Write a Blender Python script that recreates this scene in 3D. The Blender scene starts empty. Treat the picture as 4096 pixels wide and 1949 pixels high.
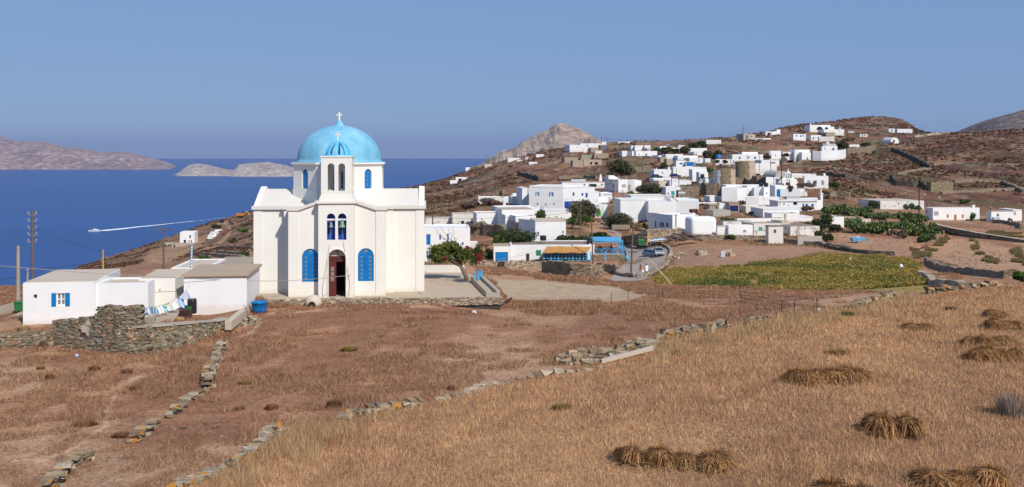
SKY_STR, SKY_DUST, SKY_OZ, EXPO = .10, .2, 2.0, .1
SKY_MIX, SKY_C = .84, (.168, .295, .55)
HAZE_D, HAZE_C = 2.8e-5, (.35, .46, .76)
import bpy, bmesh, math, random
import numpy as np
from mathutils import Vector, Matrix
random.seed(7); RNG = np.random.default_rng(11)
SC = bpy.context.scene; COL = SC.collection
F, H, CX = 3900.0, 608.0, 2048.0
R = math.radians
# frames: crops of the photograph that coordinates were read in (origin x, origin y, scale)
FR = {'T': (0, 0, 1), 'Z5': (1650, 450, 800/2576), 'Z6': (1650, 700, 800/2576), 'Z7': (2200, 500, 600/2576), 'Z8': (2200, 720, 600/2576),
      'N1': (2700, 440, 700/2576), 'N2': (2700, 700, 700/2576), 'N3': (3300, 400, 796/2575), 'N4': (3300, 700, 796/2575), 'N5': (2400, 880, 700/2576),
      'N6': (3000, 900, 1096/2576), 'N7': (2100, 1200, 1996/2576), 'N8': (900, 1150, 1500/2576), 'L1': (0, 500, 1100/2576), 'L2': (0, 950, 1100/2576),
      'L3': (0, 1426, 1100/2576), 'C4': (950, 430, 800/1226), 'S4': (1650, 900, 500/1751), 'S5': (520, 1130, 400/1635), 'S6': (2300, 930, 300/1839),
      'S8': (0, 820, 300/736), 'S9': (2500, 560, 400/2452), 'S10': (2850, 700, 500/2576), 'S11': (2850, 820, 500/2576), 'S12': (2550, 780, 400/2452),
      'S13': (3400, 760, 696/2576), 'S14': (600, 820, 450/1839), 'S15': (2500, 940, 200/1362), 'S16': (1900, 980, 500/2576)}
def q(fr, x, y=0):
    a = FR[fr]; return a[0] + x*a[2], a[1] + y*a[2]
def P(px, py, Y): return Vector(((px-CX)/F*Y, Y, -(py-H)/F*Y))

# ---------------------------------------------------------------- noise
def vnoise(x, y, seed=0):
    x = np.asarray(x, float); y = np.asarray(y, float)
    xi = np.floor(x).astype(np.int64); yi = np.floor(y).astype(np.int64); fx = x-xi; fy = y-yi
    fx = fx*fx*(3-2*fx); fy = fy*fy*(3-2*fy)
    def h(a, b):
        n = (a*374761393 + b*668265263 + seed*1442695041) & 0xffffffff
        n = ((n ^ (n >> 13))*1274126177) & 0xffffffff
        return ((n ^ (n >> 16)) & 0xffff)/65535.0
    return (h(xi, yi)*(1-fx)+h(xi+1, yi)*fx)*(1-fy) + (h(xi, yi+1)*(1-fx)+h(xi+1, yi+1)*fx)*fy
def fbm(x, y, seed=0, oct=4, ridged=False):
    s = 0; a = .5; t = 0
    for k in range(oct):
        n = vnoise(np.asarray(x)*2**k+17*k, np.asarray(y)*2**k-9*k, seed+k)
        if ridged: n = 1-abs(2*n-1)
        s = s + a*n; t += a; a *= .5
    return s/t

# ---------------------------------------------------------------- terrain model: per picture column, (row, depth in m)
COLS = {
 -900: [(1949,31),(1700,40),(1500,50),(1400,57),(1292,62.5),(1200,80),(1150,98)],
 0: [(1949,31),(1700,40),(1500,50),(1400,57),(1292,62.5),(1200,80),(1148,97)],
 120: [(1949,31),(1700,40),(1500,50),(1400,57),(1292,62.5),(1200,80),(1146,97)],
 265: [(1949,31),(1700,40),(1500,50),(1400,57),(1292,62.5),(1200,80),(1150,100),(1110,210),(1080,480)],
 430: [(1949,30.5),(1700,40),(1500,50),(1400,57),(1292,62.5),(1150,100),(1110,180),(1060,330),(1028,500)],
 700: [(1949,30),(1700,39.5),(1500,49),(1400,56),(1292,62.5),(1230,72),(1130,100),(1080,200),(1000,400),(940,545)],
 860: [(1949,30),(1700,39),(1500,49),(1380,57),(1280,65),(1215,72),(1120,100),(1065,190),(980,370),(878,570)],
 1010: [(1949,30),(1700,39),(1500,48.5),(1350,59),(1250,67),(1210,73),(1120,100),(1050,180),(950,350),(843,590)],
 1350: [(1949,29.5),(1700,38.5),(1500,48),(1350,58),(1250,66),(1213,72),(1130,95),(1085,130),(980,240),(800,600),(790,650)],
 1700: [(1949,29),(1700,37.5),(1500,47),(1350,57),(1250,67),(1212,72),(1120,88),(1075,130),(1055,175),(1045,196),(930,228),(893,240),(860,280),(800,400),(737,650)],
 1870: [(1949,29),(1700,37),(1500,46.5),(1350,57),(1250,68),(1215,76),(1120,100),(1075,140),(1052,175),(1045,186),(950,212),(890,238),(840,285),(790,380),(720,560),(683,700)],
 2000: [(1949,28.5),(1700,36),(1540,44),(1400,53),(1300,62),(1240,72),(1215,80),(1150,100),(1110,125),(1078,150),(1052,172),(1046,177),(1000,187),(925,208),(870,240),(800,290),(740,380),(680,500),(650,600),(640,700)],
 2200: [(1949,28),(1700,35.5),(1540,43),(1400,52),(1300,60),(1230,75),(1180,92),(1130,115),(1092,145),(1060,170),(1046,178),(961,190),(900,220),(840,268),(800,300),(770,330),(700,430),(640,500),(604,540),(592,600)],
 2350: [(1949,27.7),(1700,35),(1540,42),(1400,51.5),(1300,60),(1235,72),(1190,87),(1135,112),(1095,145),(1066,172),(1046,178),(961,192),(900,232),(840,275),(800,300),(770,330),(700,420),(640,490),(604,540),(575,610)],
 2500: [(1949,27.5),(1700,34.5),(1540,41.5),(1400,51),(1300,60),(1250,66),(1200,80),(1145,110),(1128,130),(1112,162),(1060,176),(1000,193),(955,206),(906,235),(846,275),(811,310),(770,335),(700,400),(634,460),(600,520),(563,620)],
 2650: [(1949,27.3),(1700,34),(1500,42),(1400,49.5),(1330,55),(1280,61),(1250,66),(1200,80),(1160,104),(1105,150),(1060,166),(1000,180),(955,200),(900,240),(846,270),(811,300),(770,330),(700,400),(638,455),(600,510),(566,615)],
 2800: [(1949,27),(1600,37),(1400,47.5),(1330,53),(1290,58),(1250,65),(1200,80),(1165,105),(1060,150),(1030,162),(985,175),(960,186),(920,205),(880,230),(830,262),(780,300),(745,325),(690,385),(640,450),(600,500),(572,560),(560,620)],
 2950: [(1949,27),(1600,37),(1400,47),(1310,54.5),(1265,60),(1240,66),(1195,80),(1168,104),(1045,155),(1000,169),(965,180),(930,200),(870,235),(830,262),(790,290),(755,315),(735,335),(690,395),(640,460),(595,510),(560,570),(540,630)],
 3100: [(1949,27),(1600,37),(1400,47),(1300,54.5),(1240,61),(1215,66),(1190,80),(1172,100),(1030,160),(990,172),(965,182),(930,200),(870,235),(830,262),(790,290),(760,310),(735,335),(690,400),(640,470),(590,530),(555,580),(530,620),(510,700),(499,800)],
 3200: [(1949,27),(1600,37),(1400,47),(1300,54.3),(1230,61),(1200,66),(1182,82),(1170,98),(1025,160),(990,172),(960,183),(930,200),(870,235),(830,262),(790,290),(755,318),(700,380),(650,440),(600,515),(560,575),(530,625),(510,700),(497,850)],
 3400: [(1949,27),(1600,37.5),(1400,47),(1300,54),(1220,61.5),(1180,66.5),(1165,95),(1010,160),(980,172),(940,190),(900,215),(840,255),(790,290),(750,320),(700,370),(650,430),(600,500),(560,570),(530,640),(500,760),(466,930)],
 3550: [(1949,27),(1600,37.7),(1400,47),(1300,53.7),(1210,62),(1165,67.5),(1150,95),(1035,150),(1000,165),(950,187),(915,208),(860,248),(815,280),(770,310),(720,355),(665,425),(610,490),(565,560),(533,640),(500,770),(460,950)],
 3700: [(1949,27.3),(1600,37.8),(1400,46.7),(1300,53.5),(1200,62.5),(1155,68),(1140,95),(1060,140),(1000,165),(960,185),(930,202),(882,240),(840,265),(790,300),(740,340),(690,400),(640,460),(590,520),(555,580),(530,640),(505,800),(486,930)],
 3815: [(1949,27.6),(1600,37.9),(1400,46.6),(1300,53.2),(1200,61.5),(1150,67),(1130,93),(1060,132),(1000,162),(955,186),(925,206),(882,241),(840,266),(790,300),(740,340),(690,390),(640,440),(590,475),(550,540),(529,620)],
 4096: [(1949,28),(1600,38),(1400,46.5),(1300,52.5),(1200,60),(1140,65.5),(1120,90),(1060,125),(1000,155),(950,185),(885,240),(840,268),(790,300),(740,340),(690,380),(640,430),(590,480),(540,530),(505,570)],
 5000: [(1949,28),(1600,38),(1400,46.5),(1300,52.5),(1200,60),(1140,65.5),(1120,90),(1060,125),(1000,155),(950,185),(885,240),(840,268),(790,300),(740,340),(690,380),(640,430),(590,480),(520,530),(470,570)],
}
SEA = -244.0
NY = 760
YS = np.exp(np.linspace(math.log(4), math.log(2600), NY))
_pxs = sorted(COLS); _Z = []
for px in _pxs:
    k = COLS[px]; Y = [y for _, y in k]; z = [-(r-H)/F*y for r, y in k]
    Yl, zl = Y[-1], z[-1]
    far = max(Yl*1.2, Yl+40)
    Y = [4, 20]+Y+[far, max(far*1.7, 1500), 2600]; z = [z[0]+.8, z[0]+.25]+z+[(zl*1.2-4 if zl < 0 else zl-10), SEA-6, SEA-40]
    _Z.append(np.interp(YS, Y, z))
_Z = np.array(_Z)
NU = 820
PXS = np.linspace(-900, 5000, NU)
GZ = np.empty((NU, NY))
for j in range(NY): GZ[:, j] = np.interp(PXS, _pxs, _Z[:, j])
def gsm(a, s, ax):
    n = int(s*3); k = np.exp(-.5*(np.arange(-n, n+1)/s)**2); k /= k.sum()
    p = [(0, 0)]*a.ndim; p[ax] = (n, n)
    return np.apply_along_axis(lambda v: np.convolve(v, k, 'valid'), ax, np.pad(a, p, 'edge'))
GZ = gsm(gsm(GZ, 9, 0), 2.2, 1)
UU = (PXS-CX)/F
WX = UU[:, None]*YS[None, :]; WY = np.broadcast_to(YS[None, :], WX.shape)
# roughness of the land: smooth fields near by, rocky terraced hillside far off
amp = np.interp(WY, [20, 60, 150, 260, 420, 700, 2600], [.10, .16, .22, .5, 1.3, 2.2, 6])
GZ = GZ + amp*(fbm(WX/np.interp(WY, [20, 200, 600], [6, 9, 24]), WY/np.interp(WY, [20, 200, 600], [9, 14, 40]), 3, 5)-.5)
GZ = GZ + np.interp(WY, [150, 300, 600, 2600], [0, .25, .9, 2])*(fbm(WX/4.5, WY/9, 9, 3, True)-.5)
PROJ = H-GZ/WY*F                                    # picture row of every terrain point
def gz(X, Y):
    X = np.asarray(X, float); Y = np.asarray(Y, float)
    fi = ((X/Y*F+CX)-PXS[0])/(PXS[1]-PXS[0]); fj = (np.log(Y)-math.log(4))/(math.log(2600/4))*(NY-1)
    fi = np.clip(fi, 0, NU-1.001); fj = np.clip(fj, 0, NY-1.001); i = fi.astype(int); j = fj.astype(int); a = fi-i; b = fj-j
    return (GZ[i, j]*(1-a)+GZ[i+1, j]*a)*(1-b)+(GZ[i, j+1]*(1-a)+GZ[i+1, j+1]*a)*b
def Yat(px, py, y0=24, y1=1000):
    """depth at which the ground first shows at that place of the photograph"""
    ys = np.exp(np.linspace(math.log(y0), math.log(y1), 900)); X = (px-CX)/F*ys
    r = H-gz(X, ys)/ys*F
    k = np.nonzero(r <= py)[0]
    return float(ys[k[0]]) if len(k) else float(ys[np.argmin(r)])
def G(px, py):
    Y = Yat(px, py); X = (px-CX)/F*Y; return Vector((X, Y, float(gz(X, Y))))
def GY(px, Y):
    X = (px-CX)/F*Y; return Vector((X, Y, float(gz(X, Y))))
def sst(v, a, b): t = np.clip((v-a)/(b-a), 0, 1); return t*t*(3-2*t)
def inpoly(x, y, poly):
    x = np.asarray(x); y = np.asarray(y); r = np.zeros(x.shape, bool); n = len(poly)
    for i in range(n):
        x1, y1 = poly[i]; x2, y2 = poly[(i+1) % n]
        if y1 == y2: continue
        r ^= ((y1 > y) != (y2 > y)) & (x < (x2-x1)*(y-y1)/(y2-y1)+x1)
    return r

# ---------------------------------------------------------------- materials
MATS = {}
def nodes(m):
    m.use_nodes = True; nt = m.node_tree; b = nt.nodes['Principled BSDF']; return nt, b
def N(nt, t, **kw):
    n = nt.nodes.new(t)
    for k, v in kw.items(): setattr(n, k, v)
    return n
def ramp(nt, fac, stops):
    r = N(nt, 'ShaderNodeValToRGB'); e = r.color_ramp.elements
    while len(e) < len(stops): e.new(.5)
    for a, (p, c) in zip(e, stops): a.position = p; a.color = (*c, 1)
    nt.links.new(fac, r.inputs[0]); return r.outputs[0]
def noise(nt, scale, detail=4, rough=.6, coord=None, kind='ShaderNodeTexNoise', sc=None):
    n = N(nt, kind); n.inputs['Scale'].default_value = scale
    if kind == 'ShaderNodeTexNoise': n.inputs['Detail'].default_value = detail; n.inputs['Roughness'].default_value = rough
    if coord is None: coord = N(nt, 'ShaderNodeNewGeometry').outputs['Position']
    if sc:
        mp = N(nt, 'ShaderNodeMapping'); mp.inputs['Scale'].default_value = sc; nt.links.new(coord, mp.inputs[0]); coord = mp.outputs[0]
    nt.links.new(coord, n.inputs['Vector']); return n
def mixc(nt, fac, a, b, mode='MIX'):
    m = N(nt, 'ShaderNodeMix', data_type='RGBA', blend_type=mode)
    for s, v in ((m.inputs[0], fac), (m.inputs[6], a), (m.inputs[7], b)):
        if isinstance(v, bpy.types.NodeSocket): nt.links.new(v, s)
        elif isinstance(v, (tuple, list)): s.default_value = (*v, 1)
        else: s.default_value = v
    return m.outputs[2]
def bump(nt, b, h, s, d=.05):
    n = N(nt, 'ShaderNodeBump'); n.inputs['Strength'].default_value = s; n.inputs['Distance'].default_value = d
    nt.links.new(h, n.inputs['Height']); nt.links.new(n.outputs[0], b.inputs['Normal'])
def mat_plain(name, c, rough=.6, var=.12, scale=3, metal=0, spec=.3, bmp=.0):
    """painted or plain surface with slight mottling"""
    if name in MATS: return MATS[name]
    m = bpy.data.materials.new(name); nt, b = nodes(m)
    n = noise(nt, scale, 5)
    lo = tuple(x*(1-var) for x in c); hi = tuple(min(1, x*(1+var)) for x in c)
    nt.links.new(ramp(nt, n.outputs[0], [(.3, lo), (.7, hi)]), b.inputs['Base Color'])
    b.inputs['Roughness'].default_value = rough; b.inputs['Metallic'].default_value = metal; b.inputs['Specular IOR Level'].default_value = spec
    if bmp: bump(nt, b, n.outputs[0], bmp)
    MATS[name] = m; return m
def mat_plaster(name, c, dirt=(.42, .36, .29), amt=.35, peel=0., foot=0.):
    m = bpy.data.materials.new(name); nt, b = nodes(m)
    big = noise(nt, .35, 5, .6); fine = noise(nt, 4, 6, .65); streak = noise(nt, 1.4, 4, .6, sc=(1, 1, .12))
    base = mixc(nt, ramp(nt, big.outputs[0], [(.35, (0, 0, 0)), (.7, (1, 1, 1))]), c, tuple(x*.93 for x in c))
    mul = N(nt, 'ShaderNodeMath', operation='MULTIPLY'); nt.links.new(ramp(nt, fine.outputs[0], [(.52, (0, 0, 0)), (.75, (1, 1, 1))]), mul.inputs[0])
    nt.links.new(ramp(nt, streak.outputs[0], [(.45, (0, 0, 0)), (.75, (amt, amt, amt))]), mul.inputs[1])
    col = mixc(nt, mul.outputs[0], base, dirt)
    if peel:
        pn = noise(nt, .9, 6, .7)
        col = mixc(nt, ramp(nt, pn.outputs[0], [(.62-peel*.1, (0, 0, 0)), (.64-peel*.1, (.9, .9, .9))]), col, (.36, .31, .25))
    if foot:                                            # rain splash and dust stain at the wall foot
        sx = N(nt, 'ShaderNodeSeparateXYZ'); nt.links.new(N(nt, 'ShaderNodeTexCoord').outputs['Object'], sx.inputs[0]); ms = N(nt, 'ShaderNodeMath', operation='MULTIPLY_ADD'); nt.links.new(fine.outputs[0], ms.inputs[0]); ms.inputs[1].default_value = -.9; nt.links.new(sx.outputs[2], ms.inputs[2]); a2 = N(nt, 'ShaderNodeMath', operation='ADD'); a2.inputs[1].default_value = .45; nt.links.new(ms.outputs[0], a2.inputs[0])
        col = mixc(nt, ramp(nt, a2.outputs[0], [(0, (.32, .32, .32)), (foot, (0, 0, 0))]), col, (.50, .40, .29))
    nt.links.new(col, b.inputs['Base Color']); b.inputs['Roughness'].default_value = .85; b.inputs['Specular IOR Level'].default_value = .15
    bump(nt, b, fine.outputs[0], .25, .03)
    MATS[name] = m; return m
mat_plaster('white', (.80, .79, .775), amt=.35, foot=.3)
mat_plaster('church_roof', (.68, .635, .57), dirt=(.36, .3, .24), amt=.5)
mat_plaster('church_white', (.80, .765, .695), dirt=(.5, .42, .33), amt=.5, foot=.45)
mat_plaster('old_white', (.70, .67, .62), amt=.6, peel=.55)
mat_plaster('cream', (.58, .49, .40), amt=.3)
mat_plaster('beige', (.36, .29, .215), amt=.4, peel=.2)
mat_plaster('concrete', (.40, .345, .28), dirt=(.2, .18, .16), amt=.4)
mat_plaster('roof_grey', (.54, .445, .35), dirt=(.28, .24, .2), amt=.6)
mat_plaster('roof_tan', (.42, .32, .235), dirt=(.25, .2, .15), amt=.6)
mat_plaster('roof_brown', (.26, .20, .155), dirt=(.15, .12, .1), amt=.6)
mat_plaster('roof_white', (.74, .72, .69), dirt=(.45, .4, .34), amt=.5)
mat_plaster('grey_plaster', (.42, .385, .345), amt=.3)
mat_plaster('paving', (.46, .365, .27), dirt=(.24, .2, .16), amt=.7)
mat_plaster('mud_wall', (.46, .36, .27), amt=.5, peel=.8)
for nm, c, rg in (('blue', (.004, .165, .46), .45), ('deep_blue', (.008, .07, .40), .45), ('sky_blue', (.085, .38, .66), .45), ('teal', (.03, .38, .36), .5), ('green', (.02, .22, .09), .5),
              ('leafgreen', (.05, .34, .03), .5), ('dome_blue', (.13, .47, .70), .55), ('maroon', (.115, .024, .022), .5), ('wood_dark', (.05, .022, .018), .6),
              ('brown', (.18, .08, .05), .6), ('orange', (.46, .17, .045), .6), ('grey', (.33, .33, .34), .7), ('dark', (.012, .012, .014), .6), ('shade', (.05, .045, .042), .9),
              ('white_paint', (.80, .80, .79), .5), ('palegreen', (.45, .72, .42), .6), ('yellow', (.72, .36, .03), .5), ('bin_green', (.03, .17, .05), .5),
              ('pole_wood', (.14, .10, .085), .85), ('pole_pale', (.36, .29, .22), .85), ('pole_orange', (.46, .27, .10), .8), ('wire', (.06, .055, .06), .7), ('wire_pale', (.34, .30, .25), .8),
              ('bell_bronze', (.17, .29, .21), .5), ('cross_cream', (.80, .73, .60), .6), ('red', (.45, .03, .02), .5), ('black_plastic', (.02, .02, .022), .4),
              ('reed', (.48, .23, .065), .8), ('skin', (.50, .29, .20), .6), ('hair', (.02, .014, .01), .6), ('red_cloth', (.34, .06, .045), .8), ('white_cloth', (.82, .82, .82), .8),
              ('blue_cloth', (.10, .24, .50), .8), ('navy_cloth', (.015, .017, .04), .8), ('green_cloth', (.2, .5, .12), .8), ('lightblue_cloth', (.42, .58, .86), .8), ('lavender_cloth', (.62, .64, .76), .8), ('tile_red', (.5, .08, .04), .6),
              ('tank_blue', (.03, .30, .62), .35), ('grey_metal', (.45, .46, .48), .4), ('brown_panel', (.2, .15, .11), .4), ('straw', (.42, .25, .10), .9)):
    mat_plain(nm, c, rg)
def mat_simple(name, c, rough=.1, metal=0., spec=.5):
    m = bpy.data.materials.new(name); nt, b = nodes(m); b.inputs['Base Color'].default_value = (*c, 1)
    b.inputs['Roughness'].default_value = rough; b.inputs['Metallic'].default_value = metal; b.inputs['Specular IOR Level'].default_value = spec; MATS[name] = m; return m
mat_simple('glass', (.02, .025, .03), .08); mat_simple('pane_grey', (.22, .215, .2), .15)
mat_simple('car_silver', (.42, .45, .49), .3, .6); mat_simple('car_blue', (.26, .32, .40), .3, .5); mat_simple('car_dark', (.02, .022, .03), .25); mat_simple('car_navy', (.015, .025, .12), .25)
mat_simple('car_white', (.8, .81, .8), .3); mat_simple('car_green', (.03, .06, .055), .25); mat_simple('tyre', (.018, .018, .018), .8); mat_simple('rim', (.5, .5, .52), .35, .8); mat_simple('lamp_glass', (.75, .77, .8), .15); mat_simple('tail_red', (.5, .01, .01), .3)
def mat_stone(name, stops, scale=3., lichen=0., vsc=(1, 1, 2.2), joint=.0, isl=True):
    """dry stone: each stone (mesh island) has its own tone; far walls get stones from a cell texture"""
    m = bpy.data.materials.new(name); nt, b = nodes(m)
    if isl: fac = N(nt, 'ShaderNodeNewGeometry').outputs['Random Per Island']
    else:
        v = noise(nt, scale, kind='ShaderNodeTexVoronoi', sc=vsc); s = N(nt, 'ShaderNodeSeparateColor'); nt.links.new(v.outputs['Color'], s.inputs[0]); fac = s.outputs[0]
    col = ramp(nt, fac, stops)
    n = noise(nt, 6, 6, .7); col = mixc(nt, .55, col, ramp(nt, n.outputs[0], [(.3, (.25, .25, .25)), (.72, (.85, .85, .85))]), 'OVERLAY')
    if not isl:
        v2 = noise(nt, scale, kind='ShaderNodeTexVoronoi', sc=vsc); v2.feature = 'DISTANCE_TO_EDGE'
        col = mixc(nt, ramp(nt, v2.outputs[0], [(0, (1, 1, 1)), (.09, (0, 0, 0))]), col, (.05, .04, .033)); bump(nt, b, v2.outputs[0], .9, .12)
    else: bump(nt, b, n.outputs[0], .6, .04)
    if lichen:
        l = noise(nt, 2.2, 6, .75); col = mixc(nt, ramp(nt, l.outputs[0], [(.63-lichen*.12, (0, 0, 0)), (.67-lichen*.12, (1, 1, 1))]), col, (.50, .20, .02))
        l2 = noise(nt, 3.1, 5, .7, coord=None, sc=(1.3, .9, 1)); col = mixc(nt, ramp(nt, l2.outputs[0], [(.57, (0, 0, 0)), (.64, (.55, .55, .55))]), col, (.40, .355, .28))
    nt.links.new(col, b.inputs['Base Color']); b.inputs['Roughness'].default_value = .9; b.inputs['Specular IOR Level'].default_value = .15
    MATS[name] = m; return m
mat_stone('stone', [(0, (.12, .09, .06)), (.25, (.22, .165, .11)), (.5, (.20, .18, .125)), (.75, (.31, .235, .155)), (.9, (.24, .255, .2)), (.95, (.42, .2, .09)), (1, (.5, .41, .31))])
mat_stone('stone_lichen', [(0, (.16, .115, .075)), (.4, (.26, .195, .13)), (.8, (.31, .25, .175)), (1, (.40, .33, .24))], lichen=.6)
mat_stone('stone_orange', [(0, (.17, .13, .09)), (.4, (.27, .215, .15)), (.8, (.31, .27, .21)), (1, (.40, .34, .26))], lichen=.85)
mat_stone('stone_pale', [(0, (.19, .145, .10)), (.5, (.32, .245, .17)), (1, (.47, .38, .28))])
mat_stone('stone_far', [(0, (.15, .11, .075)), (.5, (.27, .20, .135)), (1, (.42, .33, .24))], 3.2, isl=False)
mat_stone('stone_red', [(0, (.2, .1, .06)), (.5, (.34, .17, .10)), (1, (.46, .28, .18))], 2.4, isl=False)
mat_stone('stone_dark', [(0, (.05, .04, .03)), (.5, (.10, .08, .06)), (1, (.2, .165, .125))], 3, isl=False)
mat_stone('stone_mill', [(0, (.16, .13, .07)), (.5, (.28, .225, .125)), (1, (.42, .34, .22))], 3.4, isl=False)
def mat_leaf(name, stops, tr=.25, rough=.55):
    m = bpy.data.materials.new(name); nt, b = nodes(m)
    col = ramp(nt, N(nt, 'ShaderNodeNewGeometry').outputs['Random Per Island'], stops)
    n = noise(nt, .8, 3); col = mixc(nt, .6, col, ramp(nt, n.outputs[0], [(.3, (.3, .3, .3)), (.7, (.75, .75, .75))]), 'OVERLAY')
    nt.links.new(col, b.inputs['Base Color']); b.inputs['Roughness'].default_value = rough; b.inputs['Specular IOR Level'].default_value = .25
    if tr:
        t = N(nt, 'ShaderNodeBsdfTranslucent'); nt.links.new(col, t.inputs[0]); mx = N(nt, 'ShaderNodeMixShader'); mx.inputs[0].default_value = tr
        nt.links.new(b.outputs[0], mx.inputs[1]); nt.links.new(t.outputs[0], mx.inputs[2]); nt.links.new(mx.outputs[0], nt.nodes['Material Output'].inputs[0])
    MATS[name] = m; return m
mat_leaf('leaf_dark', [(0, (.025, .04, .013)), (.6, (.055, .08, .025)), (1, (.10, .12, .04))])
mat_leaf('leaf_olive', [(0, (.05, .055, .022)), (.6, (.10, .10, .045)), (1, (.17, .155, .08))])
mat_leaf('leaf_green', [(0, (.03, .065, .012)), (.5, (.07, .13, .022)), (1, (.14, .20, .04))])
mat_leaf('leaf_yellow', [(0, (.04, .065, .014)), (.5, (.10, .13, .025)), (1, (.24, .22, .04))])
mat_leaf('leaf_dry', [(0, (.10, .05, .028)), (.5, (.19, .11, .06)), (1, (.28, .18, .10))], .15, .9)
mat_leaf('leaf_greydry', [(0, (.09, .065, .05)), (.5, (.15, .11, .085)), (1, (.21, .16, .12))], .1, .9)
mat_leaf('cactus', [(0, (.035, .06, .018)), (.5, (.075, .115, .036)), (.9, (.145, .185, .06)), (1, (.30, .26, .06))], .0, .5)
mat_leaf('flower', [(0, (.16, .005, .03)), (.6, (.38, .012, .075)), (1, (.5, .03, .12))])
mat_stone('stone_rock', [(0, (.2, .16, .12)), (.5, (.32, .26, .2)), (1, (.5, .43, .35))])
def mat_dome():
    m = bpy.data.materials.new('dome_paint'); nt, b = nodes(m)
    a = noise(nt, .5, 5, .6); st = noise(nt, 1.6, 5, .65, sc=(1, 1, .16)); f = noise(nt, 7, 6, .7); p = noise(nt, 1.3, 6, .72)
    col = ramp(nt, a.outputs[0], [(.3, (.12, .37, .54)), (.5, (.185, .44, .59)), (.72, (.29, .52, .63))])
    col = mixc(nt, ramp(nt, st.outputs[0], [(.5, (0, 0, 0)), (.75, (.5, .5, .5))]), col, (.34, .60, .72)); col = mixc(nt, .3, col, ramp(nt, f.outputs[0], [(.3, (.3, .3, .3)), (.7, (.7, .7, .7))]), 'OVERLAY')
    col = mixc(nt, ramp(nt, p.outputs[0], [(.68, (0, 0, 0)), (.71, (.7, .7, .7))]), col, (.5, .66, .72))
    nt.links.new(col, b.inputs['Base Color']); b.inputs['Roughness'].default_value = .7; b.inputs['Specular IOR Level'].default_value = .2; bump(nt, b, f.outputs[0], .2, .03); MATS['dome_paint'] = m
mat_dome()
mat_stone('stone_hill', [(0, (.15, .10, .07)), (.5, (.24, .165, .115)), (1, (.36, .28, .2))])
mat_leaf('bush_red', [(0, (.15, .065, .035)), (.5, (.27, .125, .065)), (1, (.42, .22, .12))], .3, .9)
mat_leaf('bush_ochre', [(0, (.17, .11, .03)), (.5, (.28, .185, .05)), (1, (.42, .29, .09))], .3, .9)
mat_leaf('bush_grey', [(0, (.15, .11, .085)), (.5, (.27, .21, .165)), (1, (.38, .3, .24))], .3, .9)
mat_leaf('village_weed', [(0, (.16, .10, .05)), (.4, (.26, .16, .085)), (.75, (.36, .25, .14)), (1, (.16, .16, .07))], .2, .9)
mat_leaf('grass_olive', [(0, (.09, .09, .03)), (.5, (.17, .145, .05)), (1, (.28, .19, .09))], .2, .9)
mat_leaf('vine', [(0, (.12, .12, .025)), (.3, (.26, .21, .04)), (.65, (.42, .31, .06)), (1, (.46, .25, .10))], .3)
mat_leaf('stubble_straw', [(0, (.25, .125, .075)), (.35, (.40, .215, .115)), (.7, (.53, .305, .155)), (1, (.78, .50, .25))], .2, .85)
mat_leaf('tall_straw', [(0, (.28, .17, .085)), (.5, (.46, .30, .15)), (1, (.64, .46, .25))], .25, .85)
mat_leaf('red_weed', [(0, (.14, .07, .04)), (.45, (.26, .138, .078)), (.8, (.38, .21, .118)), (1, (.54, .35, .2))], .15, .9)
mat_leaf('hill_scrub', [(0, (.045, .022, .015)), (.5, (.095, .046, .028)), (.88, (.16, .08, .042)), (1, (.08, .085, .033))], .0, .95)
mat_leaf('sheaf_straw', [(0, (.10, .045, .018)), (.4, (.235, .11, .042)), (.8, (.39, .20, .078)), (1, (.60, .36, .15))], .2, .85)
mat_leaf('bark', [(0, (.14, .095, .06)), (1, (.22, .15, .1))], 0, .9)
mat_plain('stem', (.20, .15, .11), .9, .3, 4)

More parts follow.
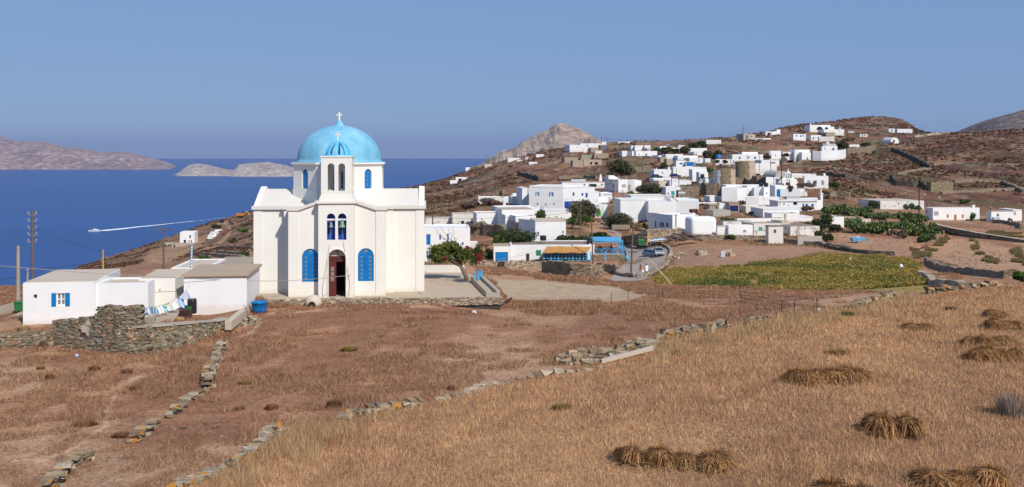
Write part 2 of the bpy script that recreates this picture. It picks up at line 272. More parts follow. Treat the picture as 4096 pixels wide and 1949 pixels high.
# ---------------------------------------------------------------- mesh helpers
class MB:
    def __init__(s): s.v = []; s.f = []; s.m = []
    def add(s, vs, fs, mi=0):
        o = len(s.v); s.v.extend(vs); s.f.extend([tuple(o+i for i in f) for f in fs]); s.m.extend([mi]*len(fs)); return s
    def hexa(s, p, mi=0):           # 8 points: bottom 4 counter-clockwise, top 4
        return s.add(p, [(3, 2, 1, 0), (4, 5, 6, 7), (0, 1, 5, 4), (1, 2, 6, 5), (2, 3, 7, 6), (3, 0, 4, 7)], mi)
    def box(s, x0, y0, z0, x1, y1, z1, mi=0):
        return s.hexa([(x0, y0, z0), (x1, y0, z0), (x1, y1, z0), (x0, y1, z0), (x0, y0, z1), (x1, y0, z1), (x1, y1, z1), (x0, y1, z1)], mi)
    def obox(s, c, sx, sy, sz, M=None, mi=0):
        pts = [Vector((a*sx/2, b*sy/2, d*sz/2)) for d in (-1, 1) for a, b in ((-1, -1), (1, -1), (1, 1), (-1, 1))]
        return s.hexa([Vector(c)+(M @ p if M else p) for p in pts], mi)
    def cyl(s, a, b, r0, r1=None, n=8, mi=0, cap=True):
        a = Vector(a); b = Vector(b); r1 = r0 if r1 is None else r1; d = (b-a).normalized()
        u = d.cross(Vector((0, 0, 1)) if abs(d.z) < .9 else Vector((1, 0, 0))).normalized(); w = d.cross(u)
        vs = [p+(u*math.cos(t)+w*math.sin(t))*r for p, r in ((a, r0), (b, r1)) for t in [2*math.pi*k/n for k in range(n)]]
        fs = [(k, (k+1) % n, n+(k+1) % n, n+k) for k in range(n)]
        if cap: fs += [tuple(range(n-1, -1, -1)), tuple(range(n, 2*n))]
        return s.add(vs, fs, mi)
    def tube(s, pts, r, n=6, mi=0):
        pts = [Vector(p) for p in pts]; rs = r if isinstance(r, (list, tuple)) else [r]*len(pts); vs = []; fs = []
        for i, p in enumerate(pts):
            d = (pts[min(i+1, len(pts)-1)]-pts[max(i-1, 0)]).normalized()
            u = d.cross(Vector((0, 0, 1)) if abs(d.z) < .9 else Vector((1, 0, 0))).normalized(); w = d.cross(u)
            vs += [p+(u*math.cos(2*math.pi*k/n)+w*math.sin(2*math.pi*k/n))*rs[i] for k in range(n)]
        for i in range(len(pts)-1): fs += [(i*n+k, i*n+(k+1) % n, (i+1)*n+(k+1) % n, (i+1)*n+k) for k in range(n)]
        fs += [tuple(range(n-1, -1, -1)), tuple(range((len(pts)-1)*n, len(pts)*n))]
        return s.add(vs, fs, mi)
    def lathe(s, prof, n=24, c=(0, 0, 0), mi=0, a0=0, rot=0):
        vs = []; fs = []; c = Vector(c)
        for r, z in prof: vs += [c+Vector((r*math.cos(rot+2*math.pi*k/n), r*math.sin(rot+2*math.pi*k/n), z)) for k in range(n)]
        for i in range(len(prof)-1): fs += [(i*n+k, i*n+(k+1) % n, (i+1)*n+(k+1) % n, (i+1)*n+k) for k in range(n)]
        if prof[0][0] > 1e-6: fs.append(tuple(range(n-1, -1, -1)))
        if prof[-1][0] > 1e-6: fs.append(tuple(range((len(prof)-1)*n, len(prof)*n)))
        return s.add(vs, fs, mi)
    def prism(s, poly, d0, d1, ax=1, mi=0):   # poly of (a,b) in x-z (ax=1), y-z (ax=0) or x-y (ax=2), extruded along ax
        n = len(poly)
        def pt(a, b, d): return (a, d, b) if ax == 1 else ((d, a, b) if ax == 0 else (a, b, d))
        vs = [pt(a, b, d0) for a, b in poly]+[pt(a, b, d1) for a, b in poly]
        fs = [tuple(range(n)), tuple(range(2*n-1, n-1, -1))]+[(i, n+i, n+(i+1) % n, (i+1) % n) for i in range(n)]
        return s.add(vs, fs, mi)
    def build(s, name, mats, parent=None, smooth=False, bevel=0, loc=None, fixn=True):
        me = bpy.data.meshes.new(name); me.from_pydata([tuple(v) for v in s.v], [], s.f)
        if not isinstance(mats, (list, tuple)): mats = [mats]
        for m in mats: me.materials.append(MATS[m] if isinstance(m, str) else m)
        if len(mats) > 1: me.polygons.foreach_set('material_index', s.m)
        if fixn or bevel:
            bm = bmesh.new(); bm.from_mesh(me)
            if bevel:
                bmesh.ops.remove_doubles(bm, verts=bm.verts, dist=1e-4)
                es = [e for e in bm.edges if len(e.link_faces) == 2 and e.calc_face_angle(0) > .5]
                bmesh.ops.bevel(bm, geom=es, offset=bevel, segments=2 if bevel < .3 else 4, affect='EDGES', profile=.5, clamp_overlap=True)
            bmesh.ops.recalc_face_normals(bm, faces=bm.faces); bm.to_mesh(me); bm.free()
        if smooth: me.polygons.foreach_set('use_smooth', [True]*len(me.polygons))
        o = bpy.data.objects.new(name, me); COL.objects.link(o)
        if parent: o.parent = parent
        if loc: o.location = loc
        return o
def npmesh(name, V, k, mat, parent=None, mats=None, mi=None):
    """mesh of many separate k-gons from an array of points (n*k, 3)"""
    V = np.ascontiguousarray(V, np.float32).reshape(-1, 3); nv = len(V); nf = nv//k
    me = bpy.data.meshes.new(name); me.vertices.add(nv); me.vertices.foreach_set('co', V.ravel())
    me.loops.add(nv); me.loops.foreach_set('vertex_index', np.arange(nv, dtype=np.int32)); me.polygons.add(nf)
    me.polygons.foreach_set('loop_start', np.arange(0, nv, k, dtype=np.int32)); me.update(calc_edges=True)
    for m in (mats or [mat]): me.materials.append(MATS[m])
    if mi is not None: me.polygons.foreach_set('material_index', np.asarray(mi, np.int32))
    o = bpy.data.objects.new(name, me); COL.objects.link(o)
    if parent: o.parent = parent
    return o
def gridmesh(name, X, Y, Z, mat, smooth=True):
    nu, nv = X.shape; V = np.stack([X, Y, Z], -1).reshape(-1, 3).astype(np.float32)
    i = np.arange(nu*nv).reshape(nu, nv); Q = np.stack([i[:-1, :-1], i[1:, :-1], i[1:, 1:], i[:-1, 1:]], -1).reshape(-1, 4).astype(np.int32)
    me = bpy.data.meshes.new(name); me.vertices.add(len(V)); me.vertices.foreach_set('co', V.ravel())
    me.loops.add(Q.size); me.loops.foreach_set('vertex_index', Q.ravel()); me.polygons.add(len(Q)); me.polygons.foreach_set('loop_start', np.arange(0, Q.size, 4, dtype=np.int32))
    me.update(calc_edges=True)
    if smooth: me.polygons.foreach_set('use_smooth', np.ones(len(Q), bool))
    me.materials.append(MATS[mat] if isinstance(mat, str) else mat)
    o = bpy.data.objects.new(name, me); COL.objects.link(o); return o
def tag(o, label, cat, group=None, kind=None):
    o['label'] = label; o['category'] = cat
    if group: o['group'] = group
    if kind: o['kind'] = kind
    return o
def empty(name, loc, label=None, cat=None, rz=0, group=None):
    o = bpy.data.objects.new(name, None); COL.objects.link(o); o.location = loc; o.rotation_euler = (0, 0, rz); o.empty_display_size = .3
    if label: tag(o, label, cat, group)
    return o
def struct(o): o['kind'] = 'structure'; return o
def dup(o, parent=None):
    c = o.copy(); COL.objects.link(c)
    if parent: c.parent = parent
    for ch in [x for x in COL.objects if x.parent == o]: dup(ch, c)
    return c
ORD = ['first', 'second', 'third', 'fourth', 'fifth', 'sixth', 'seventh', 'eighth', 'ninth', 'tenth', 'eleventh', 'twelfth', 'thirteenth', 'fourteenth', 'fifteenth']
# ================================================================ camera, light, sky
cam = bpy.data.cameras.new('camera'); camo = bpy.data.objects.new('camera', cam); COL.objects.link(camo); SC.camera = camo
cam.sensor_width = 36; cam.lens = F/4096*36; cam.shift_y = -(974.5-H)/4096; cam.clip_start = .5; cam.clip_end = 500000
camo.location = (0, 0, 0); camo.rotation_euler = (R(90), 0, 0)
AZ, EL = R(33), R(42)
sdir = Vector((math.sin(AZ)*math.cos(EL), -math.cos(AZ)*math.cos(EL), math.sin(EL)))
sl = bpy.data.lights.new('sun', 'SUN'); sl.energy = 4.2; sl.angle = R(.5); sl.color = (1, .95, .87)
so = bpy.data.objects.new('sun', sl); COL.objects.link(so); so.rotation_euler = (-sdir).to_track_quat('-Z', 'Y').to_euler(); so.location = sdir*50
W = bpy.data.worlds.new('World'); SC.world = W; W.use_nodes = True; nt = W.node_tree
sky = N(nt, 'ShaderNodeTexSky', sky_type='NISHITA'); sky.sun_disc = False; sky.sun_elevation = EL; sky.sun_rotation = R(180)-AZ
sky.altitude = 250; sky.air_density = 1.0; sky.dust_density = SKY_DUST; sky.ozone_density = SKY_OZ
bg = nt.nodes['Background']; bg.inputs[1].default_value = SKY_STR; hs = N(nt, 'ShaderNodeHueSaturation'); hs.inputs['Saturation'].default_value = 1.0; nt.links.new(sky.outputs[0], hs.inputs['Color']); nt.links.new(mixc(nt, SKY_MIX, hs.outputs[0], tuple(v/SKY_STR for v in SKY_C)), bg.inputs[0])
SC.view_settings.view_transform = 'Standard'; SC.view_settings.look = 'None'; SC.view_settings.exposure = EXPO; SC.view_settings.gamma = 1
SC.cycles.use_denoising = True; SC.cycles.max_bounces = 5; SC.cycles.diffuse_bounces = 3; SC.cycles.volume_bounces = 0; SC.cycles.transparent_max_bounces = 6; SC.cycles.caustics_reflective = False

# air between here and the islands
hz = MB().box(-42000, -3000, -310, 42000, 40000, 460).build('haze', []); hz['kind'] = 'stuff'
m = bpy.data.materials.new('air'); m.use_nodes = True; nt = m.node_tree; nt.nodes.remove(nt.nodes['Principled BSDF'])
pv = N(nt, 'ShaderNodeVolumePrincipled'); pv.inputs['Density'].default_value = HAZE_D; pv.inputs['Density Attribute'].default_value = ''; pv.inputs['Color'].default_value = (*HAZE_C, 1); pv.inputs['Anisotropy'].default_value = .0
nt.links.new(pv.outputs[0], nt.nodes['Material Output'].inputs['Volume']); hz.data.materials.append(m); m.cycles.homogeneous_volume = True

# ================================================================ sea
m = bpy.data.materials.new('water'); nt, b = nodes(m); MATS['water'] = m
n1 = noise(nt, .035, 5, .6, sc=(.5, 1.6, 1)); n2 = noise(nt, .0011, 7, .62, sc=(.3, 1.8, 1))
nt.links.new(mixc(nt, n2.outputs[0], (.006, .044, .175), (.021, .085, .275)), b.inputs['Base Color'])
b.inputs['Roughness'].default_value = .35; b.inputs['Specular IOR Level'].default_value = .10; bump(nt, b, n1.outputs[0], .7, 3.)
xs = np.linspace(-1, 1, 3)*40000
sea = gridmesh('sea', *np.meshgrid(xs, np.linspace(-2000, 35900, 5), indexing='ij'), np.full((3, 5), SEA), 'water', False); struct(sea)

# ================================================================ near terrain
def rough_row(pxs, ys, s=6): return pxs+s*(vnoise(pxs/60, ys/60, 41)-.5)
TERRACE = [(-19.6, 71.3), (-.84, 72.65), (-2.65, 83.9), (-4.2, 87.3), (-20.5, 88)]
YARDp = [(529, 1313), (811, 1296), (914, 1281), (952, 1242), (990, 1236), (985, 1225), (520, 1225)]
YARD = [((x-CX)/(y-H)*10.49, 10.49*F/(y-H)) for x, y in YARDp]
k = inpoly(WX, WY, TERRACE); GZ[k] = np.minimum(GZ[k], -11.45)
k = inpoly(WX, WY, YARD); GZ[k] = -10.49
PROJ = H-GZ/WY*F
PXG = np.broadcast_to(PXS[:, None], GZ.shape)
STUB = [(300, 2400), (770, 1949), (1165, 1705), (1370, 1690), (1680, 1615), (1890, 1560), (2123, 1512), (2390, 1465), (2604, 1409), (2700, 1370), (3000, 1300), (3262, 1258), (3533, 1207), (3640, 1180), (3810, 1168), (3893, 1155), (4200, 1132), (5100, 1060), (5100, 2900), (300, 60000)]
VINE = [(2612, 1116), (2658, 1083), (2740, 1072), (2943, 1069), (2998, 1058), (3100, 1045), (3234, 1031), (3298, 1015), (3425, 1019), (3617, 1035), (3690, 1062), (3664, 1104), (3744, 1145), (3723, 1170), (3383, 1168), (3000, 1157), (2889, 1148), (2699, 1142), (2612, 1131)]
PALE = [(1935, 1114), (2150, 1122), (2400, 1143), (2625, 1170), (2560, 1190), (2454, 1208), (2297, 1203), (2100, 1206), (2035, 1198), (1985, 1150)]
RFIELD = [(3760, 955), (3900, 960), (4096, 1010), (4400, 1040), (4400, 1120), (3900, 1110), (3790, 1085), (3735, 1050), (3720, 1010)]
LOT = [(2690, 1000), (2800, 985), (3200, 985), (3330, 1000), (3290, 1012), (3100, 1040), (2960, 1062), (2720, 1065), (2680, 1040)]
DIRT = [(600, 1000), (680, 985), (770, 950), (830, 960), (800, 990), (720, 1030), (640, 1060), (560, 1060)]
GARDEN = [(3350, 960), (3640, 950), (3640, 1020), (3420, 1008), (3330, 1000)]
# ================================================================ far land
def range_hill(name, prof, fr, yb, y0, y1, amp, seed, stops, zlow=SEA-3, nx=420, ny=90, ridge=.62, sc=None, wgt=1.0, backz=None):
    """a hill range: skyline points (frame px), front shore at depth y0 and back at y1"""
    pts = [q(fr, *p) for p in prof]; px = np.array([p[0] for p in pts]); py = np.array([p[1] for p in pts])
    s = np.linspace(px[0], px[-1], nx); t = np.linspace(0, 1, ny); ry = np.interp(s, px, py)
    yr = y0+(y1-y0)*ridge; top = -(ry-H)/F*yr
    S, T = np.meshgrid(s, t, indexing='ij'); Y = y0+(y1-y0)*T
    X = (S-CX)/F*(yr+(Y-yr)*.9); a = np.where(T < ridge, T/ridge, (1-T)/(1-ridge)); sh = np.sin(np.clip(a, 0, 1)*math.pi/2)**wgt
    Z = zlow+(top[:, None]-zlow)*sh
    sc = sc or (y1-y0)/6; d = fbm(X/sc*1.5, Y/sc*.55, seed, 6, True)-.62
    edge = np.clip((S-s[0])/(s[-1]-s[0])*14, 0, 1)*np.clip((s[-1]-S)/(s[-1]-s[0])*14, 0, 1)
    Z = Z+amp*d*np.clip(1-np.abs(a)**2.5*.985, .015, 1)*np.clip(a*3, 0, 1)*(.25+.75*edge)
    o = gridmesh(name, X, Y, Z, 'water'); struct(o)
    m = bpy.data.materials.new(name); nt, b = nodes(m); o.data.materials[0] = m
    n = noise(nt, 5/sc, 9, .68, sc=(1, 1, 2.2)); n2 = noise(nt, .8/sc, 4, .6)
    col = ramp(nt, n.outputs[0], stops); col = mixc(nt, .45, col, ramp(nt, n2.outputs[0], [(.35, (.3, .3, .3)), (.65, (.7, .7, .7))]), 'OVERLAY')
    nt.links.new(col, b.inputs['Base Color']); b.inputs['Roughness'].default_value = .95; b.inputs['Specular IOR Level'].default_value = .05
    bump(nt, b, n.outputs[0], 1., sc*.16)
    return o
isl = [(.32, (.20, .13, .11)), (.48, (.36, .24, .20)), (.6, (.54, .40, .32)), (.7, (.76, .64, .54))]
range_hill('island', [(-420, 150), (-250, 70), (-60, 95), (0, 105), (50, 125), (170, 155), (410, 155), (500, 175), (620, 210), (780, 222), (870, 240), (1000, 258), (1190, 252), (1250, 272), (1330, 285), (1400, 310), (1500, 340), (1600, 375), (1660, 418)], 'L1', 420, 13400, 16600, 140, 5, isl, sc=450)
isl2 = [(.3, (.26, .2, .175)), (.46, (.46, .37, .31)), (.6, (.64, .54, .46)), (.72, (.8, .72, .64))]
range_hill('island.001', [(1625, 474), (1680, 445), (1760, 380), (1830, 362), (1930, 370), (2060, 405), (2150, 422), (2195, 425)], 'L1', 480, 9800, 11300, 45, 15, isl2, sc=300)
range_hill('island.002', [(2185, 425), (2215, 400), (2240, 372), (2330, 362), (2440, 352), (2510, 345), (2576, 360), (2660, 375), (2740, 395), (2800, 425), (2850, 480)], 'L1', 486, 9550, 11100, 55, 25, isl2, sc=240)
pk = [(.3, (.26, .19, .155)), (.46, (.48, .36, .295)), (.58, (.62, .47, .385)), (.72, (.76, .66, .58))]
range_hill('mountain', [(700, 775), (880, 690), (1000, 600), (1090, 558), (1200, 520), (1400, 430), (1600, 310), (1750, 225), (1830, 165), (1880, 142), (1910, 143), (1960, 160), (2050, 200), (2150, 240), (2250, 278), (2300, 300), (2400, 350), (2500, 390), (2650, 440), (2800, 500)], 'Z5', 700, 1500, 3100, 120, 35, pk, zlow=-120, sc=170, ridge=.6, wgt=1.0)
hl = [(.3, (.12, .09, .085)), (.5, (.21, .165, .15)), (.62, (.33, .28, .255)), (.74, (.5, .45, .42))]
range_hill('hills', [(1560, 450), (1640, 440), (1720, 410), (1850, 355), (2000, 300), (2150, 250), (2300, 205), (2450, 165), (2576, 135), (2800, 90), (3200, 60), (3800, 120)], 'N3', 420, 1500, 3000, 40, 45, hl, zlow=-100, sc=150)

# ================================================================ road, paved church yard
LE = [(2436, 1128), (2455, 1092), (2492, 1060), (2512, 1045), (2503, 1008), (2484, 962), (2452, 932), (2392, 900), (2408, 870), (2455, 840), (2470, 815), (2440, 803), (2400, 797)]
RE = [(2560, 1126), (2630, 1090), (2664, 1055), (2676, 1030), (2668, 998), (2600, 982), (2520, 960), (2440, 915), (2447, 880), (2484, 845), (2488, 815), (2490, 805), (2480, 799)]
def ribbon(L, Rr, n, w, lift):
    L = [G(*p) for p in L]; Rr = [G(*p) for p in Rr]
    def rs(p):
        s = np.linspace(0, len(p)-1, n); A = np.array([tuple(v) for v in p]); return np.stack([np.interp(s, range(len(p)), A[:, k]) for k in range(3)], -1)
    A, B = rs(L), rs(Rr); A = np.stack([gsm(A[:, k], 1.5, 0) for k in range(3)], -1); B = np.stack([gsm(B[:, k], 1.5, 0) for k in range(3)], -1)
    t = np.linspace(0, 1, w)[None, :, None]; Q = A[:, None]*(1-t)+B[:, None]*t
    return Q[..., 0], Q[..., 1], gz(Q[..., 0], Q[..., 1])+lift
m = bpy.data.materials.new('asphalt'); nt, b = nodes(m); MATS['asphalt'] = m
f = noise(nt, 14, 6, .7); f2 = noise(nt, .35, 5, .6); vor = noise(nt, .5, kind='ShaderNodeTexVoronoi'); vor.feature = 'DISTANCE_TO_EDGE'
col = mixc(nt, f2.outputs[0], (.29, .235, .19), (.41, .335, .27)); col = mixc(nt, .5, col, ramp(nt, f.outputs[0], [(.3, (.3, .3, .3)), (.7, (.7, .7, .7))]), 'OVERLAY')
col = mixc(nt, ramp(nt, vor.outputs[0], [(0, (.7, .7, .7)), (.02, (0, 0, 0))]), col, (.07, .06, .055))
nt.links.new(col, b.inputs['Base Color']); b.inputs['Roughness'].default_value = .9
struct(gridmesh('road', *ribbon(LE, RE, 120, 9, .07), 'asphalt'))
ty = MB().prism(TERRACE, -11.95, -10.8, 2).build('church_yard', 'paving'); struct(ty)
mb = MB()
for pts in ([(-12.2, 72.1), (-11.9, 74.5), (-12.3, 78)], [(-6.9, 74.1), (-7.6, 76.5), (-8.0, 79.5), (-8.6, 82)]):
    mb.tube([(x, y, -10.802) for x, y in pts], .03, 4)
c_ = mb.build('pavement_crack', 'shade'); struct(c_)
# ================================================================ church
def arch(xc, w, z0, z1, n=10):
    r = w/2; zc = z1-r
    return [(xc-r, z0), (xc+r, z0)]+[(xc+r*math.cos(t), zc+r*math.sin(t)) for t in np.linspace(0, math.pi, n+1)]
def rect(x0, z0, x1, z1): return [(x0, z0), (x1, z0), (x1, z1), (x0, z1)]
def holed(mb, outer, holes, y0, y1, M=None, mi=0):
    """a wall plate in x-z between depths y0 and y1 with openings cut through"""
    bm = bmesh.new(); loops = []
    for lp in [outer]+holes:
        vs = [bm.verts.new((x, 0, z)) for x, z in lp]; loops.append(vs)
        for i in range(len(vs)): bm.edges.new((vs[i], vs[(i+1) % len(vs)]))
    bmesh.ops.triangle_fill(bm, edges=bm.edges[:], use_beauty=True, use_dissolve=False)
    bm.verts.index_update(); tris = [[v.index for v in f.verts] for f in bm.faces]; co = [v.co.copy() for v in bm.verts]; n = len(co); bm.free()
    vs = [Vector((p.x, y0, p.z)) for p in co]+[Vector((p.x, y1, p.z)) for p in co]
    fs = [tuple(t) for t in tris]+[tuple(n+i for i in reversed(t)) for t in tris]; k = 0
    for lp in [outer]+holes:
        m_ = len(lp); fs += [(k+i, k+(i+1) % m_, n+k+(i+1) % m_, n+k+i) for i in range(m_)]; k += m_
    if M: vs = [M @ v for v in vs]
    mb.add(vs, fs, mi)
def discs(mb, pts, y, r, M=None, n=12, mi=0):
    for x, z in pts:
        vs = [Vector((x+r*math.cos(2*math.pi*k/n), y, z+r*math.sin(2*math.pi*k/n))) for k in range(n)]
        if M: vs = [M @ v for v in vs]
        mb.add(vs, [tuple(range(n))], mi)
def cross(name, x, y, z, h, w, t, parent):
    mb = MB(); mb.box(x-t/2, y-t/2, z, x+t/2, y+t/2, z+h); a = z+h*.58
    mb.box(x-w/2, y-t/2+.004, a, x-t/2, y+t/2-.004, a+t); mb.box(x+t/2, y-t/2+.004, a, x+w/2, y+t/2-.004, a+t)
    return mb.build(name, 'cross_cream', parent, bevel=.012)
CH = empty('church', (-13.02, 72.26, -10.80), 'large white church with light blue dome and twin bell openings over its door', 'church', R(5))
WT = 'church_white'
# nave: front plate, side walls, roof band
prof = [(-3.57, 6.42), (-2.87, 6.42), (-1.3, 6.98), (0, 7.5), (1.3, 6.98), (2.87, 6.42), (3.57, 6.42)]
mb = MB(); holed(mb, [(-3.57, -.1), (3.57, -.1)]+prof[::-1], [arch(-1.99, 1.22, 1.09, 3.57), arch(2.12, 1.19, 1.09, 3.57), arch(.05, 1.26, -.05, 3.5)], .75, 1.15)
mb.box(-3.57, 1.15, -.1, -3.2, 13, 6.42); mb.box(3.2, 1.15, -.1, 3.57, 13, 6.42); mb.box(-3.2, 12.6, -.1, 3.2, 13, 7)
for s in (-1, 1):
    x0, x1 = sorted((s*3.6, s*2.87)); mb.box(x0, .69, -.1, x1, .748, 6.42)
    x0, x1 = sorted((s*3.572, s*4.15)); mb.box(x0, 2.3, -.1, x1, 10, 6.42)
    x0, x1 = sorted((s*2.865, s*1.325)); mb.box(x0, .70, -.1, x1, .747, .14)
mb.build('wall', WT, CH)
mb = MB(); pr = [(-3.72, 6.42), (-2.87, 6.42), (-1.3, 6.98), (0, 7.5), (1.3, 6.98), (2.87, 6.42), (3.72, 6.42)]
mb.prism(pr+[(x, z+.21) for x, z in pr[::-1]], .6, 13.1)
for s in (-1, 1): x0, x1 = sorted((s*3.722, s*4.28)); mb.box(x0, 2.16, 6.42, x1, 10, 6.64)
mb.build('roof', 'church_roof', CH)
# transepts
for s in (-1, 1):
    mb = MB()
    x0, x1 = sorted((s*4.15, s*6.46)); mb.box(x0, 2.75, -.1, x1, 9.85, 6.44)
    x0, x1 = sorted((s*5.84, s*6.49)); mb.box(x0, 2.70, -.1, x1, 2.748, 6.44)
    x0, x1 = sorted((s*4.152, s*6.5)); mb.box(x0, 2.69, -.1, x1, 2.699, .13)
    yz = [(2.68+3.62*t, 6.62+1.42*(.82*t+.18*math.sin(t*math.pi/2))) for t in np.linspace(0, 1, 9)]
    yz = yz+[(12.6-y, z) for y, z in yz[:-1][::-1]]; yz = [(2.66, 6.44)]+yz+[(9.94, 6.44)]
    x0, x1 = sorted((s*6.06, s*6.5)); mb.prism(yz, x0, x1, 0)
    mb.build('transept', WT, CH)
mb = MB()
yz = [(2.7+3.6*t, 6.6+1.24*(.8*t+.2*math.sin(t*math.pi/2))) for t in np.linspace(0, 1, 12)]; yz = [(2.7, 6.45)]+yz+[(12.6-y, z) for y, z in yz[:-1][::-1]]+[(9.9, 6.45)]
for s in (-1, 1):
    x0, x1 = sorted((s*2.0, s*6.055)); mb.prism(yz, x0, x1, 0)
    x0, x1 = sorted((s*4.285, s*6.62)); mb.box(x0, 2.56, 6.40, x1, 2.655, 6.66); x0, x1 = sorted((s*6.505, s*6.62)); mb.box(x0, 2.66, 6.40, x1, 9.95, 6.66)
mb.build('transept_roof', 'church_roof', CH, smooth=False)
# bell tower
mb = MB(); tops = [arch(-.39, .62, 4.26, 6.24), arch(.425, .63, 4.26, 6.24)]
holed(mb, rect(-1.32, -.1, 1.32, 6.98), tops+[arch(.05, 1.26, -.05, 3.56, 16)], 0, .34)
mb.box(-1.32, .34, -.1, -1.0, 1.5, 6.98); mb.box(1.0, .34, -.1, 1.32, 1.5, 6.98)
mb.box(-1.44, -.13, 6.98, 1.44, 1.7, 7.19); mb.box(-1.26, -.02, 7.19, 1.26, 2.4, 7.38); mb.box(-1.2, .03, 7.38, 1.2, 2.38, 7.56)
op = [arch(-.40, .5, 7.9, 9.95), arch(.385, .5, 7.9, 9.95)]
holed(mb, rect(-1.13, 7.56, 1.13, 10.36), op, .08, .36); holed(mb, rect(-1.13, 7.56, 1.13, 10.36), op, 2.05, 2.33)
for s in (-1, 1):
    M = Matrix.Translation((0, 1.205, 0)) @ Matrix.Rotation(R(90), 4, 'Z'); holed(mb, rect(-.843, 7.56, .843, 10.36), [arch(0, .8, 7.9, 9.95)], s*1.13, s*.85, M)
mb.box(-1.17, .05, 10.36, 1.17, 2.36, 10.42); mb.box(-1.2, .02, 10.42, 1.2, 2.39, 10.5)
tw = mb.build('bell_tower', WT, CH)
mb = MB()
for k in range(8):
    a = 2*math.pi*k/8+math.pi/8*0; pts = []
    for t in np.linspace(0, R(86), 9): pts.append((.98*math.cos(t), 10.56+1.02*math.sin(t)))
    d = Vector((math.cos(a+math.pi/2), math.sin(a+math.pi/2), 0)); n = Vector((-d.y, d.x, 0)); d2 = Vector((d.y, -d.x, 0)); w = .11
    for (r0, z0), (r1, z1) in zip(pts, pts[1:]):
        p = []
        for rr, zz in ((r0, z0), (r1, z1)):
            f = (rr-.17*math.cos(math.atan2(zz-10.56, rr)), zz-.17*math.sin(math.atan2(zz-10.56, rr)))
            c = Vector((0, 1.2, 0))
            p.append([c+d*rr+d2*w+Vector((0, 0, zz)), c+d*rr-d2*w+Vector((0, 0, zz)), c+d*f[0]-d2*w+Vector((0, 0, f[1])), c+d*f[0]+d2*w+Vector((0, 0, f[1]))])
        mb.hexa(p[0]+p[1])
mb.lathe([(.78, 10.502), (1.05, 10.502), (1.0, 10.58), (.8, 10.6)], 24, (0, 1.2, 0)); mb.lathe([(.16, 11.4), (.2, 11.55), (.1, 11.66), (0, 11.68)], 10, (0, 1.2, 0))
cu = mb.build('cupola', 'dome_blue', tw); cross('cross', 0, 1.2, 11.64, .7, .43, .1, tw)
mb = MB(); mb.box(-.98, .55, 3.6, .98, .62, 6.9); mb.build('bell_chamber_board', 'deep_blue', tw)
for x0, x1 in ((-.74, -.05), (.08, .76)): mb = MB(); mb.box(x0, .1, 5.72, x1, .24, 5.83); mb.build('bell_beam', 'white_paint', tw)
# door
dr = MB(); dr.box(-.58, .36, 2.62, .68, .44, 3.04); dr.box(.60, .36, .05, .68, .44, 2.62); dr.box(-.62, .36, .05, -.581, .44, 3.04)
door = dr.build('door', 'maroon', CH)
mb = MB(); mb.box(-.575, .375, .05, -.04, .43, 2.61)
for z0, z1 in ((.18, .75), (.85, 1.05)): mb.box(-.47, .36, z0, -.15, .374, z1)
lf = mb.build('door_leaf', 'maroon', door, bevel=.008)
mb = MB()
for z0 in (1.18, 1.55, 1.93): mb.box(-.43, .366, z0, -.2, .373, z0+.31)
mb.build('pane', 'pane_grey', lf)
mb = MB()
for x in (-.45, -.1, .27): mb.box(x, .35, 2.72, x+.28, .359, 2.95)
mb.build('transom_panel', 'wood_dark', door)
mb = MB(); mb.box(.56, .46, .05, .62, 1.0, 2.6); mb.build('door_leaf', 'wood_dark', door)
mb = MB(); mb.box(-.58, .39, 3.04, .68, .45, 3.56); mb.build('tympanum', 'cream', CH)
mb = MB(); mb.box(-.01, .33, 3.14, .12, .389, 3.36); mb.lathe([(.02, 3.36), (.09, 3.38), (0, 3.46)], 6, (.055, .345, 0)); mb.build('wall_lamp', 'beige', CH)
mb = MB(); pts = [(.05+.68*math.cos(t), -.035, 2.93+.68*math.sin(t)) for t in np.linspace(0, math.pi, 17)]; mb.tube([(.73, -.035, 0)]+pts+[(-.63, -.035, 0)], .045, 6); mb.build('door_moulding', WT, CH)
mb = MB(); mb.box(-.6, -.02, -.05, .7, .36, .04); mb.build('doorstep', 'concrete', CH)
# big shuttered windows beside the door
for xc, w in ((-1.99, 1.22), (2.12, 1.19)):
    mb = MB(); holed(mb, arch(xc, w-.01, 1.1, 3.565), [], .82, .9)
    for s in (-1, 1):
        xx = xc+s*w*.265; aw = w*.19; pts = [(xx-aw, .817, 1.1)]+[(xx-aw*math.cos(t), .817, 2.93+aw*math.sin(t)) for t in np.linspace(0, math.pi, 9)]+[(xx+aw, .817, 1.1)]
        mb.tube(pts, .017, 5)
    mb.box(xc-.012, .806, 1.1, xc+.012, .819, 2.95)
    wn = mb.build('window', 'blue', CH); mb = MB()
    discs(mb, [(xc+s*w*.265, 1.34+k*.312) for s in (-1, 1) for k in range(6)], .80, .085); discs(mb, [(xc, 3.36)], .80, .115); mb.build('pane', 'pane_grey', wn)
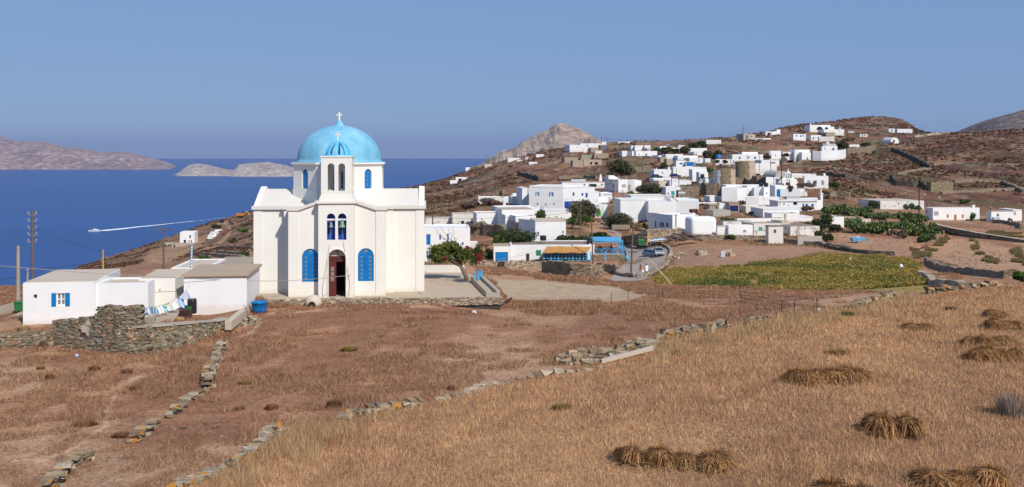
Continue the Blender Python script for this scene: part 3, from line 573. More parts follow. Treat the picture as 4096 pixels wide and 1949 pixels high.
# drum and dome
DX, DY, AP = -.33, 6.3, 3.45
dm = MB(); wins = []
for k in range(8):
    M = Matrix.Translation((DX, DY, 0)) @ Matrix.Rotation(R(45*k), 4, 'Z'); hw = AP*math.tan(R(22.5))
    holed(dm, rect(-hw, 7.86, hw, 9.75), [arch(.22 if k == 0 else 0, .74, 7.93, 9.47)], -AP, -AP+.3, M)
    if k in (0, 1, 7): wins.append(M)
rot = R(22.5)
def octa(mb, a, z0, z1): r = a/math.cos(R(22.5)); mb.lathe([(r, z0), (r, z1)], 8, (DX, DY, 0), rot=rot)
octa(dm, AP+.05, 5.9, 7.858); octa(dm, AP+.07, 9.72, 9.83); octa(dm, AP+.17, 9.832, 9.97)
drum = dm.build('drum', WT, CH)
for i, M in enumerate(wins):
    mb = MB(); holed(mb, arch(.22 if i == 0 else 0, .72, 7.94, 9.46), [], -AP+.10, -AP+.16, M); wn = mb.build('window', 'blue', drum); mb = MB()
    cols = (.06, .38) if i == 0 else (0,)
    discs(mb, [(x, 8.26+j*.32) for x in cols for j in range(3)]+([] if i == 0 else [(.1, 9.22)]), -AP+.09, .075, M); mb.build('pane', 'pane_grey', wn)
pf = [(3.5, 9.97), (3.44, 10.02), (3.36, 10.12)]+[(3.33*math.cos(t), 10.14+2.79*math.sin(t)) for t in np.linspace(.03, R(82), 26)]+[(.42, 12.93), (.31, 13.0), (.27, 13.1), (.26, 13.18), (.2, 13.27), (.08, 13.31), (0, 13.31)]
dome = MB().lathe(pf, 64, (DX, DY, 0)).build('dome', 'dome_paint' if 'dome_paint' in MATS else 'dome_blue', CH, smooth=True)
cross('cross', DX, DY, 13.29, .72, .47, .115, dome)
# bells and their ropes (hang in the tower)
def bell(x, z, w, h, lab):
    b = empty('bell', CH.matrix_world @ Vector((0, 0, 0)), lab, 'bell', R(5), 'bronze bells in the tower')
    b.location = Matrix.Translation(CH.location) @ Matrix.Rotation(R(5), 4, 'Z') @ Vector((x, .17, z))
    r = w/2; pr = [(r, 0), (r*.93, h*.12), (r*.7, h*.3), (r*.58, h*.6), (r*.5, h*.85), (r*.3, h*.97), (0, h)]
    MB().lathe(pr, 18).build('bell_body', 'bell_bronze', b, smooth=True)
    mb = MB(); mb.lathe([(.05, h), (.09, h+.05), (.05, h+.12), (.03, h+.2)], 8); mb.tube([(-.08, 0, h+.02), (-.05, 0, h+.1), (.05, 0, h+.1), (.08, 0, h+.02)], .02); mb.build('headstock', 'brown', b)
    MB().lathe([(.02, -.12), (.05, -.08), (.03, .0), (.02, .1)], 8).build('clapper', 'brown', b)
bell(-.40, 5.2, .36, .37, 'smaller green bronze bell in the left opening of the bell tower')
bell(.41, 5.19, .52, .5, 'larger green bronze bell in the right opening of the bell tower')
for pts, lab in (([(-.4, .17, 5.1), (-.55, -.04, 3.6), (-.9, -.05, 1.35), (-1.0, -.05, .95), (-1.0, -.05, .1)], 'pale rope hanging from the smaller bell down past the left side of the church door'),
                 ([(.42, .17, 5.1), (.55, -.04, 3.9), (.72, -.05, 2.6), (.95, -.05, 1.3), (.98, -.05, .9), (.9, -.05, .15)], 'pale rope hanging from the larger bell down past the right side of the church door')):
    o = MB().tube(pts, .014, 5).build('bell_rope', 'wire_pale'); o.location = CH.location; o.rotation_euler = (0, 0, R(5)); tag(o, lab, 'rope', 'ropes of the two bells')
# low white wall at the back of the church yard
a, b_ = P(1690, 1093, 87.0), P(1858, 1093, 87.0)
o = MB().box(a.x, 86.9, -10.79, b_.x, 87.2, -10.13).build('yard_wall', 'white', bevel=.03); tag(o, 'low white wall closing the back of the church yard behind the tree', 'wall')
# ================================================================ houses
def pad(A, c, s, w, d, fill=True, m=14.0):
    """level the ground round a building: cut what stands above its foot, bank up what falls away"""
    r = max(w, d)+m; y0, y1 = max(A.y-r, 5), A.y+r
    j0, j1 = np.searchsorted(YS, [y0, y1]); us = [(A.x+k*r)/y for k in (-1, 1) for y in (y0, y1)]
    i0, i1 = np.searchsorted(UU, [min(us), max(us)])
    x = WX[i0:i1, j0:j1]-A.x; y = WY[i0:i1, j0:j1]-A.y; lx = x*c+y*s; ly = -x*s+y*c
    dd = np.hypot(np.maximum(np.maximum(-lx, lx-w), 0), np.maximum(np.maximum(-ly, ly-d), 0)); g = GZ[i0:i1, j0:j1]
    inside = (dd < m)
    g[inside] = np.minimum(g[inside], (A.z-.02+.05*dd+.02*dd**2)[inside]+np.where(ly > d, .12, 0)[inside]*dd[inside])
    if fill: k = dd < m*.6; g[k] = np.maximum(g[k], (A.z-.35-.45*dd)[k])
def house(name, label, fr, xa, xb, yt, yb, Y=None, yaw=0, xl=None, xr=None, d=6, mat='white', roof='roof_white', par=.16, feats=(), cat='house', root=None, rnd=0, found=1.6, group=None, over=0, top=None):
    """block whose front lower corners are seen at xa, xb; feats are (kind, x0, y0, x1, y1, colour[, side]) read off the photograph"""
    (pa, pb), pt = q(fr, xa, yb), q(fr, xa, yt)[1]
    if Y is None: Y = Yat(pa, pb)
    ys = np.exp(np.linspace(math.log(28), math.log(Y*.985), 300)); k_ = (pa+6-CX)/F
    if (H-gz(k_*ys, ys)/ys*F).min() < pb-4: Y = Yat(pa, pb)+.5          # its foot would be underground there
    A = P(pa, pb, Y); a = R(yaw); c, s = math.cos(a), math.sin(a)
    sx = lambda px: (lambda k: (k*A.y-A.x)/(c-k*s))((px-CX)/F)
    sd = lambda px: (lambda k: (A.x-k*A.y)/(s+k*c))((px-CX)/F)
    w = sx(q(fr, xb)[0]); h = (pb-pt)/F*Y
    if xl is not None: d = min(max(sd(q(fr, xl)[0]), 1.5), 16)
    if xr is not None:
        B = Vector((A.x+w*c, A.y+w*s)); k = (q(fr, xr)[0]-CX)/F; d = min(max((B.x-k*B.y)/(s+k*c), 1.5), 16)
    wing = root is not None
    pad(A, c, s, w, d, fill=not wing)
    if not wing: root = empty(name, A, label, cat, a, group); off = Vector((0, 0, 0))
    loc = Matrix.Translation(A) @ Matrix.Rotation(a, 4, 'Z')
    T = (root['_m'] if False else ROOTM.get(root.name, loc)).inverted() @ loc
    if not wing: ROOTM[root.name] = loc
    fh, lh, parts = [], [], []
    for f in feats:
        k, x0, y0, x1, y1, col = f[:6]; side = f[6] if len(f) > 6 else 'F'
        if side == 'F':
            u0, u1 = sx(q(fr, x0)[0]), sx(q(fr, x1)[0]); Yw = A.y+(u0+u1)/2*s
        else:
            u0, u1 = -sd(q(fr, x0)[0]), -sd(q(fr, x1)[0]); Yw = A.y-(u0+u1)/2*c
        z0, z1 = (-(q(fr, 0, y1)[1]-H)/F*Yw-A.z, -(q(fr, 0, y0)[1]-H)/F*Yw-A.z); z0 = max(z0, -.3); z1 = min(z1, h-.12)
        if side == 'F': u0 = max(u0, .12); u1 = min(u1, w-.12)
        else: u0 = max(u0, -d+.4); u1 = min(u1, -.4)
        if u1-u0 < .1 or z1-z0 < .1: continue
        if k != 'p': (fh if side == 'F' else lh).append(rect(u0, z0, u1, z1) if k != 'a' else arch((u0+u1)/2, u1-u0, z0, z1))
        parts.append((k, u0, z0, u1, z1, col, side))
    mb = MB(); t = min(.32, w*.2)
    LM = Matrix(((0, 1, 0, 0), (-1, 0, 0, 0), (0, 0, 1, 0), (0, 0, 0, 1)))      # plate x -> -y of the house: the left side
    if rnd and not fh and not lh:
        mb.box(0, 0, -found, w, d, h); o = mb.build('wall' if not wing else 'wing', mat, root, bevel=min(rnd, h*.3, d*.3, w*.3), smooth=False)
        for p_ in o.data.polygons: p_.use_smooth = abs(p_.normal.x) < .99 and abs(p_.normal.y) < .99 and abs(p_.normal.z) < .99
    else:
        holed(mb, rect(0, -found, w, h), fh, 0, t); mb.box(0, d-t, -found, w, d, h); mb.box(w-t, t, -found, w, d-t, h)
        if lh: holed(mb, rect(-d+t, -found, -t, h), lh, 0, t, LM)
        else: mb.box(0, t, -found, t, d-t, h)
        o = mb.build('wall' if not wing else 'wing', mat, root)
        r_ = (MB().box(.06, .06, h-.12, w-.06, d-.06, h+.03) if par <= .06 else MB().box(t, t, h-par-.2, w-t, d-t, h-par)).build('roof', roof, root); r_.matrix_local = T
        if over: r2 = MB().box(-over, -over, h+.002, w+over, d+over, h+.16).build('roof_slab', top or roof, root); r2.matrix_local = T
    o.matrix_local = T
    for k, u0, z0, u1, z1, col, side in parts:
        M = T @ (LM if side == 'L' else Matrix()); ww, hh = u1-u0, z1-z0; fr_ = min(.07, ww*.14)
        isdoor = hh > 1.5 and z0 < .5
        mb = MB()
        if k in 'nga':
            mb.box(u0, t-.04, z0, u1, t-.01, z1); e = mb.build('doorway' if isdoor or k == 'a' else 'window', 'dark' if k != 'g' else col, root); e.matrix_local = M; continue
        if k == 'p': mb.box(u0, -.04, z0, u1, -.003, z1); e = mb.build('panel', col, root); e.matrix_local = M; continue
        if k == 'o':
            mb.box(u0, .14, z0, u1, .17, z1); e = mb.build('window', 'pane_grey', root); e.matrix_local = M; f = MB()
            for x in (u0, u1-fr_): f.box(x, .08, z0, x+fr_, .138, z1)
            xm = (u0+u1)/2; zm = (z0+z1)/2
            f.box(xm-fr_*.6, .09, z0+fr_, xm+fr_*.6, .137, z1-fr_); f.box(u0+fr_, .08, z0, u1-fr_, .138, z0+fr_); f.box(u0+fr_, .08, z1-fr_, u1-fr_, .138, z1); f.box(u0+fr_, .092, zm-fr_*.5, xm-fr_*.6, .136, zm+fr_*.5); f.box(xm+fr_*.6, .092, zm-fr_*.5, u1-fr_, .136, zm+fr_*.5)
            f.build('frame', 'white_paint' if col != 'brown' else 'brown', e)
            for sgn in (-1, 1):
                f = MB(); a0, a1 = (u0-ww*.52, u0-.015) if sgn < 0 else (u1+.015, u1+ww*.52)
                f.box(a0, -.05, z0-.02, a1, -.012, z1+.02)
                for j in range(4): f.box(a0+.03, -.062, z0+.06+j*hh/4, a1-.03, -.051, z0+hh/4*(j+1)-.03)
                f.build('shutter', col, e)
            continue
        mb.box(u0, .12, z0, u1, .16, z1)
        for x in (u0, u1-fr_): mb.box(x, .08, z0, x+fr_, .119, z1)
        mb.box(u0+fr_, .08, z1-fr_, u1-fr_, .119, z1); xm = (u0+u1)/2
        if k == 'd' and ww < 1.6 or k == 'b':
            mb.box(xm-.02, .095, z0, xm+.02, .119, z1-fr_)
            for j in range(3 if isdoor else 2):
                n_ = 3 if isdoor else 2; za = z0+hh*(j+.12)/n_; zb = z0+hh*(j+.85)/n_
                mb.box(u0+fr_*1.5, .105, za, xm-.05, .119, min(zb, z1-fr_*1.4)); mb.box(xm+.05, .105, za, u1-fr_*1.5, .119, min(zb, z1-fr_*1.4))
        e = mb.build('door' if (k == 'd') else 'window', col, root); e.matrix_local = M
        if k == 'd' and ww < 1.6: MB().box(u1-fr_-.09, .06, z0+hh*.45, u1-fr_-.05, .104, z0+hh*.48).build('handle', 'grey_metal', e)
    root_dims[root.name] = (w, h, d)
    return root
ROOTM, root_dims = {}, {}
def part_at(root, mb, name, mat, fr, x, y, Y=None, bevel=0, smooth=False, rz=None):
    """a part placed on a house at a picture place (depth Y, else that of the house front + 2 m)"""
    M = ROOTM[root.name]; Y = Y or M.translation.y+2.5; p = P(*q(fr, x, y), Y)
    o = mb.build(name, mat, root, bevel=bevel, smooth=smooth); o.matrix_local = M.inverted() @ Matrix.Translation(p) @ Matrix.Rotation(M.to_euler().z if rz is None else rz, 4, 'Z'); return o
def chimney(root, fr, x0, x1, yt, yb, Y=None, mat='white', kind=0):
    M = ROOTM[root.name]; Y = Y or M.translation.y+2.5; k = FR[fr][2]/F*Y; w = abs(x1-x0)*k; h = abs(yb-yt)*k; mb = MB()
    if kind == 0: mb.box(-w/2, -w/2, -.3, w/2, w/2, h*.86); mb.box(-w*.62, -w*.62, h*.86, w*.62, w*.62, h)
    elif kind == 1: mb.lathe([(w*.5, -.3), (w*.3, h*.55), (w*.24, h*.82), (w*.3, h*.84), (w*.3, h*.9)], 4, rot=math.pi/4); mb.lathe([(w*.16, h*.9), (w*.13, h)], 8)
    else: mb.lathe([(w*.5, -.3), (w*.5, h*.9), (w*.6, h*.9), (w*.6, h)], 10)
    return part_at(root, mb, 'chimney', mat, fr, (x0+x1)/2, yb, Y)
W_, B_, DB = 'white', 'blue', 'deep_blue'
# ---- foreground left
h = house('house', 'long low white farmhouse with one blue shuttered window, in front of the sea', 'L2', 215, 887, 427, 800, 62.4, 9, d=6.9, roof='roof_grey', par=.03,
          feats=[('o', 528, 523, 612, 640, B_), ('g', 312, 535, 347, 572, 'wood_dark')])
house('', '', 'L2', 888, 1388, 434, 795, 63.3, 7, d=3.2, roof='roof_grey', par=.1, root=h)
house('', '', 'L2', 1300, 1640, 388, 760, 67.2, 7, d=5.2, mat='church_white', roof='roof_grey', par=.03, root=h, feats=[('p', 1490, 480, 1506, 500, 'roof_grey')])
part_at(h, MB().box(-.03, -.06, 0, .03, .0, 2.2), 'drainpipe', 'wire_pale', 'L2', 886, 735, 63.2)
part_at(h, MB().box(-.05, -.02, 0, .05, .3, .62), 'shutter', B_, 'L2', 1662, 535, 68)
o = house('shed', 'white shed with a brown flat roof slab standing between the farmhouse and the church', 'L2', 1722, 2312, 368, 672, 65.2, 6, d=5.6, roof='roof_tan', over=.16, top='roof_tan', par=.02, cat='shed')
o = house('house', 'low white house with flat grey roof behind the brown roofed shed', 'L2', 1603, 1945, 285, 345, 108, 4, d=9, roof='roof_grey', par=.1)
house('', '', 'L2', 1720, 1800, 237, 262, 116, 4, d=3, root=o)
o = house('shed', 'bare beige cement shed with a dark gap, behind the brown roofed shed', 'L2', 1950, 2325, 262, 330, 112, 4, d=9, mat='beige', roof='beige', par=.05, cat='shed', feats=[('n', 2210, 268, 2244, 280, 'dark')])
o = house('house', 'unfinished white two storey cube house on the slope above the sea', 'L1', 1685, 1822, 1006, 1113, 540, 8, d=8, feats=[('n', 1720, 1077, 1743, 1112, 'd'), ('n', 1774, 1032, 1788, 1062, 'd'), ('n', 1766, 1080, 1776, 1100, 'd'), ('n', 1788, 1080, 1799, 1100, 'd')])
house('', '', 'L1', 1610, 1820, 1118, 1150, 530, 8, d=7, mat='concrete', roof='concrete', root=o, feats=[('n', 1625, 1122, 1640, 1150, 'd')])
house('', '', 'L1', 1520, 1608, 1115, 1132, 532, 8, d=8, mat='concrete', roof='concrete', root=o)
part_at(o, MB().box(-.1, -1.2, 0, 3.4, -.03, .15).box(3.3, -1.2, -2.4, 3.4, -1.1, 0), 'balcony', 'concrete', 'L1', 1745, 1076, 539.5)
# ---- beside and behind the church
o = house('house', 'white two storey house with blue doors and shutters right beside the church', 'Z6', -60, 742, 690, 1115, 196, 5, d=9, roof='roof_white', feats=[('d', 178, 765, 232, 903, B_), ('b', 345, 770, 368, 835, B_), ('b', 445, 755, 467, 865, B_), ('b', 497, 850, 563, 873, B_), ('o', 200, 980, 238, 1058, B_), ('b', 635, 868, 658, 905, B_)])
house('', '', 'Z6', -60, 560, 665, 690, 198.5, 5, d=6, root=o)
mb = MB()
for k in range(14): mb.box(k*.5, -.03, 0, k*.5+.05, .02, 1.0)
mb.box(0, -.04, 1.0, 6.55, .03, 1.06); part_at(o, mb, 'railing', 'deep_blue', 'Z6', 80, 903, 194.2)
part_at(o, MB().box(0, 0, 0, 6.6, 1.2, .2), 'balcony', W_, 'Z6', 80, 912, 194)
part_at(o, MB().box(0, 0, -3, 9.2, .25, .55), 'terrace_wall', W_, 'Z6', 235, 893, 192)
house('house', 'low crumbling whitewashed house with a plain wall under the hillside', 'Z6', 165, 512, 562, 640, 236, 4, d=6, mat='old_white', roof='roof_grey', par=.05)
house('house', 'weathered whitewashed house with a dark doorway and a grey stone gap', 'Z6', 515, 826, 508, 640, 232, 6, d=7, mat='old_white', roof='roof_grey', par=.05, feats=[('n', 626, 592, 664, 636, 'd'), ('p', 752, 556, 824, 618, 'stone_far')])
house('yard_wall', 'long low white wall on the slope right behind the blue shuttered house', 'Z6', -40, 690, 637, 672, 214, 3, d=.5, cat='wall', found=.6)
house('house', 'white house with one tiny teal window', 'Z6', 826, 1145, 494, 668, 222, 8, d=8, roof='roof_grey', feats=[('b', 881, 563, 900, 585, 'teal')])
house('', '', 'Z6', 905, 1130, 488, 520, 226, 8, d=5, root=bpy.data.objects[-1] if False else ROOTM and [x for x in COL.objects if x.get('label') == 'white house with one tiny teal window'][0])
house('house', 'tall plain white house with beige flat roof, stepped in front', 'Z6', 1150, 1572, 450, 690, 217, 10, d=9, roof='roof_tan', par=.06)
o = house('house', 'plain white block projecting in front of the taller beige roofed house', 'Z6', 1196, 1372, 517, 698, 211, 12, xl=1150, roof='roof_white')
o = house('house', 'white house with a dark window on a narrow front, left of the windowless cube', 'Z6', 1520, 1640, 590, 790, 199, 31, xl=1368, roof='roof_white', feats=[('g', 1540, 676, 1562, 706, 'glass')], over=.1)
house('', '', 'Z6', 1328, 1590, 530, 585, 206, 14, d=5, root=o, found=.4)
house('house', 'windowless white cube house above the cafe roof', 'Z6', 1582, 1976, 602, 842, 190.5, 6, d=8, roof='roof_grey', par=.05, over=.05, feats=[('p', 1930, 723, 1948, 748, 'brown')])
house('house', 'white garden house with a wire frame on its wall, below the large blue garage', 'Z6', 1706, 2045, 465, 565, 238, 6, d=8, roof='roof_white', over=.06, feats=[('p', 1838, 528, 1872, 560, 'roof_grey')])
house('house', 'low white house with a dark side, left of the large blue windowed building', 'Z6', 1112, 1640, 420, 475, 246, 12, xl=1030, roof='roof_white')
house('house', 'old grey-white ruin with stained walls behind dry bushes', 'Z5', 848, 1165, 1092, 1195, 300, 4, d=7, mat='old_white', roof='roof_white', feats=[('n', 950, 1130, 962, 1145, 'd')])
o = house('house', 'white house with a tall slab chimney wall next to the stained ruin', 'Z5', 1275, 1412, 1080, 1182, 292, 14, xl=1235, roof='roof_white', feats=[])
house('', '', 'Z5', 1168, 1202, 1085, 1222, 284, 0, d=1.2, root=o); house('', '', 'Z5', 1204, 1272, 1092, 1175, 290, 4, d=5, root=o, feats=[('n', 1233, 1125, 1243, 1150, 'd')])
part_at(o, MB().box(0, 0, 0, 6, 2, .9), 'chimney', W_, 'Z5', 1290, 1082, 296)
# ---- big two storey building and shop
o = house('building', 'large white two storey building with blue shuttered windows and a blue garage door', 'Z6', 1502, 1940, 140, 442, 268, -18, d=12, cat='building', rnd=0, feats=[('o', 1598, 222, 1620, 268, B_), ('o', 1775, 225, 1802, 274, B_), ('g', 1597, 362, 1616, 388, B_), ('g', 1706, 367, 1722, 392, B_), ('g', 1815, 368, 1831, 393, B_)])
house('', '', 'Z6', 1936, 2348, 160, 442, 265, 4, d=11, root=o, feats=[('d', 1956, 341, 2070, 442, DB), ('b', 2063, 226, 2086, 270, DB), ('b', 2175, 236, 2202, 268, DB), ('b', 2228, 232, 2256, 290, DB), ('n', 2072, 342, 2150, 385, 'd')])
house('', '', 'Z6', 1412, 1500, 168, 412, 274, 10, d=9, root=o, feats=[('b', 1437, 383, 1478, 411, DB)])
part_at(o, MB().box(0, 0, 0, 7.5, .25, 1.7), 'yard_wall', W_, 'Z6', 2028, 442, 262)
o = house('shop', 'white corner shop with blue lettering painted on its wall', 'Z8', 868, 1066, 222, 325, 300, 2, d=7, cat='shop', roof='roof_white', feats=[('n', 845, 220, 865, 320, 'd')])
house('', '', 'Z8', 640, 845, 210, 345, 291, 8, d=8, root=o, over=.08)
tc = bpy.data.curves.new('lettering', 'FONT'); tc.body = 'MINI MARKET FRUITS'; tc.size = 1.05; tc.extrude = .01; to = bpy.data.objects.new('lettering', tc); COL.objects.link(to)
dg = bpy.context.evaluated_depsgraph_get(); me = bpy.data.meshes.new_from_object(to.evaluated_get(dg)); bpy.data.objects.remove(to); lt = bpy.data.objects.new('lettering', me); COL.objects.link(lt); lt.parent = o; me.materials.clear(); me.materials.append(MATS['blue'])
bb = [max(v.co.x for v in me.vertices), max(v.co.y for v in me.vertices)]; w, hh, dd = root_dims[o.name]; wS = (1053-880)*FR['Z8'][2]/F*300
lt.matrix_local = Matrix.Translation((.9, -.03, (325-262)*FR['Z8'][2]/F*300)) @ Matrix.Rotation(R(90), 4, 'X') @ Matrix.Diagonal((wS/bb[0], wS/bb[0]*1.45, 1, 1))
mb = MB()
for x in (.2, 2.5, 5.2, 7.8): mb.box(x, -3, 0, x+.15, -2.85, 2.6); mb.box(x, -3, 2.6, x+.12, .2, 2.7)
part_at(o, mb, 'pergola', DB, 'Z8', 1215, 322, 306)
o = house('garage', 'white garage with pale green surround and bright green door beside the road', 'Z8', 775, 988, 425, 610, 248, 3, d=7, cat='garage', roof='roof_white', feats=[('d', 808, 532, 872, 662, 'leafgreen'), ('p', 880, 455, 925, 600, 'palegreen')])
part_at(o, MB().box(0, 0, 0, 3, .1, 1.5), 'signboard', 'white_paint', 'Z8', 832, 390, 252)
o = house('house', 'white rounded house with grey shuttered windows above the corner shop', 'Z7', 1172, 1345, 940, 1130, 322, 20, xl=936, roof='roof_white', feats=[('o', 1252, 1022, 1284, 1080, 'grey'), ('g', 1072, 1028, 1098, 1078, 'pane_grey', 'L')])
house('', '', 'Z7', 1345, 1425, 945, 1140, 323, -20, d=6, root=o, feats=[('o', 1348, 1030, 1372, 1120, 'grey')]); house('', '', 'Z7', 1424, 1572, 952, 1140, 326, 6, d=6, root=o)
part_at(o, MB().box(0, 0, 0, 2.1, 2.5, 1.3).prism([(2.1, 0), (4.2, 0), (2.1, 1.2)], 0, 2.5), 'stair_head', W_, 'Z7', 1005, 935, 326)
o = house('house', 'long white house with green shutters and a tall tapering chimney with a red pot', 'Z7', 205, 938, 985, 1065, 345, 4, d=7, roof='roof_tan', over=.1, feats=[('b', 578, 1016, 604, 1050, 'green'), ('n', 672, 1015, 800, 1066, 'd'), ('b', 877, 1010, 903, 1037, 'green')])
chimney(o, 'Z7', 828, 908, 838, 955, 347, W_, 1); part_at(o, MB().lathe([(.28, 0), (.22, .5)], 8), 'chimney_pot', 'tile_red', 'Z7', 868, 855, 347)
part_at(o, MB().box(0, 0, 0, 5.2, 1.6, .2).prism([(0, .3), (1.6, .3), (1.6, 1.1)], 0, 5.2, 0), 'solar_panel', 'grey_metal', 'Z7', 370, 990, 346)
# ---- walls and blocks right of the road
house('building', 'long blank white building standing right above the round tamarisk', 'Z8', 1210, 1676, 348, 715, 236, 3, d=10, cat='building', roof='roof_white', over=.06)
o = house('building', 'long blank white building with a brown solar heater on its roof', 'Z8', 1690, 2140, 368, 690, 233, 2, d=12, cat='building', roof='roof_white')
house('', '', 'Z8', 2132, 2540, 360, 640, 233.5, -12, d=10, root=o)
house('building', 'low white strip of building with two ledges behind the blank walls', 'Z8', 1392, 1980, 275, 345, 262, 3, d=8, cat='building', roof='roof_white', over=.08)
house('house', 'low white roof block with a parapet between the solar heaters', 'Z8', 2060, 2500, 325, 375, 258, 2, d=7, roof='roof_white')
o = house('house', 'rounded white house with maroon shutters on its shaded side, by the road', 'S12', 857, 1420, 492, 935, 192, 29, xl=490, roof='roof_white', feats=[('n', 578, 670, 618, 785, 'd', 'L'), ('p', 543, 670, 566, 785, 'maroon', 'L'), ('p', 622, 680, 642, 785, 'maroon', 'L'), ('d', 704, 682, 750, 785, 'maroon', 'L')])
house('', '', 'S12', 490, 560, 452, 800, 204, 29, xl=266, root=o, feats=[('n', 428, 642, 460, 798, 'd', 'L'), ('d', 462, 640, 487, 798, 'maroon', 'L')])
part_at(o, MB().lathe([(.13, 0), (.13, 2.3), (.2, 2.3), (.06, 2.5), (.42, 2.5), (.42, 2.54)], 10), 'stove_pipe', 'wire_pale', 'S12', 942, 808, 190.5)
o = house('house', 'white windowless house with rounded corners beside the log pile', 'S12', 1330, 1956, 548, 950, 187, 12, xl=1140, rnd=.7)
part_at(o, MB().box(0, 0, -.5, 3.9, .4, 1.25), 'yard_wall', W_, 'S12', 1958, 958, 186.5); part_at(o, MB().box(0, 0, 0, 2, 1, 1), 'block_stack', 'roof_grey', 'S12', 1955, 885, 189)
# ---- old farm group in the valley
house('farmhouse', 'long old farmhouse with a broad brown flat roof, at the back of the farm group', 'S11', 505, 1480, 282, 420, 212, 9, xl=445, roof='roof_brown', par=.03)
house('farmhouse', 'old farmhouse with a shaded curved end wall and brown roof', 'S11', 220, 840, 345, 560, 199, 11, xl=120, roof='roof_brown', par=.03, mat='old_white')
house('farmhouse', 'low white outbuilding with a boarded grey window in front of the farm', 'S11', 330, 830, 422, 612, 186, 10, xl=292, roof='roof_white', feats=[('b', 626, 520, 694, 573, 'grey')])
house('farmhouse', 'peeling white farmhouse with a bright green window', 'S11', 850, 1418, 386, 600, 189, 6, d=7, mat='old_white', roof='roof_tan', feats=[('b', 946, 460, 1025, 540, 'teal')])
o = house('hut', 'narrow white hut with a single dark window at the end of the dry stone wall', 'S11', 1155, 1456, 445, 765, 177, 6, xl=1128, cat='hut', mat='old_white', roof='roof_brown', over=.08, par=.02, feats=[('b', 1258, 508, 1312, 580, 'brown'), ('n', 1398, 540, 1411, 556, 'd')])
house('shed', 'plain cream coloured shed between the farmhouses and the peeling barn', 'S11', 1422, 1602, 350, 560, 194, 5, d=6, mat='cream', roof='roof_tan', cat='shed', par=.03)
house('barn', 'long peeling barn with brown flat roof on the right of the farm group', 'S11', 1605, 2206, 445, 590, 189, 8, d=9, mat='mud_wall' if False else 'old_white', roof='roof_brown', par=.03, cat='barn')
house('yard_wall', 'grey concrete block wall below the peeling barn', 'S11', 1760, 2255, 648, 822, 175, 5, d=.6, mat='grey_plaster', cat='wall')
house('house', 'long white two level building right behind the farm roofs', 'S11', 1045, 1792, 95, 260, 232, 5, d=9, roof='roof_white', over=.06)
house('house', 'small white annex with a tall pale chimney in the farm group', 'S11', 1225, 1795, 175, 330, 222, 5, d=5, roof='roof_brown'); chimney([x for x in COL.objects if x.get('label', '').startswith('small white annex')][0], 'S11', 1480, 1522, 185, 330, 218, 'cream')
house('house', 'little white house at the foot of the stone steps', 'S11', 1792, 2062, 255, 372, 226, 5, d=6, roof='roof_white', over=.05)
# ---- villa
v = house('villa', 'modern white villa with a pillared porch below the little church', 'S10', 190, 505, 262, 575, 285, -14, d=9, cat='villa', rnd=0)
house('', '', 'S10', 500, 712, 265, 575, 282.5, 6, d=9, root=v); house('', '', 'S10', 275, 1180, 212, 300, 292, 2, d=6, root=v, found=.5)
house('', '', 'S10', 716, 858, 222, 455, 288, 4, d=7, root=v, feats=[('b', 755, 335, 790, 438, 'grey')]); house('', '', 'S10', 852, 1062, 256, 460, 284, -14, d=5, root=v)
house('', '', 'S10', 1060, 1182, 254, 460, 282, 4, d=5, root=v, feats=[('g', 1100, 362, 1128, 395, B_)])
house('', '', 'S10', 1292, 1560, 218, 452, 286, 3, d=5, root=v, feats=[('n', 1322, 300, 1436, 446, 'd'), ('n', 1440, 300, 1532, 446, 'd')])
part_at(v, MB().box(0, 0, 0, 1.0, .1, 2.2), 'door', B_, 'S10', 1325, 448, 286.1); part_at(v, MB().box(0, 0, 0, 6.2, .3, 2.4), 'porch_wall', W_, 'S10', 1342, 446, 286.2)
house('', '', 'S10', 690, 960, 452, 640, 279, -12, d=4, root=v); house('', '', 'S10', 940, 1075, 455, 640, 277, -14, d=5, root=v); house('', '', 'S10', 1072, 1352, 455, 640, 275, 4, d=7, root=v)
part_at(v, MB().lathe([(.5, -.1), (.62, .15), (.62, .95), (.45, 1.2), (0, 1.25)], 16, (0, 0, 0)).lathe([(.5, -.1), (.62, .15), (.62, .95), (.45, 1.2), (0, 1.25)], 16, (1.4, 0, 0)), 'roof_tank', 'black_plastic', 'S10', 1000, 243, 288)
p_ = house('house', 'white terrace building with blue doors under a slab roof, below the villa', 'S10', 1352, 2150, 548, 752, 276, 3, d=7, roof='roof_white', over=.25, feats=[('b', 1372, 590, 1398, 615, DB), ('b', 1458, 585, 1490, 615, DB), ('d', 1560, 605, 1572, 645, 'dark'), ('d', 1852, 588, 1884, 750, DB), ('d', 1915, 598, 1970, 745, B_), ('b', 2030, 600, 2090, 648, B_), ('n', 1665, 560, 1745, 620, 'd')])
part_at(p_, MB().box(0, 0, -.2, 9, .25, .7), 'parapet', W_, 'S10', 1530, 520, 279); mb = MB()
for k in range(9): mb.lathe([(.09, 0), (.16, .25), (.07, .55), (.1, .7)], 6, (k*.42, 0, 0))
part_at(p_, mb, 'balustrade', W_, 'S10', 1540, 496, 278)
o = house('chimney_wall', 'white sloping stair wall topped by a tall white chimney beside the stone steps', 'S10', 2150, 2272, 522, 742, 270, 20, d=.5, cat='wall')
chimney(o, 'S10', 2205, 2262, 375, 522, 270.4, W_); chimney(o, 'S10', 2218, 2248, 270, 375, 270.6, W_, 2)
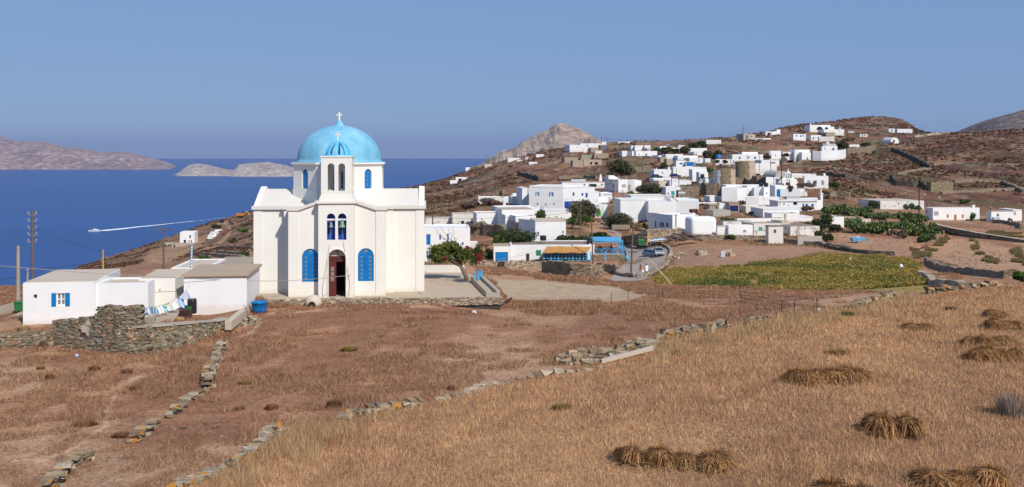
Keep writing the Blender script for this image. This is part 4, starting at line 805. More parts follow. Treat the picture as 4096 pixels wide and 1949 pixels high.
# ---- sheds around the yard
house('garage', 'concrete garage with a dark blue door next to the white van', 'S10', 342, 552, 582, 760, 262, 6, d=6, cat='garage', mat='beige', roof='beige', over=.1, feats=[('d', 348, 632, 530, 752, 'car_navy')])
house('shed', 'low whitewashed shed with clutter beside the dark pickup', 'S10', 690, 1100, 640, 790, 255, 5, d=5, cat='shed', mat='old_white', roof='roof_white')
house('shed', 'small stone shed with a tin roof behind the pallets', 'S10', -60, 185, 625, 720, 262, 6, d=5, cat='shed', mat='beige', roof='roof_tan', over=.15, feats=[('n', 70, 645, 100, 700, 'd')])
house('water_cistern', 'rough concrete cistern box in front of the white van', 'S10', 15, 375, 735, 860, 236, 6, d=6, cat='cistern', mat='grey_plaster', roof='concrete', par=.02)
house('shed', 'beige block shed beside the tall pole, left of the villa', 'S12', 1450, 1770, 85, 180, 285, 4, d=5, cat='shed', mat='beige', roof='beige')
house('house', 'plain white block between the beige shed and the villa', 'S12', 1772, 2062, 35, 190, 288, 4, d=6, roof='roof_white')
house('yard_wall', 'low white wall in front of the beige block shed', 'S12', 1475, 2250, 180, 235, 272, 3, d=.6, cat='wall')
# ---- blocks in the middle of the village (S9)
M_ = house('house', 'white house with a small dark window behind two parked cars', 'S9', 715, 1150, 730, 905, 355, 4, d=8, roof='roof_grey', feats=[('b', 905, 785, 938, 833, 'grey')])
chimney(M_, 'S9', 748, 790, 682, 735, 357, W_, 1); chimney(M_, 'S9', 1050, 1100, 665, 735, 357, W_)
house('building', 'long high white building with a dark blue door behind the parked cars', 'S9', 1182, 1990, 668, 880, 372, 3, d=9, cat='building', roof='roof_grey', feats=[('d', 1150, 768, 1184, 878, DB)])
o = house('house', 'tall white house with a dark brown shaded side and stained corner', 'S9', 1652, 2005, 720, 1000, 345, 18, xl=1566, mat='white', roof='roof_white'); house('', '', 'S9', 1820, 2036, 790, 985, 338, 14, xl=1745, root=o, feats=[('n', 1788, 912, 1800, 950, 'd', 'L')])
house('house', 'cream rendered house with a small blue door', 'S9', 828, 1100, 1002, 1148, 318, 14, xl=690, mat='cream', roof='roof_white', feats=[('d', 998, 1075, 1040, 1146, B_)])
house('house', 'long low white house behind two poles, right of the cream house', 'S9', 1102, 1626, 1005, 1146, 316, 5, d=8, roof='roof_white', over=.06)
house('house', 'low white roofs with a brown chimney in front of the parked cars', 'S9', 702, 1300, 955, 1000, 332, 4, d=7, roof='roof_white'); chimney([x for x in COL.objects if x.get('label', '').startswith('low white roofs')][0], 'S9', 970, 1000, 905, 968, 333)
house('house', 'white block with a sloping shaded end beside the windmill', 'S9', 1972, 2168, 955, 1110, 322, 14, xl=1895, roof='roof_white')
house('house', 'white house with a turquoise door in front of the olive tree', 'Z8', 1990, 2240, 122, 268, 292, 4, d=6, roof='roof_white', feats=[('d', 2080, 194, 2140, 266, 'teal'), ('g', 2018, 215, 2038, 250, 'glass')])
house('yard_wall', 'beige rubble retaining wall with a shaded end, right of the turquoise door', 'Z8', 2202, 2500, 180, 290, 284, 8, d=2, mat='stone_far', roof='beige', cat='wall')
house('', '', 'Z8', 2240, 2560, 108, 182, 296, 8, d=2, mat='stone_far', roof='roof_white', root=[x for x in COL.objects if x.get('label', '').startswith('beige rubble ret')][0])
o = house('house', 'white house with blue shutters and a big blue awning door', 'S9', 1254, 1500, 510, 680, 405, 16, xl=1178, roof='roof_tan', feats=[('b', 1336, 563, 1414, 606, B_)])
house('', '', 'S9', 1496, 1750, 542, 655, 404, 4, d=4, root=o, over=.1, feats=[('d', 1500, 548, 1668, 644, B_), ('o', 1690, 558, 1730, 640, B_)])
part_at(o, MB().lathe([(.5, 0), (.5, 1.2), (.2, 1.3), (0, 1.3)], 12), 'roof_tank', 'blue', 'S9', 1232, 505)
house('house', 'white house with a narrow sky blue door', 'S9', 1582, 1916, 440, 562, 430, 4, d=8, roof='roof_white', feats=[('d', 1800, 470, 1828, 538, 'sky_blue')])
house('ruin', 'round whitewashed stone ruin beside the blue water drum', 'S9', 1022, 1172, 468, 590, 425, 4, d=5, mat='mud_wall', roof='beige', cat='ruin')
house('house', 'low white roofs with a solar collector stand, below the dark shrubs', 'S9', 1000, 1420, 350, 440, 445, 3, d=9, roof='roof_white'); house('house', 'long low white roof above the blue awning house', 'S9', 1290, 1780, 385, 455, 438, 3, d=8, roof='roof_tan')
house('house', 'white cube with a shaded side above the beige shed', 'S9', 820, 938, 378, 430, 452, 16, xl=664, roof='roof_white'); house('shed', 'beige cube shed with a shaded side in the upper village', 'S9', 868, 1022, 425, 520, 438, 20, xl=790, mat='beige', roof='beige', cat='shed')
o = house('house', 'long white house of stepped bays with a blue window and a small red window', 'S9', 395, 790, 272, 432, 470, 3, d=8, roof='roof_white', feats=[('b', 500, 338, 540, 390, B_)])
house('', '', 'S9', 272, 394, 272, 432, 469, 14, xl=215, root=o, feats=[('b', 343, 335, 362, 368, 'red')]); house('', '', 'S9', 172, 216, 272, 432, 468, 14, xl=45, root=o); house('', '', 'S9', -70, 46, 268, 432, 472, 4, d=8, root=o)
o = house('house', 'white house with one blue window above the stepped bays', 'S9', 245, 485, 135, 262, 505, 4, d=8, roof='roof_white', feats=[('b', 438, 178, 458, 217, DB), ('n', 296, 172, 305, 192, 'd')]); house('', '', 'S9', 482, 622, 132, 262, 503, 4, d=8, root=o); house('', '', 'S9', 150, 246, 140, 200, 508, 4, d=8, root=o)
house('shed', 'small grey shed at the right foot of the upper white house', 'S9', 538, 662, 205, 265, 495, 6, d=5, mat='grey_plaster', roof='beige', cat='shed')
o = house('house', 'white skyline house with a blue roof tank and a solar heater', 'S9', 862, 1020, 155, 230, 548, 3, d=8, roof='roof_white', feats=[('b', 915, 165, 930, 190, 'brown')]); house('', '', 'S9', 860, 1400, 192, 250, 545, 3, d=9, root=o)
part_at(o, MB().lathe([(1.1, 0), (1.15, .2), (1.15, 1.5), (.8, 1.8), (0, 1.85)], 16), 'roof_tank', 'sky_blue', 'S9', 1044, 195, 546); part_at(o, MB().hexa([(0, 0, 0), (2.4, 0, -1.4), (2.4, 1.5, -1.4), (0, 1.5, 0), (0, 0, .15), (2.4, 0, -1.25), (2.4, 1.5, -1.25), (0, 1.5, .15)]).cyl((0, 0, .25), (0, 1.5, .25), .3), 'solar_heater', 'grey_metal', 'S9', 1095, 140, 548)
house('house', 'small white skyline house with a pink gable behind the grey trees', 'S9', 1312, 1482, 132, 205, 560, 6, xl=1280, roof='roof_white', feats=[('b', 1340, 160, 1360, 185, 'grey')])
house('house', 'white house with black roof tanks below the dark skyline trees', 'S9', 1655, 2012, 202, 300, 520, 4, d=9, roof='roof_white', feats=[]); house('', '', 'S9', 1560, 1700, 205, 300, 516, 4, d=8, root=[x for x in COL.objects if x.get('label', '').startswith('white house with black roof')][0])
house('house', 'low white house with a grey shaded end under the roof tanks', 'S9', 1700, 1915, 308, 375, 490, 14, xl=1545, roof='roof_white', feats=[('b', 1720, 335, 1770, 362, 'grey')])
part_at([x for x in COL.objects if x.get('label', '').startswith('low white house with a grey sh')][0], MB().lathe([(.7, 0), (.7, 1.0), (.4, 1.3), (0, 1.3)], 12).lathe([(.7, 0), (.7, 1.0), (.4, 1.3), (0, 1.3)], 12, (1.7, 0, 0)), 'roof_tank', 'black_plastic', 'S9', 1648, 308, 494)
house('shed', 'blank white shed standing against the sky left of the dirt track', 'N1', 462, 678, 442, 502, 600, -8, d=6, roof='roof_white', cat='shed')
house('shed', 'white awning-like hut under the village trees', 'N1', 442, 522, 716, 752, 400, 0, d=3, cat='hut'); house('yard_wall', 'white wall with a blue gate post behind the broken windmill', 'N1', 595, 900, 725, 785, 392, -6, d=.6, cat='wall', feats=[('d', 855, 745, 872, 782, B_)])
# ---- upper village left
house('house', 'white house with an angular gable end at the edge of the upper village', 'Z7', 338, 632, 342, 442, 525, 6, xl=265, roof='roof_white', feats=[('b', 463, 373, 478, 392, 'grey')])
o = house('house', 'long white ridge house behind a fig tree, blue doors at its right end', 'Z7', 520, 900, 318, 410, 545, 3, d=8, roof='roof_white', feats=[('d', 842, 362, 860, 408, DB), ('b', 632, 342, 650, 365, B_), ('b', 593, 342, 606, 390, 'green')]); house('', '', 'Z7', 890, 970, 292, 330, 552, 3, d=5, root=o)
house('stone_house', 'brown stone house with two blue doors on the ridge', 'Z7', 866, 1080, 345, 412, 535, 4, d=7, mat='stone_far', roof='beige', feats=[('d', 918, 362, 938, 409, B_), ('d', 967, 362, 986, 409, B_)])
house('yard_wall', 'small white wall corner under the gable end house', 'Z7', 575, 638, 412, 460, 518, 12, d=.5, cat='wall')
house('shed', 'plain beige shed under the ridge house', 'Z7', 702, 838, 390, 445, 515, 8, d=5, mat='beige', roof='beige', cat='shed')
house('shed', 'small broken white wall and shed on the slope', 'Z7', 780, 895, 440, 482, 500, 6, d=1, mat='old_white', cat='shed')
house('barn', 'long beige ruined barn with a teal window', 'Z7', 540, 760, 515, 575, 482, 5, d=7, mat='beige', roof='roof_tan', cat='barn', feats=[('b', 645, 530, 693, 560, 'teal')])
house('barn', 'beige gabled barn next to the teal windowed barn', 'Z7', 762, 1005, 490, 560, 480, 5, d=7, mat='beige', roof='roof_tan', cat='barn', feats=[('n', 790, 530, 800, 552, 'd')])
house('barn', 'low beige ruin with dark gaps at the left end of the ruins', 'Z7', 250, 545, 562, 620, 465, 8, xl=200, mat='beige', roof='roof_tan', cat='barn', feats=[('n', 484, 565, 526, 605, 'd')])
house('ruin', 'tall beige block with a dark shaded side among the ruins', 'Z7', 392, 570, 612, 700, 445, 18, xl=352, mat='beige', roof='beige', cat='ruin')
house('ruin', 'crumbling ruin of pale stones under the dark bush', 'Z7', 578, 890, 600, 680, 450, 4, d=5, mat='mud_wall', roof='beige', cat='ruin', feats=[('n', 765, 640, 825, 682, 'd'), ('n', 690, 640, 725, 682, 'd')])
house('house', 'small white skyline block above the terraced bank', 'Z7', 1172, 1400, 288, 330, 590, 3, d=6); house('ruin', 'brown stone ruin next to the small white skyline block', 'Z7', 1402, 1478, 292, 335, 590, 3, d=6, mat='stone_dark', roof='beige', cat='ruin')
house('ruin', 'broad roofless stone ruin below the skyline', 'Z7', 1030, 1400, 345, 420, 540, 3, d=5, mat='stone_far', roof='beige', cat='ruin')
# ---- far left ridge
house('house', 'white house with a terrace alone on the headland slope', 'Z5', 558, 705, 840, 896, 600, 5, d=8, feats=[('n', 590, 853, 635, 892, 'd'), ('g', 650, 862, 662, 875, 'glass')]); house('', '', 'Z5', 485, 575, 880, 930, 592, 5, d=6, root=[x for x in COL.objects if x.get('label', '').startswith('white house with a terrace alone')][0])
o = house('house', 'long white ridge house with a blue door annex under the grey mountain', 'Z5', 1230, 1455, 588, 645, 690, 3, d=8); house('', '', 'Z5', 1456, 1488, 578, 612, 690, 3, d=4, root=o, feats=[('d', 1465, 587, 1478, 611, B_)]); house('', '', 'Z5', 1345, 1530, 614, 632, 680, 3, d=1, root=o)
house('house', 'small white cube in front of the mountain foot', 'Z5', 1595, 1690, 540, 580, 660, 8, xl=1582, feats=[('n', 1640, 552, 1650, 565, 'd')])
house('house', 'white stepped house low on the ridge under the mountain', 'Z5', 1500, 1610, 640, 672, 625, 3, d=6)
house('shed', 'cream shed beside the stone ruin on the left ridge', 'Z5', 928, 1025, 668, 714, 690, 4, d=6, mat='cream', cat='shed'); house('ruin', 'roofless stone ruin with window holes on the left ridge', 'Z5', 760, 900, 692, 735, 690, 4, d=6, mat='stone_far', roof='beige', cat='ruin', feats=[('n', 785, 703, 795, 722, 'd'), ('n', 820, 703, 832, 722, 'd'), ('n', 862, 703, 872, 722, 'd')]); house('shed', 'white hut at the far left end of the ridge', 'Z5', 684, 756, 710, 748, 695, 4, d=5, cat='hut')
# ---- upper right
o = house('house', 'long white house with three small blue windows above the windmills', 'N1', 845, 1300, 655, 745, 432, 3, d=8, feats=[('b', 938, 690, 965, 723, B_), ('b', 1070, 690, 1098, 712, B_), ('b', 1163, 690, 1193, 722, B_)]); house('', '', 'N1', 990, 1220, 620, 660, 440, 3, d=6, root=o)
o = house('house', 'white house with one small square vent above the second windmill', 'N1', 1392, 1562, 602, 722, 440, 14, xl=1326, feats=[('b', 1472, 657, 1488, 683, 'grey')]); house('', '', 'N1', 1588, 1745, 618, 690, 445, 6, d=5, root=o)
o = house('house', 'white stepped house with a cistern right of the second windmill', 'N1', 1270, 1535, 740, 800, 395, 4, d=8); house('', '', 'N1', 1185, 1500, 790, 880, 378, 4, d=7, root=o)
o = house('walled_farm', 'long white walled compound with a curved end, in front of the blue doored chapel', 'N1', 1868, 2000, 625, 720, 440, 20, xl=1822, cat='compound'); house('', '', 'N1', 1760, 1985, 585, 720, 443, 2, d=7, root=o, feats=[('n', 1842, 645, 1866, 668, 'd')])
pts = [q('N1', x, y) for x, y in ((2028, 714), (2150, 718), (2280, 714), (2400, 706), (2480, 696), (2517, 680))]
mb = MB(); Ys = [438, 436, 437, 441, 448, 458]; pv_ = [P(a, b, Y) for (a, b), Y in zip(pts, Ys)]; Mi = ROOTM[o.name].inverted()
for a, b in zip(pv_, pv_[1:]):
    u = Vector((0, .5, 0)); hh = Vector((0, 0, 112*FR['N1'][2]/F*438)); dn = Vector((0, 0, -1)); mb.hexa([Mi @ p for p in (a+dn, b+dn, b+u+dn, a+u+dn, a+hh, b+hh, b+u+hh, a+u+hh)])
mb.build('curved_wall', W_, o)
o = house('chapel', 'small white chapel with grey barrel roof, blue door and a bell gable', 'N1', 2162, 2390, 535, 602, 462, 6, xl=2138, cat='chapel', feats=[('d', 2315, 560, 2345, 601, B_), ('b', 2196, 560, 2210, 580, B_)])
k = FR['N1'][2]/F*462
part_at(o, MB().prism([(math.cos(t)*2.4, math.sin(t)*1.25) for t in np.linspace(0, math.pi, 13)], 0, 200*k, 0), 'barrel_roof', 'grey_plaster', 'N1', 2158, 536, 465.5)
mb = MB(); holed(mb, [(-1.0, 0), (1.0, 0), (1.0, 1.2), (.5, 2.0), (0, 2.3), (-.5, 2.0), (-1.0, 1.2)], [arch(-.42, .5, .2, 1.4, 6), arch(.42, .5, .2, 1.4, 6)], 0, .4); part_at(o, mb, 'bell_gable', W_, 'N1', 2252, 535, 463)
house('house', 'white cottage with two blue windows and a blue door on the upper hillside', 'N1', 1742, 1925, 355, 432, 560, 10, xl=1715, feats=[('b', 1778, 370, 1798, 395, B_), ('d', 1843, 370, 1862, 402, B_), ('b', 1880, 370, 1898, 395, B_)])
o = house('house', 'white cottage with three dark openings, right of the blue windowed one', 'N1', 2002, 2155, 372, 438, 560, 12, xl=1945, feats=[('n', 2028, 398, 2045, 437, 'd'), ('n', 2067, 398, 2080, 415, 'd'), ('n', 2102, 398, 2122, 437, 'd')]); house('', '', 'N1', 2122, 2348, 392, 434, 556, 3, d=2, root=o, mat='old_white')
o = house('villa', 'white hilltop villa with two large arched openings', 'N1', 1985, 2290, 222, 310, 605, 4, d=9, cat='villa', feats=[('a', 2083, 245, 2178, 300, 'd'), ('a', 2205, 252, 2255, 287, 'd')]); house('', '', 'N1', 2190, 2490, 287, 338, 598, 4, d=7, root=o, feats=[('b', 2415, 305, 2432, 322, 'grey')]); house('', '', 'N1', 2285, 2345, 250, 285, 608, 4, d=6, root=o)
chimney(o, 'N1', 1985, 2000, 195, 225, 606); chimney(o, 'N1', 2422, 2434, 262, 288, 602)
o = house('house', 'white flat house with a dark doorway under the rocky skyline', 'N1', 1335, 1550, 318, 372, 612, 10, xl=1292, feats=[('n', 1405, 330, 1420, 371, 'd'), ('n', 1358, 335, 1400, 371, 'd')]); house('', '', 'N1', 1500, 1552, 290, 330, 616, 6, d=4, root=o)
o = house('house', 'unfinished grey concrete house with a yellow side wall on the hill', 'N1', 1008, 1115, 350, 450, 585, 10, xl=905, mat='concrete', roof='concrete', feats=[('n', 1050, 376, 1068, 420, 'd')]); house('', '', 'N1', 1115, 1178, 360, 440, 587, 6, d=6, mat='cream', root=o, feats=[('n', 1122, 378, 1138, 402, 'd')]); house('', '', 'N1', 775, 905, 432, 462, 580, 4, d=5, mat='concrete', root=o)
house('yard_wall', 'white boundary wall in front of the unfinished concrete house', 'N1', 1185, 1415, 415, 442, 575, 3, d=.5, cat='wall')
house('shed', 'small beige shed below the arched hilltop villa', 'N1', 2225, 2355, 330, 370, 575, 6, d=5, mat='beige', roof='beige', cat='shed')
house('shed', 'tiny white hut with a blue door standing alone on the hill', 'N3', 826, 904, 373, 413, 640, 3, d=4, cat='hut', feats=[('d', 855, 381, 873, 412, DB)]); house('shed', 'long plain white shed right of the tiny hut on the hill', 'N3', 934, 1132, 376, 438, 630, -4, d=5, cat='shed')
house('house', 'small white ruin with two openings below the hilltop villa', 'N3', 453, 552, 442, 482, 600, 3, d=5, mat='old_white', feats=[('n', 478, 450, 490, 480, 'd'), ('n', 510, 448, 524, 470, 'd')])
o = empty('chapel', P(*q('N3', 903, 552), 540), 'white barrel vaulted chapel with a red door on the slope', 'chapel', R(8)); k = FR['N3'][2]/F*540
MB().prism([(-58*k, -1.5)]+[(58*k, -1.5)]+[(58*k*math.cos(t), 8*k+56*k*math.sin(t)) for t in np.linspace(0, math.pi, 17)], 0, 9).build('wall', W_, o); MB().box(-24*k, -.05, 8*k, 0, -.004, 35*k).build('door', 'maroon', o)
house('house', 'low white house half hidden by trees behind the chapel wall', 'N3', 275, 445, 578, 615, 520, 3, d=6)
house('stone_hut', 'square brown dry stone hut with a shaded end on the right hillside', 'N3', 1372, 1662, 1068, 1182, 318, 12, xl=1308, mat='stone_mill', roof='beige', cat='hut', par=.4)
# ---- right side farm
o = house('farmhouse', 'white farmhouse with an orange door and two small orange windows', 'S13', 1228, 1918, 268, 447, 240, 6, xl=1113, roof='roof_tan', par=.08, feats=[('d', 1540, 367, 1578, 447, 'orange'), ('b', 1432, 363, 1460, 415, 'orange'), ('b', 1655, 366, 1682, 417, 'orange'), ('p', 1246, 316, 1310, 377, 'grey'), ('p', 1122, 296, 1146, 345, 'grey', 'L'), ('p', 1494, 362, 1508, 388, 'white_paint')])
chimney(o, 'S13', 1802, 1840, 222, 268, 243); part_at(o, MB().box(0, 0, -1.5, 8.9, 1.8, .1), 'terrace', 'stone_far', 'S13', 1780, 445, 238.3)
o = house('farmhouse', 'white farmhouse with one small brown window at the right edge', 'S13', 2092, 2420, 322, 465, 236, 8, xl=2018, roof='roof_tan', par=.05, over=.05, feats=[('b', 2174, 352, 2204, 395, 'brown')]); house('', '', 'S13', 2418, 2544, 302, 460, 239, 6, d=6, root=o, over=.05, feats=[('p', 2428, 318, 2456, 372, 'grey')])
part_at(o, MB().box(0, -.7, 0, 1.6, 0, .9), 'water_box', 'grey_metal', 'S13', 2102, 460, 235.5)
o = house('barn', 'long whitewashed barn with a sagging grey slab roof', 'S13', 450, 1097, 165, 285, 282, 6, d=13, mat='old_white', roof='roof_grey', par=.02, cat='barn', feats=[('n', 712, 190, 726, 218, 'd')])
house('shed', 'small blank white shed beside the prickly pears', 'N4', 72, 246, 545, 660, 205, 6, d=5, cat='shed'); house('shed', 'low concrete sheds half buried in the prickly pears', 'N4', 250, 500, 552, 620, 212, 4, d=4, mat='beige', roof='beige', cat='shed')
house('yard_wall', 'short pale wall block in the prickly pears', 'N4', 484, 594, 570, 620, 204, 4, d=.6, mat='cream', cat='wall')
# ================================================================ other buildings, walls, poles
def find(s): return [x for x in COL.objects if str(x.get('label', '')).startswith(s)][0]
# ---- broken windmills
def windmill(fr, x0, x1, yt, yb, Y, label, roofbits):
    (xa, y1), (xb, y0) = q(fr, x0, yb), q(fr, x1, yt); r = (xb-xa)/2/F*Y; c = P((xa+xb)/2, y1, Y+r*.9); h = (y1-y0)/F*Y
    pad(c, 1, 0, .1, .1)
    o = empty('windmill', c, label, 'windmill', 0, 'roofless windmill towers'); n = 56; m_ = 16; rnd = np.random.default_rng(int(x0))
    V = []; 
    for j in range(m_+1):
        for k in range(n):
            a = 2*math.pi*k/n; t = j/m_; top = h*(1-.05*rnd.random()*(j == m_)-.07*(math.sin(a*2+1.3) > .2)*(j == m_)); z = -1+(top+1)*t
            rr = r*(1.04-.08*t)+.05*(rnd.random()-.5); V.append((rr*math.cos(a), rr*math.sin(a), z))
    Fq = [(j*n+k, j*n+(k+1) % n, (j+1)*n+(k+1) % n, (j+1)*n+k) for j in range(m_) for k in range(n)]
    mb = MB(); mb.add(V, Fq); mb.add([(x*.86, y*.86, z-.1) for x, y, z in V[m_*n:]]+[(x*.86, y*.86, h*.55) for x, y, z in V[m_*n:]], [(k, (k+1) % n, n+(k+1) % n, n+k) for k in range(n)]+[tuple(range(n, 2*n))])
    mb.add([V[m_*n+k] for k in range(n)]+[(V[m_*n+k][0]*.86, V[m_*n+k][1]*.86, V[m_*n+k][2]-.1) for k in range(n)], [(k, (k+1) % n, n+(k+1) % n, n+k) for k in range(n)])
    mb.build('tower', 'stone_mill', o, fixn=True)
    def patch(a0, a1, z0, z1, mat, name, seed):
        rg = np.random.default_rng(seed); na = 18; nz = 12; vs = []; fs = []
        for j in range(nz+1):
            l = a0+.16*(rg.random()-.5); rr_ = a1+.05*(rg.random()-.5)
            for k in range(na+1):
                a = l+(rr_-l)*k/na; z = z0+(z1-z0)*j/nz; t = (z+1)/(h+1); q_ = r*(1.04-.08*t)+.07; vs.append((q_*math.cos(a), q_*math.sin(a), z))
        fs = [(j*(na+1)+k, j*(na+1)+k+1, (j+1)*(na+1)+k+1, (j+1)*(na+1)+k) for j in range(nz) for k in range(na)]
        MB().add(vs, fs).build(name, mat, o)
    patch(R(-66 if roofbits else -80), R(8), -.6, h*.93, 'mill_render', 'render_coat', int(x0)); patch(R(-215), R(-122 if roofbits else -160), -.6, h*.9, 'old_white', 'render_coat', int(x1))
    if roofbits:
        mb = MB()
        for k in range(9):
            a = rnd.random()*6.28; mb.cyl((r*.8*math.cos(a), r*.8*math.sin(a), h-.2), (-1.1+rnd.random(), .3*rnd.random(), h+1.6*rnd.random()), .09, .06, 5)
        mb.prism([(-r*.8, h), (-r*.35, h+1.3), (r*.05, h+.35), (r*.8, h+.15), (r*.8, h)], -.6, .4); mb.build('roof_beam', 'stone_dark', o)
mat_plaster('mill_render', (.50, .38, .28), dirt=(.24, .2, .14), amt=.7, peel=.35)
windmill('N1', 875, 1182, 745, 1020, 345, 'taller roofless windmill tower with flaking render, the farther of two', False)
windmill('N1', 563, 887, 848, 1160, 318, 'nearer roofless windmill tower with a collapsed timber cap', True)
# ---- small church with the bell gable
o = house('church', 'small white church with a tall two bell gable and dark red door', 'S10', 1430, 1740, 90, 290, 302, 14, xl=1265, cat='church', feats=[('n', 1512, 92, 1600, 215, 'd')], root=None)
k = FR['S10'][2]/F*302
part_at(o, MB().box(-36*k, -.1, 0, 36*k, .1, 62*k), 'door', 'maroon', 'S10', 1549, 215, 302.4); part_at(o, MB().box(-12*k, -.08, 0, 12*k, .1, 36*k), 'window', 'maroon', 'S10', 1460, 212, 301.8)
k = FR['N1'][2]/F*302; mb = MB()
holed(mb, [(-165*k, -30*k), (165*k, -30*k), (120*k, 20*k), (62*k, 60*k), (60*k, 105*k), (30*k, 122*k), (22*k, 140*k), (0, 152*k), (-22*k, 140*k), (-30*k, 122*k), (-60*k, 105*k), (-62*k, 60*k), (-120*k, 20*k)], [arch(-32*k, 30*k, 38*k, 112*k, 6), arch(5*k, 26*k, 38*k, 118*k, 6), arch(40*k, 26*k, 38*k, 112*k, 6)], -.15, .4)
g = part_at(o, mb, 'bell_gable', 'white', 'N1', 1668, 1046, 303); mb = MB(); mb.box(-.05, .1, 150*k, .05, .2, 182*k).box(-.35, .101, 166*k, .35, .199, 166*k+.1); c_ = mb.build('cross', 'cross_cream', g)
part_at(o, MB().prism([(math.cos(t)*2.6, math.sin(t)*1.9) for t in np.linspace(0, math.pi, 15)], -1, 7), 'barrel_roof', 'grey_plaster', 'N1', 1560, 990, 306.5)
part_at(o, MB().box(0, 0, -2, 3.2, .4, 1.9), 'yard_wall', 'white', 'N1', 1342, 1085, 300); part_at(o, MB().box(0, 0, -2, 4.6, .4, .95), 'yard_wall', 'white', 'N1', 1745, 1208, 292)
o = house('house', 'white house with a glazed white door between pale shuttered windows beside the small church', 'N1', 1905, 2258, 972, 1140, 305, 3, xl=1882, roof='roof_white', feats=[('d', 2035, 1040, 2090, 1132, 'white_paint'), ('b', 1945, 1040, 1990, 1105, 'grey'), ('b', 2150, 1038, 2195, 1108, 'grey')])
chimney(o, 'N1', 2182, 2212, 932, 975, 308); part_at(o, MB().box(-.45, .0, .9, -.08, .05, 1.9).box(.08, .0, .9, .45, .05, 1.9), 'door_pane', 'glass', 'N1', 2062, 1130, 304.9)
house('house', 'low white house roof with a stone end behind the small church', 'N1', 1725, 2080, 942, 975, 325, 3, d=6); house('yard_wall', 'long curved white wall left of the small church', 'N1', 1255, 1545, 935, 1005, 318, 4, d=.5, cat='wall')
# ---- cafe
cf = house('cafe', 'white flat roofed cafe with a reed awning over its blue glazed veranda', 'Z6', 1262, 2312, 902, 1112, 178.5, 2, d=9, roof='roof_brown', par=.14, cat='cafe', feats=[('d', 1462, 1012, 1505, 1112, 'wood_dark'), ('b', 1590, 970, 1655, 1043, 'green')])
house('', '', 'Z6', 1046, 1260, 922, 1122, 177.6, 2, d=7, roof='roof_tan', par=.05, root=cf, feats=[('d', 1066, 994, 1230, 1120, 'blue')])
k = FR['Z6'][2]/F*176.5; mb = MB(); W2 = (2252-1693)*k; hV = 102*k; nb = 12
for i in range(nb+1): wv = .14 if i % 2 == 0 else .07; mb.box(i*W2/nb-wv*.8, -wv/2, 0, i*W2/nb+wv*.8, wv/2, hV)
for z in (.0, hV*.34, hV*.66, hV-.14): mb.box(-.05, -.03, z, W2+.05, .03, z+(.14 if z in (0., hV-.14) else .07))
vr = part_at(cf, mb, 'veranda', 'sky_blue', 'Z6', 1693, 1112, 176.6)
part_at(cf, MB().box(.05, .05, .05, W2-.05, .08, hV-.05), 'veranda_glass', 'glass', 'Z6', 1693, 1112, 176.7)
a, b, c_, d_ = (P(*q('Z6', *p), Y) for p, Y in (((1735, 924), 178.4), ((2300, 934), 178.6), ((2246, 1006), 175.9), ((1684, 1006), 175.7)))
Mi = ROOTM[cf.name].inverted(); n = 26; mb = MB(); rg = random.Random(3)
for i in range(n):
    t0, t1 = i/n, (i+.94)/n; p = [d_.lerp(c_, t0), d_.lerp(c_, t1), a.lerp(b, t1), a.lerp(b, t0)]; dz = Vector((0, 0, rg.uniform(0, .05))); up = Vector((0, 0, .07)); sag = Vector((0, 0, -.05*math.sin(t0*17)))
    mb.hexa([Mi @ (x+dz+sag) for x in p]+[Mi @ (x+dz+sag+up) for x in p])
mb.build('reed_awning', 'reed', cf)
for xx in (2296, 2484): part_at(cf, MB().box(-.11, -.11, 0, .11, .11, (1110-985)*k), 'post', 'sky_blue', 'Z6', xx, 1112, 176.3)
part_at(cf, MB().lathe([(.55, 0), (.6, .1), (.6, .8), (.5, .95), (.15, 1.0), (0, 1.0)], 14), 'roof_tank', 'black_plastic', 'Z6', 1683, 846, 184); part_at(cf, MB().lathe([(.6, 0), (.6, 1.3), (.2, 1.4), (0, 1.4)], 14), 'roof_tank', 'black_plastic', 'Z6', 2283, 912, 182)
# ---- raised cafe terrace with pergola
fz = -18.73; x0, x1 = (P(*q('S6', x, 510), 179).x for x in (435, 1215))
TC = empty('cafe_terrace', (x0, 178.6, fz), 'raised stone terrace of the cafe under a flat sky blue pergola', 'terrace'); wT = x1-x0; pad(Vector((x0, 178.6, -19.98)), 1, 0, wT, 9, True)
MB().box(0, 0, -2.6, wT, 9.3, -.12).build('base', 'stone_far', TC); MB().box(-.05, -.06, -.119, wT+.05, 9.35, 0).build('floor', 'grey_plaster', TC)
mb = MB(); mb.box(.2, .1, 2.36, wT-.3, 8.6, 2.44)
for i in range(9): mb.box(.25+i*(wT-.7)/8, .0, 2.22, .35+i*(wT-.7)/8, 8.7, 2.355)
mb.box(.1, .02, 2.1, wT-.2, .14, 2.218).box(.1, 8.5, 2.1, wT-.2, 8.62, 2.218); MB_ = mb.build('pergola_roof', 'sky_blue', TC)
for x, y in ((wT-.45, .2), (wT-.45, 4.3), (wT-.45, 8.4), (wT-1.6, 8.4), (.3, 8.4)): MB().box(x-.1, y-.1, 0, x+.1, y+.1, 2.1).build('post', 'sky_blue', TC)
mb = MB(); nR = 5
for i in range(nR+1): mb.box(.6+i*(wT-.9)/nR-.05, .02, 0, .6+i*(wT-.9)/nR+.05, .12, .98)
mb.box(.55, .03, .9, wT-.25, .11, .98).box(.55, .03, .08, wT-.25, .11, .14); mb.build('railing', 'sky_blue', TC)
mb = MB()
for i in range(nR):
    a0 = .6+i*(wT-.9)/nR; L = (wT-.9)/nR
    for z in (.75, .45): mb.tube([(a0+L*t, .0, z-.22*(1-(2*t-1)**2)) for t in np.linspace(0, 1, 7)], .025, 5)
mb.build('rope_rail', 'wire_pale', TC)
